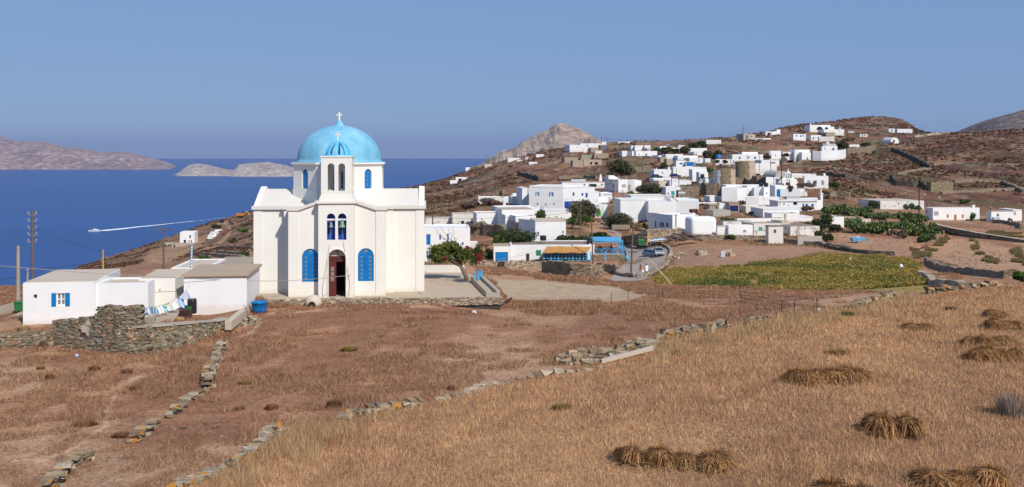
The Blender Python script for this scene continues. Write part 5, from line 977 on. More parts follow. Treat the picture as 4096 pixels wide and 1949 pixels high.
wl = MB().box(.02, .3, 0, .3, 8.2, 2.1).build('side_wall', 'white', TC); mb = MB(); rg = random.Random(9)
for i in range(16):
    y, z = rg.uniform(.5, 7.8), rg.uniform(.1, 1.2); mb.tube([(.31, y+.35*j*rg.uniform(-.3, .9), z+.28*j) for j in range(4)], .025, 4)
mb.build('painted_branches', 'dark', wl)
# chairs and tables on the terrace
def chair_proto():
    r = empty('chair', (0, 0, 0)); MB().box(-.21, -.21, .42, .21, .21, .46).build('seat', 'straw', r)
    mb = MB(); mb.box(-.2, .17, .46, -.16, .2, .92).box(.16, .17, .46, .2, .2, .92).box(-.159, .175, .82, .159, .195, .9).box(-.159, .175, .62, .159, .195, .68); mb.build('backrest', 'blue', r)
    for x in (-.19, .15):
        for y in (-.2, .16): MB().box(x, y, 0, x+.04, y+.04, .418).build('leg', 'blue', r)
    return r
def table_proto():
    r = empty('table', (0, 0, 0)); MB().box(-.4, -.4, .72, .4, .4, .75).build('tabletop', 'lightblue_cloth', r)
    for x in (-.36, .31):
        for y in (-.36, .31): MB().box(x, y, 0, x+.05, y+.05, .719).build('leg', 'blue', r)
    return r
cp, tp = chair_proto(), table_proto(); first = [True, True]; rows = ['front', 'second', 'back']
for iy in range(3):
    for ix in range(3):
        c = Vector((x0+1.9+ix*2.0, 178.6+1.7+iy*2.5, fz)); tb = tp if first[1] else dup(tp); first[1] = False; tb.location = c; tb.rotation_euler = (0, 0, random.uniform(-.15, .15))
        tag(tb, f'{["left", "middle", "right"][ix]} square table in the {rows[iy]} row on the cafe terrace', 'table', 'tables on the cafe terrace')
        for kx, (dx, dy, rz) in enumerate(((0, -.62, math.pi), (.62, 0, -math.pi/2), (0, .62, 0), (-.62, 0, math.pi/2))):
            ch = cp if first[0] else dup(cp); first[0] = False; ch.location = c+Vector((dx, dy, 0)); ch.rotation_euler = (0, 0, rz+random.uniform(-.25, .25))
            tag(ch, f'blue chair on the {["road", "right", "far", "left"][kx]} side of the {["left", "middle", "right"][ix]} table, {rows[iy]} row of the cafe terrace' if kx else f'blue chair on the near side of the {["left", "middle", "right"][ix]} table, {rows[iy]} row of the cafe terrace', 'chair', 'blue cafe chairs')
u = G(*q('S6', 1272, 712)); o = MB().lathe([(.16, 0), (.3, .3), (.36, .6), (.3, .9), (.17, 1.1), (.15, 1.25), (.22, 1.35), (.2, 1.36)], 18).build('urn', 'sky_blue', smooth=True); o.location = u; tag(o, 'tall blue urn at the road corner of the cafe terrace', 'urn')
# ---- dry stone walls
def stones(mb, a, b, za, zb, ta, tb, thick, sz, rg, face=True):
    """courses of irregular flat stones along a-b between foot za..zb and top ta..tb"""
    d = Vector((b.x-a.x, b.y-a.y, 0)); L = d.length
    if L < .05: return
    d /= L; n = Vector((d.y, -d.x, 0)); n = n if n.y < 0 else -n; z = 0.
    hmax = max(ta-za, tb-zb); lay = 0
    while z < hmax:
        ch = sz*rg.uniform(.32, .62); x = -rg.random()*sz
        while x < L:
            w = sz*rg.uniform(.5, 1.7); t = min(max((x+w/2)/L, 0), 1); zz = za+(zb-za)*t+z
            if zz < ta+(tb-ta)*t-.3*ch and (face or rg.random() > .16):
                c = a+d*(x+w/2); p = []; dep = thick*rg.uniform(.5, .62) if face else thick*rg.uniform(.55, 1.1); yw = 0 if face else rg.uniform(-.35, .35); n_ = (n+d*yw).normalized(); o_ = 0 if face else rg.uniform(-.2, .2)*thick; tz = 0 if face else rg.uniform(-.25, .25)
                for dz in (0, 1):
                    for du, dn in ((-1, 1), (1, 1), (1, -1), (-1, -1)):
                        j = lambda k: rg.uniform(-k, k)
                        kk = 1 if face else 1.9; pos = c+d*(du*w*.47+j(w*.13*kk))+n_*(o_+(thick*.5 if dn > 0 else thick*.5-dep)+j(.05*sz/.3*kk)); p.append(Vector((pos.x, pos.y, zz+dz*ch*.93+j(ch*.2*kk)+tz*du*w*.3)))
                mb.hexa([p[0], p[1], p[2], p[3], p[4], p[5], p[6], p[7]])
            x += w
        z += ch
def drywall(label, fr, pts, thick=.5, sz=.28, mat='stone', core='shade', Ys=None, seed=1, hmin=.15, name='stone_wall', cap=None, hgt=None, cat='wall'):
    """pts: (x, foot row, top row) in the frame; or Ys depths given"""
    rg = random.Random(seed); W_p = []
    for i, p in enumerate(pts):
        px, py = q(fr, p[0], p[1])
        if Ys: b = P(px, py, Ys[i])
        else: b = G(px, py)
        t = b.z+hgt if hgt else max(b.z+hmin, -(q(fr, 0, p[2])[1]-H)/F*b.y); W_p.append((b, t))
    o = empty(name, W_p[0][0], label, cat); org = W_p[0][0]; mb = MB(); co = MB(); cp_ = MB()
    for (a, ta), (b, tb) in zip(W_p, W_p[1:]):
        if sz: stones(mb, a-org, b-org, -.15+a.z-org.z, -.15+b.z-org.z, ta-org.z, tb-org.z, thick, sz, rg, not hgt)
        d = Vector((b.x-a.x, b.y-a.y, 0)).normalized(); n = Vector((d.y, -d.x, 0)); n = n if n.y < 0 else -n; f_ = .18 if sz else .5; k_ = -.3 if hgt else -.5
        A, B = a-org, b-org; pp = []
        for z in (0, 1):
            for e, s_ in ((A, f_), (B, f_), (B, k_), (A, k_)): pp.append(Vector((e.x, e.y, 0))+n*thick*s_+Vector((0, 0, (e.z-.5) if z == 0 else ((ta if e is A else tb)-org.z-(.06 if sz else 0)))))
        co.hexa(pp)
        if cap: cp_.hexa([v+Vector((0, 0, .1)) for v in [Vector((e.x, e.y, (ta if e is A else tb)-org.z-.08))+n*thick*s_ for e, s_ in ((A, .62), (B, .62), (B, -.6), (A, -.6))]]+[v+Vector((0, 0, .17)) for v in [Vector((e.x, e.y, (ta if e is A else tb)-org.z-.06))+n*thick*s_ for e, s_ in ((A, .6), (B, .6), (B, -.58), (A, -.58))]])
    if sz: mb.build('stonework', mat, o, fixn=True)
    co.build('core', core if sz else mat, o)
    if cap: cp_.build('coping', cap, o)
    return o
def farwall(label, fr, pts, h, mat='stone_far', thick=.7, seed=2, step=1.2, cat='wall', name='stone_wall', Ys=None, sink=.4):
    """a distant dry stone wall: an uneven bank of rubble following the ground"""
    rg = random.Random(seed); g = [G(*q(fr, x, y)) if not Ys else P(*q(fr, x, y), Ys[i]) for i, (x, y) in enumerate(pts)]; o = empty(name, g[0], label, cat); mb = MB(); prev = None
    for a, b in zip(g, g[1:]):
        L = (b-a).length; n_ = max(1, int(L/step)); d = (b-a).normalized(); n = Vector((-d.y, d.x, 0)).normalized()
        for i in range(n_+(b is g[-1])):
            p = a.lerp(b, i/n_); z0 = float(gz(p.x, p.y)) if not Ys else p.z; hh = h*rg.uniform(.72, 1.2); th = thick*rg.uniform(.85, 1.15); p = p+n*rg.uniform(-.12, .12)*thick
            ring = [p+n*th*.62, p+n*th*.42, p-n*th*.42, p-n*th*.62]; zs = [z0-sink, z0+hh, z0+hh*rg.uniform(.9, 1.05), z0-sink]; ring = [Vector((v.x, v.y, z))-g[0] for v, z in zip(ring, zs)]
            if prev: mb.add(prev+ring, [(0, 4, 5, 1), (1, 5, 6, 2), (2, 6, 7, 3)])
            else: mb.add(ring, [(0, 1, 2, 3)])
            prev = ring
    mb.add(prev, [(3, 2, 1, 0)]); mb.build('stonework', mat, o); return o
# left foreground complex
drywall('low stone bank in front of the white farmhouse at the left edge', 'L2', [(-120, 1010, 915), (0, 1020, 905), (130, 1025, 895), (250, 1025, 882), (400, 1020, 885), (545, 1015, 870)], .6, .27, seed=1)
drywall('stepped ruined stone enclosure wall with a pale mortar patch, in front of the white farmhouse', 'L2', [(542, 1015, 775), (610, 1030, 765), (735, 1040, 758), (742, 1040, 800), (783, 1045, 805), (787, 1045, 745), (955, 1062, 742)], .6, .26, seed=2)
o = drywall('tall square dry stone ruin wall standing beside the laundry', 'L2', [(958, 1062, 655), (1080, 1080, 630), (1130, 1083, 645), (1240, 1085, 640), (1330, 1085, 630)], .7, .27, seed=3)
drywall('curved dry stone retaining wall with a concrete coping, below the laundry', 'L2', [(1240, 1088, 845), (1400, 1085, 838), (1600, 1050, 822), (1800, 985, 805), (2000, 900, 790), (2110, 845, 782)], .55, .24, seed=4, cap='concrete')
w_ = [P(*q('L2', x, y), Y) for x, y, Y in ((2105, 784, 60.2), (2160, 742, 61.6), (2250, 672, 64.6))]; ck = empty('kerb', w_[0], 'low pale concrete kerb rising from the curved retaining wall to the white shed', 'kerb'); mb = MB()
for a, b in zip(w_, w_[1:]):
    u = Vector((.42, 0, 0)); dn = Vector((0, 0, -.55)); mb.hexa([v-w_[0] for v in (a+dn, a+u+dn, b+u+dn, b+dn, a, a+u, b+u, b)])
mb.build('kerb', 'roof_grey', ck)
mb = MB(); p = G(*q('L2', 865, 1052)); rgx = random.Random(5); bm_pts = [(math.cos(t)*.62*rgx.uniform(.6, 1.1), .95+math.sin(t)*.5*rgx.uniform(.6, 1.1)) for t in np.linspace(0, 2*math.pi, 34)[:-1]]
pw = find('stepped ruined'); mb.prism(bm_pts, -.06, 0); o = mb.build('mortar_patch', 'mud_wall', pw); o.location = p-pw.location+Vector((0, -.36, .35)); o.rotation_euler = (0, 0, R(-4))
# lichen covered field walls
LW = 'stone_lichen'
for i, (lab, pts, h) in enumerate((('lichen covered field wall running down from the curved retaining wall', [(2085, -60), (2040, 0), (2010, 110), (1965, 210), (1945, 310)], .5), ('low lichen covered wall piece below the steep lichen wall', [(1890, 345), (1760, 425), (1680, 500), (1610, 570)], .24), ('short broken stone wall stub in the middle of the left field', [(1450, 650), (1370, 715), (1300, 780), (1250, 815)], .26), ('isolated stone wall stub with an orange lichen slab at the lower left', [(850, 965), (720, 1010), (620, 1080), (545, 1180), (500, 1250)], .36))):
    drywall(lab, 'L3', [(x, y, 0) for x, y in pts], .45, .24, LW, seed=10+i, hgt=h)
drywall('long wall thick with orange lichen along the lower left edge of the stubble field', 'L3', [(x, y, 0) for x, y in ((2576, 705), (2500, 790), (2420, 860), (2280, 960), (2150, 1050), (2000, 1120), (1850, 1180), (1720, 1235), (1600, 1290))], .5, .26, 'stone_orange', seed=15, hgt=.25)
o = drywall('low tumbled lichen wall along the near edge of the stubble, left of its middle', 'N8', [(x, y, 0) for x, y in ((812, 925), (850, 895), (960, 868), (1060, 848), (1200, 830), (1340, 802))], .5, .26, LW, seed=16, hgt=.2)
drywall('half buried stone line along the middle edge of the stubble field', 'N8', [(x, y, 0) for x, y in ((1500, 775), (1690, 725), (1740, 690), (1900, 668), (2080, 632), (2300, 600), (2576, 560))], .5, .28, 'stone_pale', seed=17, hgt=.11)
drywall('row of upright grey slabs beyond the rubble heap at the stubble edge', 'N7', [(x, y, 0) for x, y in ((700, 205), (760, 195), (830, 185), (930, 172), (1040, 150))], .4, .42, LW, seed=18, hgt=.4)
drywall('little cluster of grey stones at the stubble edge, right of the upright slabs', 'N7', [(x, y, 0) for x, y in ((1158, 133), (1200, 122), (1245, 112))], .5, .34, LW, seed=19, hgt=.4)
drywall('stone line with orange lichen far along the stubble edge, below the vineyard', 'N6', [(x, y, 0) for x, y in ((960, 795), (1040, 760), (1150, 730), (1250, 705), (1370, 690))], .5, .34, LW, seed=20, hgt=.4)
drywall('last pale stone line between the vineyard and the far end of the stubble', 'N6', [(x, y, 0) for x, y in ((1680, 655), (1800, 640), (1990, 618), (2100, 603), (2220, 590), (2330, 585))], .5, .36, LW, seed=21, hgt=.42)
# rubble heap of loose stones
def rubble(label, fr, cx, cy, rx, ry, n, sz, h, mat=LW, seed=3):
    rg = random.Random(seed); c = G(*q(fr, cx, cy)); k = FR[fr][2]/F*c.y; o = empty('rubble_heap', c, label, 'rubble'); mb = MB()
    for i in range(n):
        a = rg.random()*6.283; r = math.sqrt(rg.random()); x = math.cos(a)*r*rx*k; y = math.sin(a)*r*ry; z = float(gz(c.x+x, c.y+y))-c.z+h*(1-r)*rg.random()
        M = Matrix.Rotation(rg.random()*3, 3, 'Z') @ Matrix.Rotation(rg.uniform(-.5, .5), 3, 'X'); s = sz*rg.uniform(.5, 1.4); p = [Vector((x, y, z))+M @ Vector((e*s*rg.uniform(.35, .6), f*s*rg.uniform(.3, .5), g_*s*rg.uniform(.18, .4))) for g_ in (-1, 1) for e, f in ((-1, -1), (1, -1), (1, 1), (-1, 1))]
        mb.hexa(p)
    mb.build('stones', mat, o, bevel=0); return o
rubble('heap of tumbled grey field stones at the edge of the stubble field', 'N7', 350, 300, 190, 2.1, 150, .36, .5)
rubble('smaller pile of grey stones tipping into the stubble, right of the big heap', 'N7', 590, 250, 110, 1.3, 60, .4, .4, seed=4)
rubble('mound of small green grey stones beside the blue tub', 'L2', 2330, 800, 110, 1.2, 120, .2, .6, 'stone_pale', 5)
for i, (x, y, n, l) in enumerate(((1480, 500, 10, 'large dark boulder group on the bare lot above the vineyard'), (1900, 530, 6, 'single grey boulder beside the silver sack on the bare lot'), (1180, 540, 22, 'scatter of broken stones along the road bend'))):
    rubble(l, 'N5', x, y, 90 if i != 1 else 40, 3 if i != 1 else .5, n, 1.1 if i < 2 else .5, .7, 'stone_pale', 30+i)
# church yard front wall
drywall('low rubble wall carrying the front edge of the paved church yard', 'T', [(1090, 1218, 1196.5), (1300, 1217, 1194), (1550, 1214, 1192), (1780, 1213, 1190.5), (2003, 1209, 1188.5)], .4, .22, 'stone_pale', Ys=[71.2, 71.45, 71.75, 72.05, 72.35], seed=22)
a_, b_, c_ = Vector((-1.1, 72.75, -10.80)), Vector((-2.75, 82.4, -10.80)), Vector((-2.3, 72.75, -10.80))
pl = empty('planter', a_, 'long empty concrete planter along the right edge of the church yard', 'planter'); d = (b_-a_); d.z = 0; L = d.length; d.normalize(); n = Vector((-d.y, d.x, 0)); mb = MB()
def obx(o0, o1, s0, s1, z0, z1): mb.hexa([d*s0+n*o0+Vector((0, 0, z0)), d*s0+n*o1+Vector((0, 0, z0)), d*s1+n*o1+Vector((0, 0, z0)), d*s1+n*o0+Vector((0, 0, z0)), d*s0+n*o0+Vector((0, 0, z1)), d*s0+n*o1+Vector((0, 0, z1)), d*s1+n*o1+Vector((0, 0, z1)), d*s1+n*o0+Vector((0, 0, z1))])
obx(-.22, .06, 0, L, 0, .44); obx(.72, .84, 0, L*.92, .0, .38); obx(.062, .718, 0, .12, 0, .3); mb.build('wall', 'concrete', pl)
mb = MB(); obx(.062, .718, .13, L*.9, .02, .2); mb.build('soil', 'paving', pl)
# village walls
S = 'stone_far'
drywall('long stone retaining wall in front of the cafe garage', 'S16', [(40, 440, 345), (520, 445, 345), (640, 490, 335), (1000, 500, 335), (1440, 500, 340)], .6, .34, 'stone_pale', seed=23)
drywall('high dark stone retaining wall below the glazed veranda', 'S16', [(1430, 560, 340), (1700, 610, 335), (2000, 640, 375), (2330, 660, 400), (2576, 670, 420)], .8, .36, 'stone', seed=24)
drywall('pale mortared end of the retaining wall beside the road', 'N5', [(-20, 790, 640), (230, 800, 650), (240, 850, 770), (380, 890, 785), (510, 890, 785)], .7, .4, 'stone_pale', Ys=[166, 161, 156, 150, 147], seed=25)
drywall('stone parapet of the road bend, running down to the vineyard', 'N5', [(560, 900, 850), (700, 810, 770), (850, 730, 690), (960, 660, 620), (1000, 630, 590)], .5, .34, 'stone_pale', Ys=[140, 146, 152, 158, 160], seed=26)
farwall('low kerb wall round the outer side of the road bend', 'N5', [(1010, 590), (1050, 520), (1040, 450), (960, 395), (900, 375)], .5, 'stone_pale', .6, 27)
drywall('high stone garden wall behind the orange road sign', 'S12', [(215, 1150, 870), (500, 1130, 850), (800, 1120, 845), (1065, 1080, 840)], .6, .36, 'stone_pale', Ys=[188, 188.5, 189.3, 190], seed=28, cap='roof_tan')
drywall('short dark shaded wall pier beside the green waste container', 'S12', [(78, 1215, 830), (150, 1218, 832), (218, 1222, 835)], .7, .4, 'stone', Ys=[188.2, 187.8, 187.4], seed=29)
drywall('long stone field wall under the farm group', 'S11', [(-330, 700, 600), (0, 745, 615), (300, 755, 620), (700, 760, 622), (1150, 765, 628)], .6, .36, 'stone_pale', Ys=[185.6, 185, 184.4, 183.5, 182.5], seed=31)
drywall('dark low wall of loose stones beside the dirt track', 'N5', [(345, 300, 235), (450, 330, 225), (600, 365, 205)], .8, .4, 'stone', Ys=[197, 193, 189], seed=32)
farwall('rubble wall right of the block wall, above the vineyard', 'N2', [(1620, 1000), (1800, 1030), (2100, 1045), (2350, 1080), (2576, 1100)], .8, S, .8, 33)
farwall('stone wall with posts along the top edge of the vineyard', 'N4', [(0, 950), (250, 985), (450, 1015), (700, 1040), (900, 1050)], .6, 'stone_dark', .7, 34)
farwall('stone wall running from the vineyard corner across the right fields', 'N6', [(1660, 350), (1760, 410), (1900, 450), (2100, 470), (2300, 490), (2420, 505)], .7, S, .8, 35)
farwall('stone track edge curving round the right end of the vineyard', 'N6', [(1600, 470), (1680, 500), (1700, 530), (1850, 580), (2000, 620)], .5, 'stone_pale', .8, 36)
drywall('long stone field wall with a straight coping below the orange doored farmhouse', 'S13', [(1245, 545, 505), (1500, 625, 565), (1900, 720, 640), (2300, 800, 700), (2620, 870, 750)], .6, .4, 'stone', Ys=[203, 196, 186, 178, 171], seed=37, cap='cream')
farwall('reddish stone wall slanting down between the prickly pears and the bare field', 'S13', [(1410, 630), (1300, 720), (1230, 800), (1110, 880)], .7, 'stone_red' if 'stone_red' in MATS else S, .9, 38)
farwall('terrace wall in front of the right edge farmhouse', 'S13', [(2120, 490), (2300, 500), (2510, 545), (2540, 580)], .9, S, .6, 39)
for i, (lab, pts, h, mt) in enumerate((('winding dark stone wall climbing over the right-hand hillside', [(650, 700), (690, 670), (880, 672), (1050, 735), (1200, 800), (1290, 850), (1360, 895)], 2.0, 'stone_dark'), ('stone wall closing the bottom of the hillside paddock', [(1370, 905), (1250, 915), (1100, 945), (930, 980)], 1.0, S), ('dark wall corner below the hillside paddock', [(900, 990), (885, 1060), (930, 1110), (1130, 1130), (1240, 1125), (1350, 1180)], 1.8, 'stone_dark'),
     ('long dark terrace wall right of the glazed door house', [(0, 990), (250, 1010), (450, 1020), (660, 1040)], 1.2, 'stone_dark'), ('short dark terrace wall above the long one', [(200, 930), (400, 950), (560, 958), (750, 968)], .8, 'stone_dark'), ('pale retaining wall right of the walled chapel compound', [(280, 690), (400, 695), (520, 690), (650, 680)], 3.2, S),
     ('long thin wall across the heath to the right edge', [(1400, 850), (1650, 825), (1800, 830), (2100, 850), (2576, 850)], .8, S), ('terrace wall right of the square stone hut', [(1665, 1075), (1900, 1065), (2150, 1070), (2300, 1085), (2400, 1130), (2576, 1210)], 1.3, S), ('thin wall along the saddle below the far hills', [(1150, 490), (1300, 470), (1450, 450), (1620, 440)], 1.2, 'stone_pale'), ('wall under the white barrel vaulted chapel', [(850, 575), (1000, 545), (1200, 530), (1400, 505)], 1.1, 'stone_dark'), ('terrace bank crossing the slope above the orange doored farmhouse', [(1500, 1225), (1700, 1205), (2000, 1195), (2300, 1180), (2576, 1160)], .9, S))):
    farwall(lab, 'N3', pts, h, mt, 1.0, 50+i, 1.6)
for i, (lab, fr, pts, h, mt) in enumerate((('dark stone wall running down the slope left of the ruins', 'Z5', [(1360, 815), (1450, 830), (1550, 860), (1640, 890)], 1.8, 'stone_dark'), ('rubble terrace wall on the headland slope', 'Z5', [(480, 985), (600, 970), (680, 965)], .9, S), ('stone retaining bank below the weathered white houses', 'Z6', [(750, 770), (900, 770), (1050, 780), (1190, 800)], 2.6, S), ('dark stone wall climbing from the white stepped house to the compound', 'N1', [(1300, 890), (1450, 850), (1550, 800), (1700, 760), (1960, 722)], 1.9, 'stone_dark'), ('curved stone wall at the foot of the nearer windmill', 'N2', [(410, 290), (470, 310), (580, 315), (690, 310)], 3.4, S), ('stone wall with white coping left of the windmill foot', 'N2', [(80, 225), (250, 222), (400, 205), (560, 160)], 1.6, 'stone_dark'),
     ('rough rock bank between the windmill and the small church', 'N1', [(890, 1085), (1050, 1090), (1200, 1095), (1340, 1090)], 2.2, S), ('stone bank beside the steps, right of the chimney wall', 'N2', [(2270, 330), (2400, 320), (2576, 330)], 1.6, S), ('thin terrace line on the left hillside', 'S14', [(1050, 790), (1250, 800), (1450, 820), (1650, 835)], .8, S), ('upper terrace line on the left hillside', 'S14', [(1100, 715), (1300, 705), (1500, 712), (1690, 725)], .7, S), ('lower pale terrace line on the left hillside beside the church', 'S14', [(780, 840), (950, 830), (1150, 850), (1400, 880), (1690, 930)], .8, S), ('long bank of stones above the long white house with green shutters', 'Z7', [(150, 940), (350, 920), (600, 915), (800, 930)], 1.2, S), ('terrace bank under the stepped white houses', 'S9', [(0, 450), (200, 445), (450, 450), (650, 470)], 1.0, S), ('stone bank below the round ruin in the upper village', 'S9', [(200, 800), (400, 800), (640, 790)], 2.6, S))):
    farwall(lab, fr, pts, h, mt, 1.0, 80+i, 1.5)
# ================================================================ trees and bushes
def leaves(c, rad, n, size, seed, lobes=9, flat=1., fill=.5, lobe_r=(.34, .55)):
    """n leaf quads in lumpy clusters filling an ellipsoid"""
    rg = np.random.default_rng(seed); c = np.array(c); rad = np.array(rad)
    d = rg.normal(size=(lobes, 3)); d /= np.linalg.norm(d, axis=1)[:, None]; L = d*rad*(.25+.5*rg.random((lobes, 1)))**.8; L[:, 2] = np.abs(L[:, 2])*1.05-rad[2]*.25
    lr = rg.uniform(*lobe_r, lobes); k = rg.integers(0, lobes, n)
    d = rg.normal(size=(n, 3)); d /= np.linalg.norm(d, axis=1)[:, None]; r = (1-fill+fill*rg.random((n, 1)))*(.85+.3*rg.random((n, 1)))
    p = c+L[k]+d*rad*lr[k][:, None]*r; p = p[p[:, 2] > c[2]-rad[2]*1.0]; n = len(p)
    u = rg.normal(size=(n, 3)); u /= np.linalg.norm(u, axis=1)[:, None]; w = np.cross(u, rg.normal(size=(n, 3))); w /= np.linalg.norm(w, axis=1)[:, None]
    s = size*(.6+.8*rg.random((n, 1))); a = u*s*.5; b = w*s*.28
    return np.stack([p-a, p+b, p+a, p-b], 1), c+L
def tree(label, fr, cx, yb, x0, x1, y0, y1, mat, n, size, Y=None, name='tree', lobes=10, trunk=.12, cat='tree', dpt=1., seed=None, lean=0, fill=.55, group=None, stems=1, lobe_r=(.34, .55)):
    """picture box x0..x1, y0..y1 of the crown; foot at (cx, yb)"""
    px, py = q(fr, cx, yb); Y = Y or Yat(px, py); Y = min(Y, Yat(px, py)+.5) if Y > 450 else Y; k = FR[fr][2]/F*Y; b = P(px, py, Y); g = float(gz(b.x, b.y))
    if abs(g-b.z) < 1.2 and not bool(inpoly(np.array([b.x]), np.array([b.y]), TERRACE)[0]): b.z = g
    o = empty(name, b, label, cat, 0, group); seed = seed or int(abs(x0*7+y0*3)) % 9973
    c = Vector((((x0+x1)/2-cx)*k, 0, (yb-(y0+y1)/2)*k)); rad = ((x1-x0)*k/2*1.1, (x1-x0)*k/2*dpt, max((y1-y0)*k/2*1.22, .2))
    V, L = leaves(c, rad, n, size, seed, lobes, fill=fill, lobe_r=lobe_r); npmesh('crown', V, 4, mat, o)
    if trunk:
        mb = MB(); rg = random.Random(seed)
        for s in range(stems):
            j = Vector((rg.uniform(-.15, .15)*rad[0], rg.uniform(-.1, .1), 0))*(stems > 1); m_ = Vector((c.x*.5+lean, 0, max(c.z-rad[2]*.75, .25)))+j*2
            mb.tube([Vector((0, 0, -.3))+j, m_*.5+j, m_], [trunk, trunk*.8, trunk*.65], 7)
            for i in range(0, len(L), 2):
                e = Vector(L[i]); mid = m_.lerp(e, .55)+Vector((rg.uniform(-.1, .1), rg.uniform(-.1, .1), .1))*rad[0]; mb.tube([m_, mid, e], [trunk*.5, trunk*.32, trunk*.1], 5)
        mb.build('trunk', 'bark', o, fixn=False)
    return o
# tree with bougainvillea in the church yard
t = tree('leaning green tree shading the church yard beside the planter', 'S4', 815, 842, 190, 905, 230, 600, 'leaf_yellow', 9000, .2, 82.5, lobes=26, trunk=.24, seed=77, fill=.65, lobe_r=(.22, .38), dpt=.8)
mb = MB(); k = FR['S4'][2]/F*82.5; rg = random.Random(4)
for (xa, ya), (xb, yb) in (((600, 330), (400, 20)), ((590, 320), (500, 40)), ((560, 290), (300, 50)), ((610, 310), (640, 180)), ((520, 260), (330, 110)), ((590, 320), (560, 30))):
    a, b = Vector(((xa-815)*k, .1, (842-ya)*k)), Vector(((xb-815)*k, rg.uniform(-.5, .5), (842-yb)*k)); pts = [a.lerp(b, i/5)+Vector((rg.uniform(-.12, .12), rg.uniform(-.1, .1), rg.uniform(-.05, .05)))*(0 < i < 5) for i in range(6)]
    mb.tube(pts, [.035, .03, .022, .018, .012, .006], 5)
    for i in (2, 3, 4): e = pts[i]+Vector((rg.uniform(-.4, .4), rg.uniform(-.3, .3), rg.uniform(.15, .45))); mb.tube([pts[i], e], [.012, .004], 4)
mb.build('bare_branches', 'stem', t, fixn=False)
t2 = tree('bougainvillea bush with dark pink flowers climbing beside the church yard tree', 'S4', 905, 935, 780, 1010, 265, 640, 'leaf_green', 1500, .15, 79.5, name='bougainvillea', lobes=10, trunk=.07, cat='shrub', seed=78, fill=.8)
V, _ = leaves((0, 0, (935-440)*FR['S4'][2]/F*79.5), (115*k, 115*k, 190*k), 420, .12, 79, 12, fill=.9, lobe_r=(.2, .4)); npmesh('blossom', V, 4, 'flower', t2)
V, _ = leaves((-430*k, .1, (935-495)*k), (35*k, 30*k, 40*k), 90, .12, 80, 3); V2, _ = leaves((-150*k, -.2, (935-340)*k), (60*k, 50*k, 40*k), 130, .12, 81, 4); npmesh('blossom', np.concatenate([V, V2]), 4, 'flower', t2)
LD, LO, LG = 'leaf_dark', 'leaf_olive', 'leaf_green'
tree('wide dark green bush growing between the terrace wall and the white houses', 'Z6', 1290, 890, 1005, 1560, 690, 900, LD, 4200, .42, 186, 'bush', 16, .15, 'bush', .6)
tree('light green bush at the left foot of the wide dark bush', 'Z6', 1090, 890, 1010, 1180, 780, 900, LG, 1300, .36, 184, 'bush', 8, .1, 'bush')
for i, (x0, x1, y0, y1, l) in enumerate(((1850, 2080, 770, 880, 'left part of the fig hedge behind the cafe roof'), (2040, 2320, 735, 880, 'middle fig bush of the hedge behind the cafe roof'), (2300, 2560, 715, 850, 'right end fig bush of the hedge, beside the road'))):
    tree('dark leafy fig bush, '+l, 'Z6', (x0+x1)/2, y1+5, x0, x1, y0, y1, LD, 2300, .45, 189+i*3, 'fig_bush', 10, .1, 'bush', .7)
tree('big feathery tamarisk rising beside the leaning pole and the green garage', 'Z8', 560, 830, 335, 830, 365, 700, LO, 5200, .42, 226, 'tamarisk', 18, .22)
tree('bright green tree under the feathery tamarisk, on a twisted pale trunk', 'Z8', 345, 900, 270, 700, 645, 820, LG, 3400, .4, 215, 'tree', 13, .2, dpt=.6)
tree('round dome shaped tamarisk standing beside the road', 'Z8', 1225, 835, 960, 1480, 520, 850, LO, 5600, .40, 222, 'tamarisk', 14, .25, lobe_r=(.45, .62))
tree('small dark tree at the right foot of the round tamarisk', 'Z8', 1640, 770, 1570, 1700, 660, 780, LD, 700, .35, 224, 'tree', 6, .1)
tree('small round tree in front of the garden wall with the wire frame', 'Z6', 1650, 560, 1578, 1725, 435, 560, LG, 1500, .38, 236, 'tree', 9, .12)
tree('dark windswept tree above the chimney house', 'Z7', 1230, 880, 960, 1420, 565, 900, 'leaf_olive', 4200, .75, 372, 'tree', 16, .3)
tree('shrubs at the left foot of the dark windswept tree', 'Z7', 1020, 900, 930, 1110, 810, 920, LO, 900, .6, 365, 'bush', 7, .1, 'bush'); tree('grey green olive tree beside the tall pole cluster', 'Z7', 1720, 1210, 1455, 1950, 975, 1215, LO, 4200, .5, 300, 'olive_tree', 15, .2)
tree('low bushes right of the pergola under the tall pole cluster', 'Z8', 1430, 320, 1320, 1550, 195, 325, LG, 1300, .45, 296, 'bush', 8, .1, 'bush')
for x0, x1, y0, y1, m_, l in ((1755, 1900, 388, 475, LG, 'leftmost green bush of the ridge hedge'), (1870, 2125, 398, 500, LD, 'broad dark bush in the middle of the ridge hedge'), (2120, 2235, 415, 495, LO, 'small grey bush of the ridge hedge'), (2235, 2395, 365, 490, LO, 'grey green tree at the right end of the ridge hedge')):
    tree(l, 'Z7', (x0+x1)/2, y1, x0, x1, y0, y1, m_, 1500, .8, 505, 'tree' if 'tree' in l else 'bush', 9, .15, 'bush')
for x0, x1, y0, y1, l in ((205, 330, 488, 565, 'left dark tree against the sky beside the white skyline shed'), (300, 462, 472, 555, 'right dark tree against the sky touching the white skyline shed')):
    tree(l, 'N1', (x0+x1)/2, y1, x0, x1, y0, y1, LD, 1500, 1.0, 585, 'tree', 9, .2)
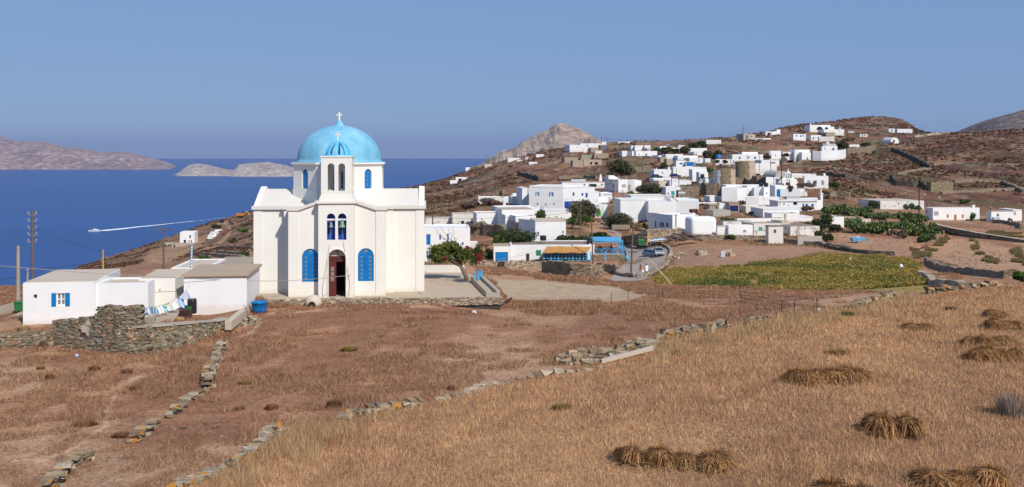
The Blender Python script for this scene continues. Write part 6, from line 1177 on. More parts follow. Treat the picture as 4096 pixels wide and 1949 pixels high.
for fr, x0, x1, y0, y1, m_, Y, l, sz in (('N1', 75, 215, 530, 640, LO, 515, 'grey tree between the white skyline houses', .9), ('N1', 410, 560, 575, 740, LO, 415, 'tall grey green tree beside the narrow sky blue door house', .7), ('N1', 530, 710, 590, 745, LD, 418, 'dark tree under the pole in the upper village', .7), ('N1', 590, 672, 735, 785, LO, 385, 'grey bush in front of the white wall behind the windmill', .55), ('N1', 685, 775, 728, 795, LD, 380, 'round dark bush left of the windmills', .55),
     ('N1', 1300, 1400, 638, 725, 'leaf_dry', 428, 'reddish bush left of the small vent house', .6), ('N1', 1558, 1692, 640, 692, LD, 430, 'dark bushes in front of the white annex', .55), ('N1', 1642, 1742, 1105, 1215, LO, 286, 'drooping grey green tree beside the villa porch', .4), ('N1', 1800, 2060, 1065, 1145, 'leaf_greydry', 294, 'brown bush bank left of the glazed door house', .4), ('N1', 2262, 2408, 1055, 1150, LD, 300, 'round dark green bush right of the glazed door house', .4),
     ('N1', 2385, 2545, 450, 590, LO, 470, 'grey tree right of the blue doored chapel', .7), ('N3', 445, 595, 555, 608, LD, 470, 'row of dark shrubs along the wall right of the chapel', .6), ('N3', 215, 340, 478, 520, LO, 560, 'grey shrub on the slope below the hilltop villa', .7),
     ('N2', 2030, 2360, 590, 820, LD, 204, 'big dark tree beside the small blank shed', .42), ('N2', 2250, 2480, 760, 880, LD, 196, 'dark bush in front of the small blank shed', .38), ('N2', 2040, 2200, 770, 900, LO, 184, 'grey green bush beside the peeling barn', .34), ('N2', 2160, 2335, 880, 1035, LD, 178, 'round dark bush right of the concrete block wall', .34), ('N2', 758, 930, 810, 885, LG, 184, 'leafy green shrub beside the boarded grey window', .3), ('N2', 665, 880, 580, 632, LO, 224, 'olive green bushes behind the rounded white house', .36), ('N2', 1412, 1680, 425, 500, LG, 247, 'green shrubs in front of the terrace building', .38), ('N2', 1880, 2010, 655, 705, LD, 214, 'dark shrub under the little white house by the steps', .34),
     ('N4', 45, 178, 85, 165, LD, 298, 'lone dark bush at the end of the village lane', .4), ('N4', 540, 712, 345, 475, LD, 262, 'dark thorny bush in front of the whitewashed barn', .4), ('S13', 1778, 1868, 295, 418, LG, 238, 'small olive tree growing against the orange doored farmhouse', .22), ('S13', 2325, 2410, 405, 475, 'leaf_greydry', 233, 'dry bush in front of the right edge farmhouse', .22), ('N4', 1690, 1890, 305, 360, LG, 282, 'green shrub inside the stone ring above the orange doored farmhouse', .4),
     ('S9', 860, 1040, 540, 690, LD, 415, 'dark bush beside the round whitewashed ruin', .55), ('S9', 2000, 2160, 685, 820, LG, 352, 'green tree between the tall white house and the windmill', .5), ('Z6', 630, 930, 640, 705, 'leaf_dry', 212, 'dry brown bush left of the plain white block', .36), ('Z6', 985, 1190, 628, 705, 'leaf_dry', 207, 'rounded dry bush in front of the plain white block', .36), ('Z6', 590, 860, 330, 425, 'leaf_greydry', 285, 'grey dry shrubs in front of the stained ruin, left half', .45), ('Z6', 850, 1130, 320, 425, 'leaf_greydry', 283, 'grey dry shrubs in front of the stained ruin, right half', .45),
     ('S16', 180, 380, 85, 215, LG, 182, 'green shrub beside the cafe garage', .3), ('S16', 1245, 1350, 385, 465, LO, 172.5, 'small thorn bush growing out of the retaining wall', .2), ('N4', 715, 990, 940, 1030, LG, 172, 'low green garden crop at the top of the vineyard', .3), ('S13', 680, 870, 580, 700, 'leaf_greydry', 186, 'grey dry bush below the prickly pears', .3), ('S13', 530, 690, 570, 660, 'leaf_greydry', 190, 'smaller grey dry bush left of the other below the prickly pears', .3), ('N2', 1880, 2080, 470, 560, 'leaf_dry', 250, 'reddish bush at the blue doors of the terrace building', .36), ('N6', 2450, 2640, 475, 570, LG, 78, 'green bush at the right end of the field wall, at the picture edge', .22)):
    big = (x1-x0)*(y1-y0)*FR[fr][2]**2; tree(l, fr, (x0+x1)/2, y1, x0, x1, y0, y1, m_, int(min(2600, 350+big*1.3)), sz, Y, 'tree' if 'tree' in l else 'bush', 8, .1 if 'bush' in l or 'shrub' in l else .16, 'tree' if 'tree' in l else 'bush')
for i, (x0, x1, y0, y1, l) in enumerate(((790, 985, 838, 912, 'low green shrub left on the terraces of the slope beside the church'), (1125, 1375, 870, 952, 'wide brown green shrub above the grey roofs on the left slope'), (1425, 1605, 755, 858, 'dark green shrub on the upper terraces beside the church wall'), (1590, 1700, 838, 940, 'green shrub touching the church wall on the left slope'), (1235, 1435, 545, 635, 'green shrub under the big boulder on the left slope'), (1000, 1190, 300, 405, 'grey green shrub below the dirt track on the left slope'), (1395, 1620, 390, 465, 'light green low shrub right of the dirt track on the left slope'), (1460, 1690, 285, 352, 'green shrub patch near the orange excavator'))):
    tree(l, 'S14', (x0+x1)/2, y1, x0, x1, y0, y1, [LG, LO, LD][i % 3], 800, .6, None, 'bush', 8, .06, 'bush', .6)
# palm and agave
def rosette(label, fr, cx, yb, r, h, n, Y, mat, name, trunk=0, seed=1):
    k = FR[fr][2]/F*Y; b = P(*q(fr, cx, yb), Y); o = empty(name, b, label, 'palm' if name == 'palm' else 'plant'); rg = random.Random(seed); mb = MB(); r *= k; h *= k; z0 = trunk*k
    for i in range(n):
        a = 6.283*i/n*2.4; el = rg.uniform(.15, 1.35); L = r*rg.uniform(.8, 1.1); pts = [Vector((0, 0, z0))]
        for j in range(1, 6): t = j/5; pts.append(Vector((math.cos(a)*math.cos(el)*L*t, math.sin(a)*math.cos(el)*L*t, z0+math.sin(el)*h*t-.35*h*t*t*(1.2-el*.6))))
        s = Vector((-math.sin(a), math.cos(a), 0))*L*.09
        for j in range(5): w0, w1 = 1-abs(j/5-.3), 1-abs((j+1)/5-.3)*1.35; mb.add([pts[j]-s*w0, pts[j]+s*w0, pts[j+1]+s*max(w1, .05), pts[j+1]-s*max(w1, .05)], [(0, 1, 2, 3)])
    mb.build('fronds', mat, o, fixn=False); MB().cyl((0, 0, -.4), (0, 0, z0+.1), .25, .2, 8).build('trunk', 'bark', o)
rosette('short palm standing alone behind the stained ruin', 'Z5', 1135, 1095, 70, 115, 46, 305, 'leaf_olive', 'palm', 12); rosette('spiky palm bush above the weathered white houses', 'Z6', 900, 500, 75, 60, 40, 246, LG, 'palm', 5, 2)
rosette('large grey agave in front of the long low white house with two poles', 'S9', 1525, 1140, 55, 95, 18, 312, LO, 'agave', 0, 3)
# prickly pears: pads in clumps
def cactus(label, fr, cx, cy, rx, ry, n, Y, seed):
    rg = np.random.default_rng(seed); b = G(*q(fr, cx, cy+ry*.8)); k = FR[fr][2]/F*b.y; o = empty('prickly_pear', b, label, 'cactus', 0, 'prickly pear thicket'); h = 2*ry*k*1.0; L = 20; n = int(n*1.8)
    lc = np.stack([rg.uniform(-1.0, 1.0, L)*rx*k, rg.uniform(-.8, .8, L)*rx*k*.7, rg.uniform(.02, .42, L)*h], 1); kk = rg.integers(0, L, n); d = rg.normal(size=(n, 3)); d /= np.linalg.norm(d, axis=1)[:, None]; d[:, 2] = np.abs(d[:, 2])
    p = lc[kk]+d*np.array((rx*k*.33, rx*k*.33, h*.4))*(.55+.45*rg.random((n, 1))); a = rg.random(n)*math.pi; t = rg.uniform(-.6, .6, n); u = np.stack([np.cos(a), np.sin(a), 0*a], 1); w = np.stack([-np.sin(a)*np.sin(t), np.cos(a)*np.sin(t), np.cos(t)], 1); s = .27*(.7+.6*rg.random((n, 1)))
    V = np.stack([p+(u*math.cos(q_)*.62+w*math.sin(q_))*s for q_ in np.linspace(0, 2*math.pi, 7)[:-1]], 1); npmesh('pads', V, 6, 'cactus', o)
    mb = MB()
    for e in lc: mb.tube([(e[0]*.8, e[1]*.8, -.3), (e[0]*.9, e[1]*.9, e[2]*.6), tuple(e)], [.14, .11, .06], 6)
    mb.build('stem', 'stem', o)
for i, (x, y, rx, ry, n, Y, l) in enumerate(((160, 440, 170, 85, 1500, 226, 'prickly pear mass at the upper left of the thicket, beside the steps'), (430, 470, 150, 80, 1400, 222, 'prickly pears in front of the dark thorny bush'), (650, 530, 140, 60, 1200, 218, 'prickly pear hedge right of the concrete sheds'), (880, 520, 130, 50, 1100, 222, 'low prickly pears below the whitewashed barn'), (1110, 405, 100, 50, 600, 250, 'prickly pear clump growing up the whitewashed barn wall'), (1150, 560, 160, 90, 1500, 214, 'prickly pears on top of the slope left of the orange doored farmhouse'), (330, 620, 120, 70, 1200, 200, 'prickly pears in front of the concrete sheds'), (560, 680, 190, 100, 2000, 196, 'broad prickly pear front above the blue tank'), (900, 640, 180, 70, 1500, 204, 'prickly pears in the middle of the thicket'), (1240, 700, 200, 110, 2200, 198, 'prickly pear mass at the lower right of the thicket'), (1320, 820, 90, 70, 800, 187, 'lowest prickly pears beside the reddish wall'))):
    cactus(l, 'N4', x, y, rx, ry, n, Y, 300+i)
# ================================================================ poles and cables
def pole(label, fr, x, yt, yb, Y=None, mat='pole_wood', r=.12, arms=0, lamp=False, ins=0, lean=0, name='utility_pole', cat='pole', armw=1.6):
    (px, pt), pb = q(fr, x, yt), q(fr, x, yb)[1]; Y = Y or Yat(px, pb); b = P(px, pb, Y); h = (pb-pt)/F*Y; o = empty(name, b, label, cat); lx = lean*FR[fr][2]/F*Y
    MB().cyl((0, 0, -.6), (lx, 0, h), r, r*.72, 9).build('post', mat, o)
    for i in range(arms):
        z = h-.25-i*.5; mb = MB(); mb.box(lx-armw/2, -r-.07, z-.05, lx+armw/2, -r+.03, z+.05)
        for s in (-.46, -.2, .2, .46): mb.cyl((lx+s*armw, -r, z+.05), (lx+s*armw, -r, z+.2), .04, .05, 6)
        mb.build('crossarm', mat, o)
    for i in range(ins):
        z = h-.3-i*.55; mb = MB()
        for s in (-1, 1): mb.tube([(lx, 0, z), (lx+s*.32, 0, z-.03), (lx+s*.32, 0, z+.1)], .022, 5); mb.lathe([(.04, 0), (.05, .06), (.03, .11), (0, .12)], 8, (lx+s*.32, 0, z+.08))
        mb.build('insulator', 'roof_grey', o)
    if lamp:
        mb = MB(); mb.tube([(-.05, 0, h-6.15), (-.2, 0, h-5.6), (-.32, 0, h-5.75), (-.33, 0, h-6.1)], .03, 6); mb.lathe([(.33, -6.75), (.3, -6.72), (.12, -6.5), (.08, -6.2), (0, -6.15)], 14, (-.33, 0, h+.05)); mb.build('street_lamp', 'beige', o)
    return o
pole('tall dark utility pole with five insulator pairs and a hanging lamp, left of the farmhouse', 'S8', 320, 55, 735, 78, r=.13, ins=5, lamp=True, lean=-3)
pole('short pale wooden pole standing at the left end of the farmhouse', 'S8', 178, 402, 950, 70, 'pole_pale', .15); pole('thin stub pole between the two left poles', 'S8', 271, 618, 750, 84, 'pole_pale', .09)
pole('thin orange pole behind the farmhouse roof', 'L2', 965, 113, 325, 92, 'pole_orange', .1); pole('short dark stick pole behind the farmhouse roof', 'L2', 1043, 220, 330, 95, 'pole_wood', .06)
pole('utility pole with one wide crossarm on the slope below the white cube house', 'L1', 1533, 965, 1330, 118, 'pole_wood', .13, arms=1, armw=1.9)
o = pole('blue and white spiral striped pole behind the brown roofed shed', 'S14', 670, 665, 1060, 96, 'white_paint', .1, lean=14, name='striped_pole')
b = o.location; h = 395*FR['S14'][2]/F*96; mb = MB(); lx = 14*FR['S14'][2]/F*96
for s in range(2):
    n = 120
    for i in range(n-1):
        if True:
            t0, t1 = i/n, (i+1)/n; f = lambda t, dz: (lx*t+.106*math.cos(t*50), .106*math.sin(t*50), h*t+dz); 
            if s == 0: mb.add([f(t0, 0), f(t1, 0), f(t1, .12), f(t0, .12)], [(0, 1, 2, 3)])
mb.build('stripe', 'sky_blue', o, fixn=False)
for i, a in enumerate((('tall pole standing in the road in front of the cafe terrace', 'N5', 455, 70, 780, 152, 'pole_wood', .16, 0, 30), ('pole in front of the right end of the cafe roof', 'Z6', 2325, 540, 1125, 174, 'pole_wood', .14, 0, -20), ('pole in front of the feathery tamarisk', 'Z6', 2160, 332, 760, 200, 'pole_wood', .13, 1, 10), ('leaning prop pole in front of the feathery tamarisk', 'Z6', 2045, 440, 780, 199, 'pole_wood', .12, 0, 110), ('dark pole at the corner of the large blue windowed building', 'Z6', 1487, 80, 415, 262, 'pole_wood', .14, 0, 0),
    ('pole at the top of the road between the tamarisk and the shop', 'Z8', 1115, 30, 545, 250, 'pole_pale', .15, 1, 15), ('thick double pole hung with cables in the village middle', 'S9', 425, 480, 1226, 300, 'pole_wood', .2, 0, 0), ('slim pole beside the olive tree', 'S9', 762, 975, 1210, 300, 'pole_pale', .1, 0, 0), ('black pole in front of the parked cars', 'S9', 1140, 655, 1145, 312, 'wood_dark', .12, 0, 0), ('pole in front of the long low white house', 'S9', 1322, 868, 1145, 312, 'pole_wood', .11, 0, 0), ('slender pole left of the long high white building', 'S9', 1260, 690, 850, 352, 'pole_wood', .09, 0, 0),
    ('tall dark pole in front of the nearer windmill', 'N2', 630, 118, 610, 262, 'wood_dark', .13, 0, 0), ('tall pole left of the walled compound', 'N1', 1410, 595, 930, 360, 'wood_dark', .13, 0, 0), ('dark pole in front of the small church', 'N1', 1570, 775, 1110, 298, 'wood_dark', .13, 0, 0), ('thin pole right of the second windmill', 'N1', 1242, 635, 880, 370, 'pole_wood', .1, 0, 0), ('leaning pole behind the nearer windmill', 'N1', 845, 650, 830, 380, 'wood_dark', .12, 0, -55), ('pole above the long three windowed white house', 'N1', 1062, 640, 735, 425, 'wood_dark', .1, 0, 0),
    ('dark pole beside the whitewashed barn', 'S13', 1020, -60, 370, 222, 'wood_dark', .15, 0, 5), ('thin stake in front of the whitewashed barn', 'S13', 682, 60, 275, 270, 'pole_pale', .08, 0, 0), ('skyline pole of a pair beside the dark hill trees', 'N1', 137, 425, 545, 580, 'pole_wood', .12, 0, 0), ('tall skyline pole touching the dark hill trees', 'N1', 390, 410, 600, 560, 'pole_wood', .14, 1, 0), ('tall skyline pole above the unfinished concrete house', 'N1', 1008, 222, 350, 640, 'pole_wood', .16, 0, 0), ('short skyline pole left of the tall one above the concrete house', 'N1', 992, 262, 345, 645, 'pole_wood', .13, 0, 0),
    ('pole in front of the dark tree in the upper village', 'N1', 658, 480, 720, 408, 'pole_wood', .11, 0, 0), ('tall thin pole left of the windmills', 'N1', 785, 480, 735, 420, 'pole_wood', .1, 0, 0))):
    lab, fr, x, yt, yb, Y, m_, r, arms, lean = a; pole(lab, fr, x, yt, yb, Y, m_, r, arms, lean=lean)
for i, (x, yt, yb, l) in enumerate(((775, 205, 320, 'leftmost'), (885, 218, 320, 'second'), (976, 218, 310, 'third'), (1213, 250, 520, 'tall fourth'), (1310, 255, 310, 'fifth'), (1448, 250, 290, 'sixth'), (1747, 250, 350, 'seventh'), (1793, 235, 390, 'eighth'), (2310, 240, 380, 'ninth'), (2383, 252, 365, 'tenth'))):
    pole(f'{l} pole from the left along the village skyline cable', 'Z7', x, yt, yb, 540, 'pole_wood', .14)
for x, yt, yb, Y, l in ((545, 710, 800, 640, 'pole on the far left tip of the ridge'), (733, 740, 950, 480, 'tall pole on the headland slope right of the terrace house'), (813, 625, 740, 660, 'pole above the roofless ridge ruin'), (948, 550, 680, 660, 'tall pole in front of the sea at the left end of the mountain'), (1055, 580, 670, 660, 'pole between the cream shed and the long ridge house'), (1210, 565, 640, 670, 'thin pole left of the long ridge house'), (1336, 470, 640, 660, 'tall pole in front of the long ridge house'), (1683, 765, 930, 420, 'pole beside the dark wall on the slope'), (1232, 680, 770, 520, 'pole on the middle of the headland slope'), (370, 1030, 1340, 250, 'dark pole on the slope right of the church roof')):
    pole(l, 'Z5', x, yt, yb, Y, 'pole_wood', .13)
pole('dark pole carrying lamps on the roof behind the church', 'Z6', 260, 525, 655, 200, 'wood_dark', .14, lamp=False)
def cable(label, pts, sag, r=.014, mat='wire'):
    o = None; mb = MB(); base = P(*q(*pts[0][:3]), pts[0][3])
    for a, b in zip(pts, pts[1:]):
        A, B = P(*q(*a[:3]), a[3])-base, P(*q(*b[:3]), b[3])-base; mb.tube([A.lerp(B, t)-Vector((0, 0, sag*4*t*(1-t))) for t in np.linspace(0, 1, 14)], r, 4)
    o = mb.build('cable', mat, None, fixn=False); o.location = base; tag(o, label, 'cable'); return o
cable('pale cable passing low across the front of the farmhouse and the church door', [('L2', -60, 262, 62), ('L2', 2380, 408, 66), ('C4', 660, 1032, 71.5), ('S4', 1140, 490, 110), ('Z6', 1740, 960, 176), ('Z6', 2322, 840, 174)], .12, .018, 'wire_pale')
cable('dark cable rising from behind the farmhouse to the striped pole', [('L2', -60, 390, 82), ('L2', 300, 296, 80), ('L2', 1530, 120, 116), ('S14', 690, 660, 96), ('S14', 1690, 420, 300)], .3, .018)
cable('dark cable sloping from the tall left pole down to the orange pole', [('L1', 325, 958, 78), ('L1', 960, 1190, 92), ('L1', 1530, 1310, 118)], .2, .013)
cable('thin cable sagging from the leaning prop pole over the windowless cube house', [('Z6', 130, 545, 205), ('Z6', 1580, 515, 200), ('Z6', 2165, 435, 200)], .5, .025)
cable('cable running from the shop pole over the large blue windowed building', [('Z8', 1130, 40, 250), ('Z8', 530, 125, 262), ('Z6', 1490, 155, 262)], .3, .03)
cable('cable from the road pole to the rounded house with maroon shutters', [('Z8', 720, 600, 178), ('Z8', 1480, 660, 185), ('Z8', 1870, 572, 196)], .3, .02)
cable('cable crossing in front of the nearer windmill', [('N1', -60, 970, 300), ('N1', 640, 985, 300), ('N1', 1570, 860, 298), ('N1', 2000, 940, 295), ('N4', 1300, 200, 225)], .5, .03)
cable('long skyline cable over the upper village', [('Z7', x, y, 540) for x, y in ((770, 208), (885, 222), (976, 225), (1213, 254), (1448, 256), (1747, 256), (1793, 250), (2310, 330))], .4, .04); cable('skyline cable climbing to the poles above the concrete house', [('N1', -10, 485, 560), ('N1', 137, 440, 580), ('N1', 390, 415, 560), ('N1', 470, 480, 580), ('N1', 1000, 270, 640), ('N1', 1160, 270, 640)], 1.2, .04)
cable('ridge cable over the sea at the left end of the mountain', [('Z5', 195, 850, 700), ('Z5', 545, 720, 640), ('Z5', 813, 632, 660), ('Z5', 948, 555, 660), ('Z5', 1336, 560, 660)], 1.5, .04)
# ================================================================ ground vegetation (uncountable)
def scatter(n, pxr, Yr, keep, seed, pw=0.):
    """points on the ground spread over picture columns and depth; keep(px, row, X, Y) says where"""
    rg = np.random.default_rng(seed); px = rg.uniform(*pxr, n); t = rg.random(n); Y = Yr[0]*(Yr[1]/Yr[0])**t if pw else rg.uniform(*Yr, n); X = (px-CX)/F*Y; Z = gz(X, Y); row = H-Z/Y*F
    k = keep(px, row, X, Y); return X[k], Y[k], Z[k], rg
def blades(name, pts, h, w, lean, mat, kind='grass'):
    X, Y, Z, rg = pts; n = len(X); a = rg.random(n)*2*math.pi; la = rg.random(n)*2*math.pi; hh = rg.uniform(*h, n)*(.75+.5*fbm(X/3, Y/3, 7, 2)); ww = w*np.maximum(Y, 30)*rg.uniform(.7, 1.4, n); ln = rg.uniform(0, lean, n)*hh
    b = np.stack([X, Y, Z-.02], 1); s = np.stack([np.cos(a), np.sin(a)*.6, 0*a], 1)*ww[:, None]; t = b+np.stack([np.cos(la)*ln, np.sin(la)*ln, hh], 1)
    o = npmesh(name, np.stack([b-s, b+s, t], 1), 3, mat); return tag(o, *kind, None, 'stuff') if isinstance(kind, tuple) else o
def stub_keep(px, row, X, Y): return inpoly(px+60*(fbm(X*.8, Y*.8, 5, 3)-.5)+30*(vnoise(X*9, Y*9, 2)-.5), row+22*(fbm(X*.9, Y*.9, 6, 3)-.5)+14*(vnoise(X*9, Y*9, 4)-.5), STUB)
blades('stubble', scatter(520000, (250, 4350), (24.5, 70), stub_keep, 1), (.08, .24), .00030, .95, 'stubble_straw', ('short golden stubble covering the mown grain field', 'stubble'))
TALL = [q('N7', *p) for p in ((640, 345), (690, 205), (850, 170), (1050, 150), (1250, 110), (1500, 68), (1860, 2), (2050, -20), (2030, 30), (1700, 100), (1500, 150), (1200, 190), (900, 265), (720, 330))]
TALL2 = [q('N8', *p) for p in ((380, 1225), (300, 1120), (460, 955), (800, 930), (1250, 850), (1050, 930), (900, 1000), (700, 1100), (620, 1225))]
TALL3 = [q('L3', *p) for p in ((1700, 1300), (1850, 1190), (2200, 1030), (2576, 800), (2576, 1000), (2400, 1300))]
blades('tall_grass', scatter(150000, (450, 3800), (27, 69), lambda px, row, X, Y: (inpoly(px, row, TALL) | inpoly(px, row, TALL2) | inpoly(px, row, TALL3)) & (vnoise(X*.9, Y*.5, 8) > .3), 2), (.25, .6), .00026, .6, 'tall_straw', ('tall pale dry grass standing along the wall edge of the grain field', 'grass'))
def weed_keep(px, row, X, Y):
    d = fbm(X/5, Y/8, 51, 3)*.6+vnoise(X*.9, Y*.9, 15)*.4
    return (row < 2000) & ~inpoly(px, row, STUB) & ~inpoly(px, row, PALE) & ~inpoly(px, row, VINE) & ~inpoly(X, Y, TERRACE) & ~(inpoly(X, Y, YARD) & (px < 640)) & (d > .5) & ~((X > -33) & (X < -17.5) & (Y > 61.5) & (Y < 72))
blades('dry_weeds', scatter(760000, (-150, 3850), (28, 112), weed_keep, 3), (.07, .30), .00027, 1.5, 'red_weed', ('reddish brown dry weeds covering the fallow field before the church', 'weeds'))
EDGE = [[q('N8', *p) for p in ((1860, 20), (1930, 90), (2300, 110), (2576, 100), (2576, 190), (2200, 200), (1950, 150), (1850, 110))], [q('L2', *p) for p in ((2290, 680), (2330, 560), (2576, 560), (2700, 620), (2560, 680), (2480, 700), (2300, 760), (2180, 780))], [q('S16', *p) for p in ((30, 470), (400, 480), (900, 540), (1450, 600), (2300, 680), (2576, 720), (2576, 800), (1500, 720), (700, 620), (30, 600))],
        [q('L2', *p) for p in ((1500, 1120), (1950, 940), (2200, 800), (2120, 1000), (2040, 1225), (1500, 1225))], [q('N5', *p) for p in ((0, 900), (500, 930), (900, 975), (1800, 990), (2576, 1020), (2576, 1100), (1200, 1100), (600, 1100))], [q('S4', *p) for p in ((1000, 745), (1130, 790), (1260, 960), (1400, 1120), (1240, 1130), (1120, 880))]]
blades('dry_weeds', scatter(260000, (1650, 3500), (150, 340), lambda px, row, X, Y: (row < 1060) & ~inpoly(px, row, VINE) & ~inpoly(px, row, LOT) & (np.abs(px-2440-(Y-250)*.3) > 60) & (fbm(X/5, Y/9, 66, 3) > .52), 41, 1), (.15, .5), .00036, 1.0, 'village_weed', ('dry grass and weeds on the open ground between the village houses', 'weeds'))
blades('dry_weeds', scatter(700000, (850, 3400), (58, 172), lambda px, row, X, Y: np.any([inpoly(px+30*(fbm(X*.7, Y*.7, 1, 3)-.5), row+22*(fbm(X*.6, Y*.6, 2, 3)-.5), e) for e in EDGE], 0) & (fbm(X/1.7, Y/2.2, 12, 3) > .42) & ~inpoly(X, Y, TERRACE), 4), (.10, .42), .0003, 1.1, 'red_weed', ('taller red brown weeds along the walls and field margins', 'weeds'))
GRN = [[q('N6', *p) for p in pl] for pl in (((1500, 220), (1640, 250), (1840, 90), (1890, 130), (1700, 300), (1560, 320)), ((2060, 140), (2140, 150), (2160, 260), (2350, 340), (2330, 370), (2180, 340), (2090, 240)), ((2440, 250), (2540, 220), (2580, 330), (2576, 390), (2470, 370)), ((1740, 350), (1850, 380), (2020, 430), (1980, 450), (1780, 420)), ((2430, 445), (2500, 440), (2510, 490), (2450, 490)), ((2240, 60), (2576, 80), (2576, 120), (2200, 100)))]
blades('grass', scatter(1300000, (3600, 4150), (90, 215), lambda px, row, X, Y: np.any([inpoly(px, row, e) for e in GRN], 0) & (fbm(X/2, Y/3, 33, 3) > .5), 5), (.15, .5), .0003, .7, 'grass_olive', ('olive green grass tufts in strips across the right-hand fields', 'grass'))
# vines
X, Y, Z, rg = scatter(620000, (2590, 3770), (92, 172), lambda px, row, X, Y: inpoly(px+26*(fbm(X, Y, 13, 3)-.5), row+9*(fbm(X, Y, 14, 3)-.5), VINE) & (fbm(X/1.6, Y/2.4, 19, 3)+.35*(np.random.default_rng(4).random(len(X))-.5) > .47), 6)
n = len(X); p = np.stack([X, Y, Z+rg.uniform(.02, .34, n)*(.3+1.1*vnoise(X/1.3, Y/1.6, 23))], 1); u = rg.normal(size=(n, 3)); u /= np.linalg.norm(u, axis=1)[:, None]; w = np.cross(u, rg.normal(size=(n, 3))); w /= np.linalg.norm(w, axis=1)[:, None]; s = .17*(.6+.8*rg.random((n, 1)))
mi = (fbm(X/9, Y/14, 29, 3)+.25*(rg.random(n)-.5) < .36).astype(int)
o = npmesh('vineyard', np.stack([p-u*s*.5, p+w*s*.35, p+u*s*.5, p-w*s*.35], 1), 4, None, mats=['vine', 'leaf_yellow'], mi=mi); tag(o, 'yellow green carpet of low vines turning colour in the valley field', 'vineyard', None, 'stuff')
# hillside scrub and rocks
def hillkeep(px, row, X, Y):
    d = fbm(X/16, Y/30, 43, 4); right = sst(px, 3300, 3700)*sst(Y, 270, 330)
    return (row < 1140) & (row > 440) & ~inpoly(px, row, DIRT) & (d+right*.07 > .53) & (Y > np.where(px > 2700, 250, 175)+60*(vnoise(X/20, Y/20, 3)-.5))
X, Y, Z, rg = scatter(60000, (-100, 4400), (175, 960), hillkeep, 7, 1)
n = len(X); m_ = 7; r = rg.uniform(.28, .9, n)*np.interp(Y, [170, 500, 900], [.8, 1.1, 1.5]); d = rg.normal(size=(n, m_, 3)); d /= np.linalg.norm(d, axis=2)[..., None]; d[..., 2] = np.abs(d[..., 2])*.55
p = np.stack([X, Y, Z], 1)[:, None]+d*r[:, None, None]*.7; u = rg.normal(size=(n, m_, 3)); u /= np.linalg.norm(u, axis=2)[..., None]; w = np.cross(u, d); w /= np.linalg.norm(w, axis=2)[..., None]+1e-6; s = r[:, None, None]*.75
o = npmesh('scrub', np.stack([p-u*s, p+w*s*.6, p+u*s, p-w*s*.6], 2).reshape(-1, 3), 4, 'hill_scrub'); tag(o, 'low dark heath scrub dotting the hillsides behind the village', 'scrub', None, 'stuff')
def stonebits(name, n, pxr, Yr, keep, sz, mat, lab, seed, pw=0, flat=.6):
    X, Y, Z, rg = scatter(n, pxr, Yr, keep, seed, pw); n = len(X); s = rg.uniform(*sz, n)*np.interp(Y, [25, 150, 500, 900], [1, 1, 1.4, 2]); a = rg.random(n)*6.28; c, sn = np.cos(a), np.sin(a); B = []
    for dz in (-.3, 1):
        for e, f in ((-1, -1), (1, -1), (1, 1), (-1, 1)):
            e_ = e*s*.5*rg.uniform(.5, 1.1, n)*(1 if dz < 0 else .75); f_ = f*s*.4*rg.uniform(.5, 1.1, n)*(1 if dz < 0 else .75); B.append(np.stack([X+e_*c-f_*sn, Y+e_*sn+f_*c, Z+dz*s*flat*rg.uniform(.4, .8, n)], 1))
    fs = ((4, 5, 6, 7), (0, 1, 5, 4), (1, 2, 6, 5), (2, 3, 7, 6), (3, 0, 4, 7)); V = np.stack([np.stack([B[i] for i in f], 1) for f in fs], 1); o = npmesh(name, V.reshape(-1, 3), 4, mat); tag(o, lab, 'stones', None, 'stuff')
stonebits('rocks', 9000, (-100, 4400), (180, 900), lambda px, row, X, Y: (row > 440) & (row < 1140) & (fbm(X/14, Y/26, 47, 4, True) > .74), (.25, 1.0), 'stone_hill', 'pale rock outcrops and boulders scattered over the hillsides', 8, 1)
stonebits('pebbles', 14000, (-100, 3900), (28, 78), lambda px, row, X, Y: ~inpoly(px, row, STUB) & ~inpoly(X, Y, TERRACE) & (fbm(X/4, Y/5, 57, 3) > .47), (.03, .12), 'stone_hill', 'small stones and pebbles lying on the bare earth', 9)
stonebits('pebbles', 9000, (2650, 4200), (100, 240), lambda px, row, X, Y: (row > 880) & ~inpoly(px+26*(fbm(X, Y, 13, 3)-.5), row+9*(fbm(X, Y, 14, 3)-.5), VINE) & (fbm(X/6, Y/9, 58, 3) > .5), (.08, .32), 'stone_hill', 'small stones strewn over the lot and fields beyond the road', 10)
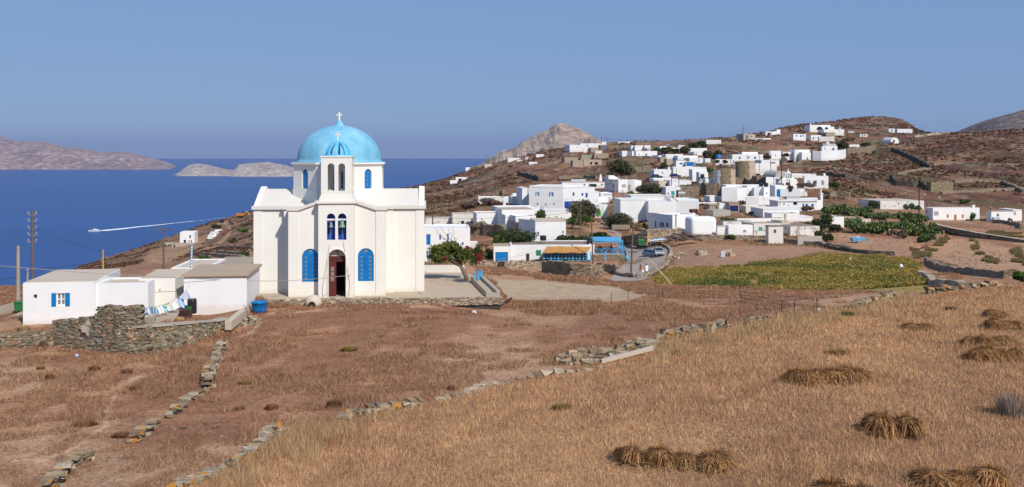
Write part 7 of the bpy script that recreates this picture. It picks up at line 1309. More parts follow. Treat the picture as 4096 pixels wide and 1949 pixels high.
# single dry bushes in the near fields
for i, (fr, x, y, r, h, m_, l) in enumerate((('L3', 465, 215, 48, 60, 'bush_red', 'round dark red thorn bush on the bare ground of the left field'), ('L3', 885, 140, 60, 55, 'bush_red', 'left one of two dark red bushes below the stone enclosure'), ('L3', 1190, 160, 60, 50, 'bush_red', 'right one of two dark red bushes below the stone enclosure'), ('L3', 1265, 325, 55, 60, 'bush_red', 'spiky dry bush beside the footpath in the left field'), ('L3', 380, 120, 45, 32, 'bush_ochre', 'yellow brown low bush above the round thorn bush'), ('L3', 800, 650, 130, 60, 'bush_red', 'long grey dry tussock in the middle of the left field'), ('L3', 1150, 760, 120, 60, 'bush_red', 'wide brown bush beside the middle wall stub'), ('L3', 2290, 265, 80, 40, 'bush_ochre', 'yellow brown low bush right of the steep lichen wall'), ('L3', 2240, 500, 60, 42, 'bush_ochre', 'small olive bush on the slope right of the low lichen wall'),
    ('N8', 750, 825, 62, 70, 'bush_red', 'round red brown bush above the tumbled lichen wall'), ('N8', 320, 840, 55, 50, 'bush_red', 'small red brown bush left of the round one'), ('N8', 850, 440, 70, 34, 'bush_ochre', 'yellowish thorn tuft in the middle of the fallow field'), ('N8', 1555, 710, 32, 42, 'bush_red', 'tiny red bush near the half buried stone line'), ('N8', 230, 130, 75, 80, 'red_weed', 'tall dry weed bush beside the blue tub'), ('N8', 340, 125, 70, 70, 'red_weed', 'tall dry weed bush at the left corner of the church yard wall'),
    ('N7', 1610, 280, 80, 28, 'bush_ochre', 'dark low tuft in the stubble above the row of laid sheaves'), ('N7', 190, 570, 65, 36, 'bush_ochre', 'dark low tuft in the left part of the stubble'), ('N7', 2500, 600, 100, 150, 'bush_grey', 'big grey dry bush in the stubble at the right edge'), ('N7', 1660, 85, 45, 30, 'leaf_green', 'small green bush at the wall edge of the stubble'), ('N7', 2200, 52, 40, 18, 'leaf_dry', 'flat dark weed patch in the far stubble'), ('L2', 2080, 700, 70, 85, 'tall_straw', 'pale dry thistle stand in front of the white shed'), ('L2', 220, 880, 70, 60, 'tall_straw', 'pale dry bush in front of the farmhouse corner'), ('L2', 410, 1020, 60, 70, 'leaf_dry', 'dry twiggy bush at the foot of the low stone bank'))):
    g = G(*q(fr, x, y)); k = FR[fr][2]/F*g.y; R_, h_ = r*k, h*k; rg = np.random.default_rng(500+i); n = 650; a = rg.random(n)*6.28; rr = np.sqrt(rg.random(n))*R_*.75; b = np.stack([np.cos(a)*rr, np.sin(a)*rr*.7, 0*a], 1); t = b*1.35+np.stack([rg.normal(0, .12, n)*R_, rg.normal(0, .12, n)*R_, h_*(1-.6*(rr/R_)**2)*rg.uniform(.5, 1.1, n)], 1); s = np.stack([np.sin(a), -np.cos(a), 0*a], 1)*.00035*g.y
    o = npmesh('dry_bush', np.stack([b-s, b+s, t], 1), 3, m_); o.location = g; tag(o, l, 'bush', 'dry bushes in the fields')
# ================================================================ sheaves of cut straw
def sheaf_mesh(name, seed, flat):
    rg = np.random.default_rng(seed); n = 1500; a = rg.random(n)*6.283; tx, ty = rg.uniform(-.14, .14, 2); lump = 1+.22*np.sin(a*2+rg.random()*6)+.12*np.sin(a*5+rg.random()*6); top = np.stack([tx+np.cos(a)*.24*rg.random(n), ty+np.sin(a)*.24*rg.random(n), rg.uniform(.42, .72, n)*flat], 1); ro = rg.uniform(.28, .56, n)*(1+.35*(rg.random(n) < .15)); ro = ro*lump; foot = np.stack([np.cos(a+rg.normal(0, .45, n))*ro, np.sin(a+rg.normal(0, .45, n))*ro, rg.uniform(-.02, .22, n)*(1-.3*rg.random(n))], 1)
    mid = (top+foot)*.5+np.stack([np.cos(a)*.12, np.sin(a)*.12, rg.uniform(.04, .22, n)*flat], 1); s = np.stack([-np.sin(a), np.cos(a), 0*a], 1)*.009
    V = [np.stack([top-s, top+s, mid+s, mid-s], 1), np.stack([mid-s, mid+s, foot+s*.6, foot-s*.6], 1)]
    m2 = 160; a2 = rg.random(m2)*6.283; b2 = np.stack([np.cos(a2)*.1, np.sin(a2)*.1, np.full(m2, .55*flat)], 1); t2 = np.stack([np.cos(a2)*rg.uniform(.1, .4, m2), np.sin(a2)*rg.uniform(.1, .4, m2), rg.uniform(.7, .95, m2)*flat], 1); s2 = np.stack([-np.sin(a2), np.cos(a2), 0*a2], 1)*.008
    V.append(np.stack([b2-s2, b2+s2, t2+s2*.3, t2-s2*.3], 1)); return npmesh(name, np.concatenate(V).reshape(-1, 3), 4, 'sheaf_straw')
protos = [sheaf_mesh('sheaf', 600+i, (1., .88, 1.05, .8, .95)[i]) for i in range(5)]; used = [False]*5; rgS = random.Random(8)
cores = []
for pz in protos: MB().lathe([(.40, -.05), (.40, .12), (.30, .36), (.13, .55), (0, .58)], 10).build('core', 'leaf_dry', pz)
HEAPS = [('front row of four in the lower middle', [(560, 858), (700, 868), (832, 872), (988, 885)], 1.0, None), ('pair at the lower right', [(1850, 708), (1988, 716)], 1.05, None), ('low laid row right of the middle', [(1405, 440), (1468, 444), (1535, 440), (1600, 436), (1665, 430), (1725, 428)], .92, .95), ('row at the bottom right corner', [(2130, 985), (2270, 990), (2420, 985)], 1.08, None), ('row cut off by the bottom edge', [(1610, 1085), (1760, 1080)], 1., None), ('small far heap left of the others', [(2000, 160), (2062, 162)], .9, .7), ('farthest heap at the upper right', [(2425, 93), (2480, 95)], .85, .75),
         ('second farthest heap at the right edge', [(2440, 153), (2505, 155), (2560, 154)], .85, .8), ('fourth long heap at the right edge', [(2310, 238), (2370, 242), (2430, 240), (2500, 238)], .82, .7), ('longest heap at the right edge', [(2350, 318), (2410, 320), (2480, 316), (2550, 312)], .95, .8)]
for hn, pts, sc, fl in HEAPS:
    for i, (x, y) in enumerate(pts):
        kx = rgS.randrange(5); o = protos[kx]
        if used[kx]: o = dup(o)
        used[kx] = True; g = G(*q('N7', x, y)); o.location = g+Vector((0, .35, -.02)); s = sc*rgS.uniform(.86, 1.14); o.scale = (s*rgS.uniform(1, 1.2), s, s*(fl or .9)*rgS.uniform(.78, 1.0)); o.rotation_euler = (rgS.uniform(-.2, .2), rgS.uniform(-.2, .2), rgS.random()*6)
        pos = ['left', 'right'] if len(pts) == 2 else [ORD[j]+' from left' for j in range(len(pts))]
        tag(o, f'{pos[i]} sheaf of the {hn}', 'sheaf', 'straw sheaves on the stubble field')

LX, LYY, LZ = [], [], []; rg = np.random.default_rng(77)
for hn, pts, sc, fl in HEAPS:
    for x, y in pts:
        g = G(*q('N7', x, y)); n = 90; LX.append(g.x+rg.normal(0, .5, n)); LYY.append(g.y+.3+rg.normal(0, .4, n))
X, Y = np.concatenate(LX), np.concatenate(LYY); n = len(X); a = rg.random(n)*6.28; Lh = rg.uniform(.12, .3, n); c0 = np.stack([X, Y, gz(X, Y)+rg.uniform(.08, .2, n)], 1); d = np.stack([np.cos(a), np.sin(a), rg.normal(0, .25, n)], 1)*Lh[:, None]; w = np.stack([-np.sin(a), np.cos(a), 0*a], 1)*.008
o = npmesh('loose_straw', np.stack([c0-d-w, c0-d+w, c0+d+w, c0+d-w], 1), 4, 'tall_straw'); tag(o, 'loose straws lying scattered round the sheaves', 'straw', None, 'stuff')

DUNG = [[q('L3', *p) for p in pl] for pl in (((1650, 640), (1780, 650), (1760, 700), (1680, 690)), ((1900, 630), (2180, 650), (2170, 700), (1950, 680)), ((2030, 590), (2100, 590), (2090, 620), (2040, 620)), ((1980, 745), (2140, 740), (2330, 720), (2310, 770), (2000, 780)), ((1740, 800), (1870, 795), (1860, 830), (1750, 830)))]
stonebits('droppings', 16000, (250, 1050), (34, 52), lambda px, row, X, Y: np.any([inpoly(px, row, e) for e in DUNG], 0) & (vnoise(X*3, Y*3, 3) > .62), (.03, .10), 'shade', 'dark dung droppings lying in patches on the fallow field', 14, 0, .5)
# ================================================================ vehicles
def car(label, loc, rz, paint, kind='hatch', s=1., name='parked_car', cat='car'):
    o = empty(name, loc, label, cat, rz); van = kind == 'van'; pk_ = kind == 'pickup'
    pr = [(-2, .32), (-2.02, .6), (-1.9, .8), (-1.0, .95), (1.95, .98), (2.02, .6), (2, .32)] if not van else [(-2.2, .35), (-2.25, .8), (-1.9, 1.0), (-1.5, 1.1), (2.2, 1.1), (2.25, .35)]
    if pk_: pr = [(-2.4, .45), (-2.42, .8), (-2.3, .98), (-1.2, 1.02), (.35, 1.02), (.36, .98), (2.4, .98), (2.42, .45)]
    hw = .84 if not van else .9
    MB().prism([(a, b) for a, b in pr], -hw, hw, 0).build('body', paint, o, bevel=.07, smooth=False)
    y0, y1, ty0, ty1, zb, zt = (-.98, 1.9, -.28, 1.55, .93, 1.44) if not van else ((-1.75, 2.2, -1.0, 2.1, 1.05, 1.95) if not pk_ else (0, 0, 0, 0, 0, 0))
    if pk_: y0, y1, ty0, ty1, zb, zt = -1.1, .4, -.55, .3, 1.0, 1.6
    b = [(-hw+.05, y0, zb), (hw-.05, y0, zb), (hw-.05, y1, zb), (-hw+.05, y1, zb)]; ti = .2 if not van else .12; t = [(-hw+ti, ty0, zt), (hw-ti, ty0, zt), (hw-ti, ty1, zt), (-hw+ti, ty1, zt)]
    MB().hexa(b+t).build('cabin', paint, o, bevel=.05)
    B, T = [Vector(v) for v in b], [Vector(v) for v in t]
    def glass(i, j, nm, a0=.06, a1=.94, lo=.12, hi=.86):
        n = (B[j]-B[i]).cross(T[i]-B[i]).normalized()*.012; f = lambda u, v: (B[i].lerp(B[j], u)).lerp(T[i].lerp(T[j], u), v)+n
        p = [f(a0, lo), f(a1, lo), f(a1, hi), f(a0, hi)]; MB().add(p+[x-n*.8 for x in p], [(0, 1, 2, 3), (0, 4, 5, 1), (1, 5, 6, 2), (2, 6, 7, 3), (3, 7, 4, 0)]).build(nm, 'glass', o)
    glass(0, 1, 'windscreen'); glass(2, 3, 'rear_window')
    if van: glass(1, 2, 'side_window', .05, .3, .25, .8); glass(3, 0, 'side_window', .7, .95, .25, .8)
    else:
        for a0, a1 in ((.08, .48), (.52, .92)): glass(1, 2, 'side_window', a0, a1); glass(3, 0, 'side_window', a0, a1)
    L = pr[0][0]; ax = 1.25 if not (van or pk_) else 1.45
    for x in (-hw+.1, hw-.1):
        for y in (-ax, ax):
            sx = -1 if x < 0 else 1; w = MB().cyl((x-.1, y, .3), (x+.1, y, .3), .31, n=16).build('wheel', 'tyre', o, bevel=.03); MB().cyl((x+sx*.101, y, .3), (x+sx*.112, y, .3), .19, n=12).build('rim', 'rim', w)
        s_ = -1 if x < 0 else 1
        MB().box(s_*.60-.17, L-.03, .62, s_*.60+.17, L+.02, .76).build('headlight', 'lamp_glass', o, bevel=.015); MB().box(s_*.68-.1, -L-.02, .65, s_*.68+.1, -L+.04, .85).build('tail_light', 'tail_red', o)
        MB().box(s_*(hw+.02)-.06, y0+.35, zb-.02, s_*(hw+.02)+.09, y0+.47, zb+.12).build('wing_mirror', paint, o, bevel=.02)
    MB().box(-.36, L-.05, .42, .36, L-.0, .56).build('grille', 'black_plastic', o); MB().box(-.26, L-.06, .58, .26, L-.03, .69).build('number_plate', 'white_paint', o)
    if pk_: mb = MB(); mb.box(-.8, .45, .975, .8, 2.36, .99); mb.build('cargo_bed', 'black_plastic', o)
    o.scale = (s, s, s); return o
def standing(fr, x, y, Y): px, py = q(fr, x, y); Y = min(Y, Yat(px, py)+.3); p = P(px, py, Y); p.z = max(p.z, float(gz(p.x, p.y))); return p
def onroad(fr, x, y): g = G(*q(fr, x, y)); return g+Vector((0, 0, .07))
car('silver hatchback parked at the road bend, the nearer of two cars', onroad('N5', 888, 545)+Vector((0, 1.7, 0)), R(-4), 'car_silver')
car('blue grey hatchback parked behind the silver car, turned to the right', (lambda p: Vector((p.x, p.y, float(gz(p.x, p.y))+.07)))(P(*q('N5', 782, 470), 176.8)), R(38), 'car_blue')
car('white delivery van parked beside the dark blue garage door', standing('S10', 320, 752, 255), R(80), 'car_white', 'van', 1.05, 'van', 'van')
car('dark pickup truck with a red tail light beside the long white building', standing('S10', 955, 852, 240), R(-105), 'car_dark', 'pickup', 1., 'pickup', 'pickup')
car('dark green car behind the low roofs in the village middle', P(*q('S9', 790, 945), 342), R(80), 'car_green'); car('dark blue car parked under the long high white building', P(*q('S9', 1235, 925), 345), R(85), 'car_navy')
car('white car standing on the hilltop track', P(*q('N3', 340, 432), 610), R(80), 'car_white'); car('silver car in front of the unfinished concrete house', P(*q('N1', 1247, 462), 570), R(80), 'car_silver')
# tractor
o = empty('tractor', P(*q('N1', 402, 1060), 326), 'blue tractor with a glazed cab parked between white walls near the windmill', 'tractor', R(-10)); MB().box(-.4, -2.0, .8, .4, -.2, 1.5).build('bonnet', 'car_navy', o, bevel=.06)
mb = MB()
for x in (-.65, .57):
    for y in (-.2, 1.1): mb.box(x, y, 1.0, x+.08, y+.08, 2.6)
mb.box(-.75, -.3, 2.6, .75, 1.3, 2.72); mb.build('cab', 'deep_blue', o); MB().box(-.6, -.14, 1.3, .6, 1.08, 2.5).build('cab_glass', 'glass', o)
for x in (-.85, .85):
    w = MB().cyl((x-.2, .7, .8), (x+.2, .7, .8), .8, n=18).build('wheel', 'tyre', o); MB().cyl((x-.22, .7, .8), (x+.22, .7, .8), .4, n=12).build('rim', 'straw', w); w = MB().cyl((x-.12, -1.5, .45), (x+.12, -1.5, .45), .45, n=16).build('wheel', 'tyre', o)
MB().box(-1.0, -2.9, .1, 1.0, -2.3, .8).build('loader_bucket', 'grey_metal', o, bevel=.05)
gT0 = lambda fr, x, y: G(*q(fr, x, y))
# excavator and site clutter on the left slope
o = empty('excavator', gT0('S14', 1520, 205), 'small orange excavator at the top of the left slope beside the church', 'excavator', R(10)); MB().box(-3.2, -1, .1, .2, 1, .8).build('tracks', 'black_plastic', o); MB().box(-3.4, -1.1, .9, .4, 1.1, 2.3).build('body', 'orange', o, bevel=.1); MB().box(-.6, -.9, 2.3, .4, .3, 3.2).build('cab', 'glass', o); MB().tube([(.5, 0, 1.6), (2.2, 0, 3.4), (3.4, 0, 1.0)], .25).build('boom', 'yellow', o)
o = MB().lathe([(1.1, 0), (1.15, 1.6), (1.1, 1.7), (0, 1.75)], 14).build('water_tank', 'black_plastic'); o.location = gT0('S14', 1177, 292); tag(o, 'black round water tank beside the dirt track on the left slope', 'water tank')
rubble('spread of white rubble and sacks on the left slope', 'S14', 1060, 470, 90, 6, 70, 1.1, .6, 'roof_white', 61); 
# ================================================================ people
def person(label, loc, rz, J, rad, parts):
    me = bpy.data.meshes.new('person'); names = list(J); E = parts['edges']; me.from_pydata([J[k] for k in names], [(names.index(a), names.index(b)) for a, b in E], [])
    o = bpy.data.objects.new('person', me); COL.objects.link(o); m = o.modifiers.new('skin', 'SKIN'); m.use_smooth_shade = True
    for i, k in enumerate(names):
        r = rad[k]; me.skin_vertices[0].data[i].radius = (r, r) if not isinstance(r, tuple) else r; me.skin_vertices[0].data[i].use_root = (k == 'hip')
    o.modifiers.new('sub', 'SUBSURF').levels = 1; dg = bpy.context.evaluated_depsgraph_get(); nm = bpy.data.meshes.new_from_object(o.evaluated_get(dg)); o.modifiers.clear(); o.data = nm; nm.materials.clear(); nm.materials.append(MATS['skin'])
    o.location = loc; o.rotation_euler = (0, 0, rz); return tag(o, label, 'person')
def skeleton(step, armL, armR):
    J = {'hip': (0, 0, .93), 'waist': (0, .01, 1.08), 'chest': (0, 0, 1.3), 'neck': (0, -.01, 1.46), 'head': (0, .02, 1.56), 'crown': (0, .02, 1.67)}; E = [('hip', 'waist'), ('waist', 'chest'), ('chest', 'neck'), ('neck', 'head'), ('head', 'crown')]
    r = {'hip': (.15, .11), 'waist': (.125, .095), 'chest': (.155, .1), 'neck': .05, 'head': .085, 'crown': .07}
    for s, n, arm, st in ((-1, 'l', armL, step), (1, 'r', armR, -step)):
        J.update({n+'thigh': (s*.09, 0, .86), n+'knee': (s*.095, st*.5+.02, .48), n+'ankle': (s*.095, st, .08), n+'toe': (s*.1, st+.16, .03), n+'sho': (s*.19, 0, 1.4), n+'elb': arm[0], n+'wri': arm[1]}); E += [('hip', n+'thigh'), (n+'thigh', n+'knee'), (n+'knee', n+'ankle'), (n+'ankle', n+'toe'), ('chest', n+'sho'), (n+'sho', n+'elb'), (n+'elb', n+'wri')]
        r.update({n+'thigh': .085, n+'knee': .055, n+'ankle': .04, n+'toe': .03, n+'sho': .06, n+'elb': .042, n+'wri': .03}); w = Vector(arm[1]); d = (w-Vector(arm[0])).normalized(); J[n+'palm'] = tuple(w+d*.08); E.append((n+'wri', n+'palm')); r[n+'palm'] = (.035, .018)
        for i, (off, L) in enumerate(((-.03, .07), (-.01, .085), (.01, .08), (.03, .065))): J[f'{n}f{i}'] = tuple(w+d*(.09+L)+Vector((0, off, -.01))); E.append((n+'palm', f'{n}f{i}')); r[f'{n}f{i}'] = .009
        J[n+'thumb'] = tuple(w+d*.07+Vector((-s*.03, .05, 0))); E.append((n+'wri', n+'thumb')); r[n+'thumb'] = .011
    return J, r, {'edges': E}
def head_bits(o, hair_len):
    MB().lathe([(0, .125), (.06, .115), (.1, .06), (.108, 0), (.1, -.06), (.085, -hair_len), (.05, -hair_len-.02)], 14, (0, -.012, 1.63)).build('hair', 'hair', o, smooth=True)
J, r, E = skeleton(.13, ((-.27, .02, 1.15), (-.26, .12, .93)), ((.27, -.03, 1.15), (.3, .02, .9))); g = onroad('N5', 598, 826)
p = person('dark haired person in a short red brown top with bare legs, carrying a white bag', g, R(6), J, r, E); head_bits(p, .16)
MB().lathe([(.15, 1.0), (.152, 1.1), (.175, 1.28), (.17, 1.38), (.1, 1.44)], 16, (0, 0, 0)).build('top', 'red_cloth', p, smooth=True); MB().lathe([(.1, .8), (.165, .86), (.165, .95), (.15, .99)], 14).build('shorts', 'straw', p, smooth=True)
bg_ = MB().hexa([(-.02, -.1, -.42), (.3, -.1, -.42), (.3, .06, -.42), (-.02, .06, -.42), (.06, -.04, 0), (.16, -.04, 0), (.16, .0, 0), (.06, .0, 0)]).build('bag', 'white_cloth', bevel=.03); bg_.location = g+Vector((.22, 0, .98)); tag(bg_, 'white carrier bag hanging from the hand of the person in red brown', 'bag')
J, r, E = skeleton(-.12, ((-.33, .05, 1.2), (-.28, .2, 1.05)), ((.29, -.02, 1.15), (.3, .06, .9))); g2 = onroad('N5', 682, 815)
p = person('person in a loose long white shirt walking behind the stone parapet', g2, R(-4), J, r, E); head_bits(p, .1)
MB().lathe([(.3, .52), (.29, .7), (.24, .95), (.21, 1.15), (.2, 1.32), (.15, 1.42), (.08, 1.46)], 18).build('shirt', 'white_cloth', p, smooth=True); MB().tube([(.18, 0, 1.4), (.29, -.02, 1.15), (.3, .04, .98)], [.085, .075, .07], 10).build('sleeve', 'white_cloth', p, smooth=True)
# ================================================================ boat and wake
b = P(*q('L1', 880, 998), F*244/(q('L1', 0, 999)[1]-H)); o = empty('motor_yacht', b, 'white motor yacht speeding across the open sea', 'boat', R(8)); L = 46*b.y/F
mb = MB(); st = [(-.5, .0, .11), (-.42, .06, .11), (-.2, .12, .1), (.1, .135, .09), (.5, .12, .085)]; vs = []
for t, w, h in st: vs += [(t*L, -w*L*.9, h*L), (t*L, w*L*.9, h*L), (t*L+.02*L*(t < -.3), w*L*.6, -.02*L), (t*L+.02*L*(t < -.3), -w*L*.6, -.02*L)]
fs = [(4*i+k, 4*i+(k+1) % 4, 4*i+4+(k+1) % 4, 4*i+4+k) for i in range(4) for k in range(4)]+[(16, 17, 18, 19)]; mb.add(vs, fs).build('hull', 'white_paint', o)
MB().hexa([(-.25*L, -.09*L, .095*L), (.42*L, -.09*L, .095*L), (.42*L, .09*L, .095*L), (-.25*L, .09*L, .095*L), (-.13*L, -.08*L, .165*L), (.38*L, -.08*L, .165*L), (.38*L, .08*L, .165*L), (-.13*L, .08*L, .165*L)]).build('cabin', 'white_paint', o)
MB().hexa([(-.195*L, -.0905*L, .118*L), (.3*L, -.0905*L, .118*L), (.3*L, .0905*L, .118*L), (-.195*L, .0905*L, .118*L), (-.155*L, -.0855*L, .148*L), (.28*L, -.0855*L, .148*L), (.28*L, .0855*L, .148*L), (-.155*L, .0855*L, .148*L)]).build('window', 'glass', o)
MB().hexa([(-.06*L, -.065*L, .166*L), (.24*L, -.065*L, .166*L), (.24*L, .065*L, .166*L), (-.06*L, .065*L, .166*L), (.0, -.055*L, .215*L), (.22*L, -.055*L, .215*L), (.22*L, .055*L, .215*L), (.0, .055*L, .215*L)]).build('flybridge', 'white_paint', o)
MB().cyl((.02*L, 0, .2*L), (.0, 0, .34*L), .012*L, .004*L).build('mast', 'white_paint', o)
m = bpy.data.materials.new('foam'); nt, bs = nodes(m); MATS['foam'] = m; n_ = noise(nt, .06, 6, .7, sc=(1, .6, 1)); n3_ = noise(nt, .006, 3, .5)
vc = N(nt, 'ShaderNodeVertexColor', layer_name='foam').outputs[0]; sp = N(nt, 'ShaderNodeSeparateColor'); nt.links.new(vc, sp.inputs[0]); ad = N(nt, 'ShaderNodeMath', operation='ADD'); nt.links.new(sp.outputs[0], ad.inputs[0]); nt.links.new(n_.outputs[0], ad.inputs[1])
nt.links.new(mixc(nt, ramp(nt, ad.outputs[0], [(.62, (0, 0, 0)), (1.0, (1, 1, 1))]), (.012, .05, .22), (.78, .82, .86)), bs.inputs['Base Color']); bs.inputs['Roughness'].default_value = .9; bs.inputs['Specular IOR Level'].default_value = .05
wp = [(925, 990, 5), (1000, 987, 13), (1150, 972, 13), (1300, 955, 11), (1500, 935, 10), (1700, 913, 9), (1900, 893, 8), (2100, 871, 7), (2300, 850, 7), (2600, 822, 6)]; ns = 200
xs = np.linspace(925, 2600, ns); ym = np.interp(xs, [a[0] for a in wp], [a[1] for a in wp]); hw_ = np.interp(xs, [a[0] for a in wp], [a[2] for a in wp])*.5; tt = np.linspace(-1, 1, 9)
PXw = xs[:, None]*FR['L1'][2]+0*tt[None]; PYw = 500+(ym[:, None]+hw_[:, None]*tt[None])*FR['L1'][2]; Yw = F*(-SEA-.6)/(PYw-H)
o = gridmesh('wake', (PXw-CX)/F*Yw, Yw, np.full(Yw.shape, SEA+.6), 'foam'); tag(o, 'long white foam wake trailing behind the motor yacht', 'wake', None, 'stuff')
fo = np.interp(xs, [925, 1100, 1500, 2000, 2600], [.9, .75, .5, .3, .15])[:, None]-np.abs(tt)[None]**2*.55; at = o.data.color_attributes.new('foam', 'FLOAT_COLOR', 'POINT'); at.data.foreach_set('color', np.stack([fo, fo, fo, np.ones_like(fo)], -1).astype(np.float32).ravel())
# ================================================================ laundry
def cloth(label, pts, Ys, mat, seed, name='laundry'):
    a, b, c, d = [P(*q('S5', *p), Y) for p, Y in zip(pts, Ys)]; nx, nz = 10, 8; vs = []; rg = random.Random(seed); ph = rg.random()*6
    nrm = (b-a).cross(d-a).normalized()
    for j in range(nz+1):
        for i in range(nx+1): u, v = i/nx, j/nz; p = a.lerp(b, u).lerp(d.lerp(c, u), v); vs.append(p+nrm*.05*v*math.sin(u*9+ph)-a)
    fs = [(j*(nx+1)+i, j*(nx+1)+i+1, (j+1)*(nx+1)+i+1, (j+1)*(nx+1)+i) for j in range(nz) for i in range(nx)]
    n = len(vs); vs += [v+nrm*.012 for v in vs]; fs += [tuple(n+i for i in reversed(f)) for f in fs]
    o = MB().add(vs, fs).build(name, mat, None, smooth=True, fixn=False); o.location = a; return tag(o, label, 'laundry', 'clothes on the washing line')
m = bpy.data.materials.new('print_cloth'); nt, bs = nodes(m); MATS['print_cloth'] = m; v_ = noise(nt, 5, kind='ShaderNodeTexVoronoi'); s_ = N(nt, 'ShaderNodeSeparateColor'); nt.links.new(v_.outputs['Color'], s_.inputs[0]); nt.links.new(ramp(nt, s_.outputs[0], [(0, (.03, .25, .6)), (.4, (.3, .6, .75)), (.6, (.75, .8, .8)), (.8, (.4, .6, .1)), (1, (.1, .4, .6))]), bs.inputs['Base Color']); bs.inputs['Roughness'].default_value = .9
LY = lambda x: 60.0+(x-205)/(970-205)*4.2
for i, (pts, mt, l) in enumerate((([(207, 430), (240, 428), (243, 490), (215, 495)], 'navy_cloth', 'black glove pegged at the lower left end of the washing line'), ([(246, 425), (320, 410), (355, 520), (262, 500)], 'lavender_cloth', 'pale grey shirt hanging on the left part of the washing line'), ([(250, 490), (300, 500), (310, 545), (245, 535)], 'blue_cloth', 'blue garment hem hanging below the pale grey shirt'), ([(325, 408), (370, 404), (382, 515), (352, 505)], 'blue_cloth', 'narrow mid blue cloth on the washing line'), ([(376, 404), (438, 396), (476, 505), (400, 514)], 'print_cloth', 'blue and green flowered towel on the washing line'), ([(444, 394), (505, 376), (560, 495), (482, 514)], 'white_cloth', 'plain white towel hanging left of the big printed towel'), ([(515, 374), (578, 356), (650, 465), (600, 482)], 'print_cloth', 'large blue printed towel with a green edge'), ([(565, 355), (632, 328), (645, 350), (600, 372)], 'green_cloth', 'small yellow green cloth above the printed towel'),
    ([(640, 330), (760, 262), (850, 400), (650, 470)], 'white_cloth', 'wide white sheet in the middle of the washing line'), ([(765, 258), (835, 275), (935, 405), (850, 420)], 'lightblue_cloth', 'light blue sheet hanging at the right side of the white sheet'), ([(915, 135), (960, 170), (1092, 352), (800, 250)], 'lavender_cloth', 'big white crocheted cloth flying at the top of the washing line'))):
    Ya = LY((pts[0][0]+pts[2][0])/2); cloth(l, pts, [Ya]*4, mt, i)
o = MB().tube([P(*q('S5', x, y), LY(x)+.05)-P(*q('S5', 190, 432), LY(190)) for x, y in ((190, 432), (320, 408), (515, 374), (640, 330), (765, 258), (915, 132), (975, 30))], .012, 5).build('washing_line', 'wire_pale', fixn=False); o.location = P(*q('S5', 190, 432), LY(190)); tag(o, 'washing line strung from the stone ruin up to the white shed', 'line')
# ================================================================ small things by the houses
def simple(name, mb, mat, loc, label, cat, bevel=0, rz=0, smooth=False, group=None):
    o = mb.build(name, mat, None, bevel=bevel, smooth=smooth); o.location = loc; o.rotation_euler = (0, 0, rz); return tag(o, label, cat, group)
gT = lambda fr, x, y: G(*q(fr, x, y))
simple('tub', MB().lathe([(.42, 0), (.5, .3), (.53, .72), (.58, .74), (.58, .8), (.5, .8), (.47, .15), (0, .14)], 22), 'blue', gT('L2', 2430, 712), 'bright blue plastic tub standing in the dry weeds beside the church yard', 'tub', smooth=True)
g = gT('N8', 608, 130); o = empty('clay_shell', g, 'cream dome shaped clay shell with a dark mouth below the church yard wall', 'oven'); MB().lathe([(.6, 0), (.62, .3), (.5, .62), (.25, .78), (0, .8)], 18).build('dome', 'cream', o, smooth=True); MB().prism(arch(0, .5, 0, .42, 8), -.66, -.45).build('mouth', 'dark', o)
for i, (x0_, y0_, x1_, y1_, l) in enumerate(((500, 120, 580, 118, 'white plank lying left of the cream clay shell'), (640, 122, 692, 120, 'white plank lying right of the cream clay shell'))):
    a, b_ = gT('N8', x0_, y0_), gT('N8', x1_, y1_); simple('plank', MB().box(0, -.08, .02, (b_-a).length, .08, .1), 'white_paint', a, l, 'plank')
a, b_ = gT('S4', 1230, 1140), gT('S4', 1385, 1090); o = simple('beam', MB().cyl((0, 0, .05), tuple((b_-a)+Vector((0, 0, .35))), .09), 'wood_dark', a, 'dark wooden beam lying off the corner of the church yard', 'beam')
bY = P(*q('L2', 183, 705), 68); o = empty('waste_container', bY, 'green waste container behind the left end of the farmhouse', 'container'); MB().hexa([(-.36, 0, .1), (.6, 0, .1), (.6, .8, .1), (-.36, .8, .1), (-.4, -.05, .66), (.7, -.05, .66), (.7, .85, .66), (-.4, .85, .66)]).build('body', 'bin_green', o, bevel=.04); MB().box(-.42, -.09, .664, .72, .89, .74).build('lid', 'bin_green', o, bevel=.05)
g = standing('S15', 445, 318, 183.5); o = empty('waste_container', g, 'green wheeled waste container standing at the road under the dark wall pier', 'container'); MB().hexa([(-.45, 0, .18), (.45, 0, .18), (.45, .8, .18), (-.45, .8, .18), (-.56, -.1, 1.15), (.56, -.1, 1.15), (.56, .95, 1.15), (-.56, .95, 1.15)]).build('body', 'bin_green', o, bevel=.04); MB().prism([(-.14, 1.155), (-.1, 1.3), (.4, 1.38), (1.0, 1.25), (1.0, 1.155)], -.6, .6, 0).build('lid', 'bin_green', o, bevel=.03)
for x in (-.35, .35):
    for y in (.1, .7): MB().cyl((x-.04, y, .09), (x+.04, y, .09), .09, n=10).build('wheel', 'tyre', o)
MB().cyl((.12, -.13, .78), (.12, -.09, .78), .14, n=14).build('opening', 'dark', o)
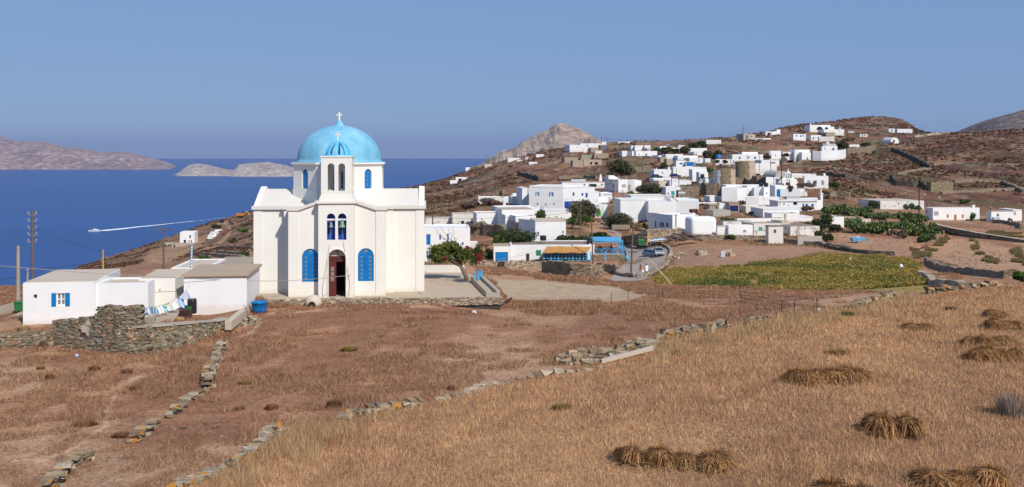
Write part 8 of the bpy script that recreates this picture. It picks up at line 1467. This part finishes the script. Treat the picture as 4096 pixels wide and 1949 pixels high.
# road sign
g = standing('S15', 648, 245, 184.5); o = empty('road_sign', g, 'orange road works sign with a warning triangle and a round speed sign', 'sign', R(-4)); k = FR['S15'][2]/F*g.y; w_, h_ = 88*k, 176*k; zb = 55*k
MB().cyl((-.3, .06, -.3), (-.3, .06, zb+h_), .04).cyl((.3, .06, -.3), (.3, .06, zb+h_), .04).build('leg', 'grey_metal', o); MB().box(-w_/2, -.02, zb, w_/2, .02, zb+h_).build('panel', 'yellow', o)
tri = lambda r_, y, z: [(r_*math.sin(a), y, z+r_*math.cos(a)) for a in (0, 2*math.pi/3, 4*math.pi/3)]
MB().add(tri(w_*.42, -.025, zb+h_*.64), [(0, 1, 2)]).build('triangle_rim', 'red', o); MB().add(tri(w_*.27, -.03, zb+h_*.64), [(0, 1, 2)]).build('triangle_face', 'white_paint', o); MB().box(-.09, -.036, zb+h_*.6, .09, -.032, zb+h_*.68).build('symbol', 'dark', o)
mb = MB(); discs(mb, [(0, zb+h_*.34)], -.025, w_*.33, n=20); mb.build('circle_rim', 'red', o); mb = MB(); discs(mb, [(0, zb+h_*.34)], -.03, w_*.25, n=20); mb.build('circle_face', 'white_paint', o)
tc = bpy.data.curves.new('digits', 'FONT'); tc.body = '30'; tc.size = w_*.3; tc.align_x = 'CENTER'; tc.align_y = 'CENTER'; to = bpy.data.objects.new('digits', tc); COL.objects.link(to); me = bpy.data.meshes.new_from_object(to.evaluated_get(bpy.context.evaluated_depsgraph_get())); bpy.data.objects.remove(to); lt = bpy.data.objects.new('digits', me); COL.objects.link(lt); lt.parent = o; me.materials.clear(); me.materials.append(MATS['dark']); lt.location = (0, -.035, zb+h_*.34); lt.rotation_euler = (R(90), 0, 0)
a = standing('S15', 665, 195, 185)+Vector((0, 0, .2)); simple('pipe_bundle', MB().cyl((0, 0, 0), (3.2, 1.4, .3), .07).cyl((.1, .1, .1), (3.0, 1.7, .35), .06).cyl((0, -.1, .0), (3.3, 1.1, .25), .05), 'lightblue_cloth', a, 'bundle of pale blue pipes lying behind the orange sign', 'pipes')
# log pile
g = P(*q('S12', 1190, 1110), 182.5); g.z = max(g.z, float(gz(g.x, g.y))); o = empty('log_pile', g, 'heap of grey brown branches stacked against the stone field wall', 'wood pile'); rg = random.Random(12); mb = MB()
for i in range(60):
    x, y, z = rg.uniform(-3.2, 1.6), rg.uniform(-.6, .9), 0; z = max(.1, 1.5*(1-abs(x+.4)/3.4)*rg.random()); a_ = rg.gauss(-.25, .25); L_ = rg.uniform(.8, 2.1); d = Vector((math.cos(a_), rg.uniform(-.3, .3), math.sin(a_)*.6)); c_ = Vector((x+.6, y, z)); mb.tube([c_-d*L_, c_+Vector((0, 0, rg.uniform(-.1, .1))), c_+d*L_*.8], [.09, .075, .05], 5)
mb.build('branches', 'pole_wood', o, fixn=False)
# pallets and fence by the tamarisk
g = gT('Z8', 1060, 855)
for i in range(3):
    c_ = P(*q('Z8', 1064+i*103, 858), 214); o = empty('pallet', c_, f'{["left", "middle", "right"][i]} grey wooden pallet of the row under the round tamarisk', 'pallet', R(rg.uniform(-6, 6)), 'pallets under the tamarisk'); mb = MB(); k = FR['Z8'][2]/F*214
    for j in range(4): mb.box(0, 0, .1+j*.27, 98*k, .03, .28+j*.27)
    for x in (0, 45*k, 92*k): mb.box(x, .031, 0, x+.1, .12, 1.15)
    mb.build('boards', 'pole_pale', o)
o = empty('sack', gT('N5', 1805, 555), 'silver sack standing alone on the bare lot above the vineyard', 'sack'); MB().hexa([(-.4, -.2, 0), (.4, -.25, 0), (.42, .25, 0), (-.4, .25, 0), (-.3, -.1, 1.0), (.42, -.05, 1.05), (.42, .1, 1.05), (-.3, .12, 1.0)]).build('bag', 'grey_metal', o, bevel=.08)
a = gT('N5', 1065, 962); simple('plank', MB().hexa([(-.1, 0, 0), (.1, 0, 0), (.1, .06, 0), (-.1, .06, 0), (-2.6, .5, 2.9), (-2.4, .5, 2.9), (-2.4, .56, 2.9), (-2.6, .56, 2.9)]), 'pole_pale', a, 'pale plank leaning at the lower left edge of the vineyard', 'plank')
a, b_ = gT('N7', 395, 335), gT('N7', 660, 268); d = b_-a; simple('slab', MB().hexa([(0, -.25, .1), (d.x, d.y-.25, d.z+.1), (d.x, d.y+.2, d.z+.12), (0, .2, .1), (0, -.25, .24), (d.x, d.y-.25, d.z+.24), (d.x, d.y+.2, d.z+.26), (0, .2, .24)]), 'roof_grey', a, 'long flat concrete slab lying in front of the rubble heap', 'slab')
# blue tank and pallets in the garden
g = gT('S13', 180, 800)+Vector((0, .5, 0)); o = empty('pool_tub', g, 'bright blue rectangular tub with grey pallets leaning round it in the garden', 'tub'); k = FR['S13'][2]/F*g.y; MB().hexa([(-120*k, 0, .3), (60*k, 0, .3), (60*k, 1.2, .3), (-120*k, 1.2, .3), (-130*k, -.1, 78*k), (70*k, -.1, 78*k), (70*k, 1.3, 78*k), (-130*k, 1.3, 78*k)]).build('tub', 'sky_blue', o, bevel=.04)
mb = MB()
for x0_, x1_, z0_, z1_ in ((-58, -5, 0, 62), (5, 80, 0, 40), (85, 150, 0, 62)):
    for j in range(4): mb.box(x0_*k, -.22-.03*j, (z0_+(z1_-z0_)*j/4)*k, x1_*k, -.19-.03*j, (z0_+(z1_-z0_)*(j+.7)/4)*k)
mb.build('pallet', 'pole_pale', o); MB().box(-50*k, .6, 60*k, 0, .65, 105*k).build('board', 'grey_metal', o)
# yard clutter by the laundry
o = simple('barrel', MB().lathe([(.28, 0), (.3, .1), (.3, .85), (.27, .95), (0, .95)], 14), 'black_plastic', P(*q('S5', 1015, 505), 63.8), 'black barrel against the white shed beside the laundry', 'barrel', smooth=False)
simple('bucket', MB().lathe([(.17, 0), (.22, .35), (.24, .36), (.2, .35), (.15, .05), (0, .05)], 14), 'bin_green', P(*q('S5', 955, 470), 63.4), 'green bucket in front of the black barrel', 'bucket'); simple('basket', MB().lathe([(.18, 0), (.26, .1), (.27, .25), (.22, .25), (.16, .06), (0, .06)], 14), 'straw', P(*q('S5', 815, 640), 60.6), 'round straw basket on the ground in front of the laundry', 'basket')
o = simple('crate', MB().box(-.35, -.2, 0, .35, .3, .5), 'wood_dark', P(*q('S5', 905, 575), 62.6), 'dark crate at the foot of the black barrel', 'crate', .03)
rg = random.Random(31)
for i, (x, y) in enumerate(((140, 615), (210, 650), (300, 650), (150, 695), (240, 695), (340, 690), (390, 700), (330, 625))):
    simple('concrete_block', MB().box(-.3, -.15, -.12, .3, .25, .22), 'beige' if i % 3 else 'concrete', P(*q('S5', x, y), 58.6), f'concrete block beside the tall stone ruin, {["top left", "upper middle", "upper right", "lower left", "lower middle", "lower right", "outermost right", "small upper right"][i]} one of the pile', 'block', .015, R(rg.uniform(-8, 8)), group='loose concrete blocks by the ruin')
o = empty('ramp', P(*q('S5', 360, 690), 59.6), 'beige concrete ramp rising behind the laundry', 'ramp'); a = o.location; MB().hexa([Vector(v)-a for v in (P(*q('S5', 355, 695), 59.6), P(*q('S5', 690, 690), 59.8), P(*q('S5', 855, 470), 64.4), P(*q('S5', 370, 500), 64.0))]+[Vector(v)-a+Vector((0, 0, .12)) for v in (P(*q('S5', 355, 695), 59.6), P(*q('S5', 690, 690), 59.8), P(*q('S5', 855, 470), 64.4), P(*q('S5', 370, 500), 64.0))]).build('slab', 'roof_tan', o)
# ramps at the left picture edge
for i, (pts, Ys, mt, l) in enumerate((([(-200, 700), (135, 605), (140, 700), (-200, 790)], (66, 70, 69, 64), 'beige', 'beige concrete stair wall at the left picture edge'), ([(-200, 860), (210, 690), (215, 720), (-200, 900)], (61, 68, 67.6, 60.5), 'concrete', 'grey concrete path kerb sloping up beside the farmhouse'), ([(-60, 905), (215, 740), (215, 830), (60, 900)], (60.5, 66, 63, 60.2), 'roof_tan', 'tan concrete apron in front of the farmhouse corner'))):
    w = [P(*q('L2', *p), Y) for p, Y in zip(pts, Ys)]; a = w[0]; o = empty('concrete_ramp', a, l, 'ramp'); MB().hexa([v-a-Vector((0, 0, .5)) for v in w[::-1]]+[v-a for v in w[::-1]]).build('slab', mt, o)
# white and blue gate behind the planter, sign posts
o = empty('gate', P(*q('S4', 860, 865), 80.0), 'small sky blue slatted gate behind the planter in the church yard', 'gate', R(60)); mb = MB()
for i in range(7): mb.box(i*.22, 0, .1, i*.22+.1, .04, 1.15+.12*(i % 2))
mb.box(0, .041, .3, 1.45, .07, .4).box(0, .041, .85, 1.45, .07, .95); mb.build('slats', 'sky_blue', o)
# solar heaters on roofs
def solar(hs, fr, x, y, Y, mat, sc=1.):
    h_ = find(hs); part_at(h_, MB().cyl((-.75*sc, 0, .95*sc), (.75*sc, 0, .95*sc), .3*sc, n=14).box(-.5*sc, -.05, 0, -.44*sc, .05, .7*sc).box(.44*sc, -.05, 0, .5*sc, .05, .7*sc), 'solar_tank', mat, fr, x, y, Y); part_at(h_, MB().hexa([(.3*sc, .3, .75*sc), (1.7*sc, .3, -.02), (1.7*sc, 1.6, -.02), (.3*sc, 1.6, .75*sc), (.3*sc, .3, .85*sc), (1.7*sc, .3, .08), (1.7*sc, 1.6, .08), (.3*sc, 1.6, .85*sc)]), 'solar_panel', 'brown_panel', fr, x+60, y, Y)
solar('long blank white building with a brown', 'S12', 745, 150, 236, 'grey_metal', 1.2); solar('rounded white house with maroon', 'S12', 1380, 530, 200, 'maroon', 1.25); solar('low white roof block', 'S12', 1080, 60, 260, 'grey_metal', 1.2)
o = empty('dinghy_cover', P(*q('S9', 2300, 430), 405), 'blue tarpaulin heap behind the trees of the upper village', 'tarpaulin'); MB().lathe([(1.4, 0), (1.2, .7), (.5, 1.2), (0, 1.25)], 10).build('cover', 'blue', o)
# litter and droppings on the fallow
for i, (fr, x, y, s, m_, l) in enumerate((('L2', 720, 1118, .13, 'lightblue_cloth', 'pale blue crumpled bag on the bare ground below the stone ruin'), ('N6', 650, 820, .2, 'lavender_cloth', 'pale plastic bag caught in the tall grass at the stubble edge'), ('N6', 942, 346, .2, 'lavender_cloth', 'white plastic bag in the middle of the vineyard'), ('N6', 1420, 418, .3, 'white_cloth', 'white cloth scrap at the right side of the vineyard'), ('N8', 1712, 178, .2, 'white_cloth', 'white scrap in the fallow field below the church yard'))):
    rg = random.Random(90+i); pts = [(math.cos(t)*s*rg.uniform(.6, 1), math.sin(t)*s*rg.uniform(.6, 1), 0) for t in np.linspace(0, 2*math.pi, 9)[:-1]]; tops = [(a_*.6, b_*.6, s*rg.uniform(.5, 1.1)) for a_, b_, _ in pts]; mb = MB(); mb.add(pts+tops, [(j, (j+1) % 8, 8+(j+1) % 8, 8+j) for j in range(8)]+[tuple(range(8, 16))]); o = mb.build('litter', m_); o.location = gT(fr, x, y)+Vector((0, 0, .35 if 'vineyard' in l else .02)); tag(o, l, 'litter')
# wire fence of the threshing floor
posts = [('N5', 165, 1070, 1215), ('N5', 415, 1085, 1170), ('N5', 920, 1040, 1140), ('N5', 1680, 1080, 1190), ('N5', 2075, 1090, 1200), ('N6', 298, 740, 830), ('N6', 420, 735, 820), ('N6', 630, 720, 820)]
o = empty('wire_fence', G(*q('N5', 165, 1215)), 'thin wire fence on slim stakes along the far side of the fallow field', 'fence'); pv = []
for fr, x, yt, yb in posts:
    g = G(*q(fr, x, yb)); hh = min(1.5, max(.8, (yb-yt)*FR[fr][2]/F*g.y)); e = MB().cyl((0, 0, -.2), (0, 0, hh), .025, n=5).build('stake', 'wood_dark', o); e.location = g-o.location; pv.append((g-o.location, hh))
pv.sort(key=lambda v: v[0].x); mb = MB()
for t in (.35, .65, .95): mb.tube([v+Vector((0, 0, h_*t)) for v, h_ in pv], .008, 4)
mb.build('wires', 'wire', o, fixn=False)
# ================================================================ terrain surface and its zones
PROJ = H-GZ/WY*F
def zmask(poly, s=5):
    x = PXG+s*2*(fbm(WX/3, WY/3, 5, 3)-.5)*3; y = PROJ+s*(fbm(WX/3, WY/3, 25, 3)-.5)*2
    return inpoly(x, y, poly)
STM = zmask(STUB, 6)
def lerp(a, b, t): return a*(1-t[..., None])+np.asarray(b)*t[..., None]
n1 = fbm(WX/7, WY/11, 51, 4); n2 = fbm(WX/2.2, WY/2.6, 61, 3); n3 = fbm(WX/26, WY/44, 71, 4); n4 = fbm(WX/9, WY/16, 81, 4)
c = np.broadcast_to(np.array((.42, .218, .122)), GZ.shape+(3,)).copy()                  # bare reddish earth
c = lerp(c, (.28, .135, .075), sst(n1*.7+n2*.3, .44, .56))                               # dry weeds
c = lerp(c, (.46, .275, .165), sst(n4, .56, .68)*.8)
hill = sst(WY, 190, 300)
hc = np.broadcast_to(np.array((.185, .088, .052)), c.shape).copy()
hc = lerp(hc, (.10, .048, .031), sst(n4*.6+n2*.4, .44, .6)); hc = lerp(hc, (.28, .155, .09), sst(n3, .54, .66)*.7)
hc = lerp(hc, (.085, .085, .035), sst(fbm(WX/14, WY/26, 91, 4), .58, .68)*.8); hc = lerp(hc, (.34, .27, .20), sst(fbm(WX/6, WY/10, 95, 4, True), .74, .86)*.6)
c = lerp(c, hc, hill)
lf = sst(PXG, 1500, 300)*sst(WY, 90, 160); c = lerp(c, np.array((.27, .15, .085)), lf*.55)
rt = sst(PXG, 3400, 3700)*sst(WY, 270, 330)                                             # dark heath on the right-hand slope
c = lerp(c, np.array((.10, .047, .034)), rt*sst(n2*.5+n4*.5, .40, .58)*.8)
for poly, col, s in ((PALE, (.46, .335, .215), 3), (LOT, (.35, .20, .125), 5), (RFIELD, (.44, .255, .15), 4), (GARDEN, (.37, .205, .125), 4), (VINE, (.34, .24, .07), 3)):
    t = zmask(poly, s).astype(float); t = gsm(gsm(t, 1.2, 0), 1.2, 1); c = lerp(c, np.array(col), t)
t = gsm(gsm(zmask(DIRT, 8).astype(float), 2, 0), 2, 1); c = lerp(c, np.array((.40, .235, .135)), t*.8)
for pl, hw_, col in (([(600, 1490), (530, 1520), (470, 1560), (430, 1640), (425, 1700), (300, 1790), (150, 1850)], 11, (.52, .32, .205)), ([(1010, 1270), (1110, 1250), (1300, 1240), (1500, 1228), (1800, 1225)], 7, (.50, .31, .2)), ([(1040, 1290), (1010, 1330), (950, 1360)], 10, (.5, .32, .21)), ([(860, 900), (900, 890), (925, 920), (905, 950), (860, 985), (800, 1000)], 7, (.46, .28, .17))):
    wv = np.full(GZ.shape, 1e9)
    for (x1, y1), (x2, y2) in zip(pl, pl[1:]):
        tt = np.clip(((PXG-x1)*(x2-x1)+(PROJ-y1)*(y2-y1))/((x2-x1)**2+(y2-y1)**2), 0, 1); wv = np.minimum(wv, np.hypot(PXG-x1-tt*(x2-x1), (PROJ-y1-tt*(y2-y1))*1.6))
    c = lerp(c, np.array(col), sst(wv+14*(fbm(WX/1.5, WY/1.5, 15, 3)-.5), hw_*1.5, hw_*.5)*.75)
rp = sst(fbm(WX/5, WY/7, 101, 4), .56, .66)*(1-hill)*(PROJ > 1190); c = lerp(c, np.array((.25, .115, .068)), rp*.55)
t = gsm(gsm(STM.astype(float), 1.0, 0), 1.0, 1); sc_ = lerp(np.broadcast_to(np.array((.36, .205, .115)), c.shape), (.27, .15, .09), sst(n1, .42, .6)); sc_ = lerp(sc_, (.46, .28, .15), sst(n4, .55, .68)); c = lerp(c, sc_, t)
ter = gridmesh('ground', WX, WY, GZ, 'water'); struct(ter)
at = ter.data.color_attributes.new('zone', 'FLOAT_COLOR', 'POINT'); at.data.foreach_set('color', np.concatenate([c, np.ones(c.shape[:2]+(1,))], -1).astype(np.float32).ravel())
m = bpy.data.materials.new('earth'); nt, b = nodes(m); ter.data.materials[0] = m
zc = N(nt, 'ShaderNodeVertexColor', layer_name='zone').outputs[0]
f1 = noise(nt, 5, 8, .72); f2 = noise(nt, .6, 6, .65); peb = noise(nt, 4.5, kind='ShaderNodeTexVoronoi'); peb2 = noise(nt, 1.1, kind='ShaderNodeTexVoronoi', sc=(1, 1, 1))
col = mixc(nt, .75, zc, ramp(nt, f1.outputs[0], [(.3, (.1, .1, .1)), (.7, (.88, .88, .88))]), 'OVERLAY')
col = mixc(nt, .5, col, ramp(nt, f2.outputs[0], [(.3, (.3, .29, .28)), (.7, (.7, .7, .7))]), 'OVERLAY')
col = mixc(nt, ramp(nt, peb.outputs[0], [(.10, (.85, .85, .85)), (.16, (0, 0, 0))]), col, mixc(nt, .5, col, (.5, .42, .33)))
nt.links.new(col, b.inputs['Base Color']); b.inputs['Roughness'].default_value = .95; b.inputs['Specular IOR Level'].default_value = .1
bump(nt, b, f1.outputs[0], .7, .12)
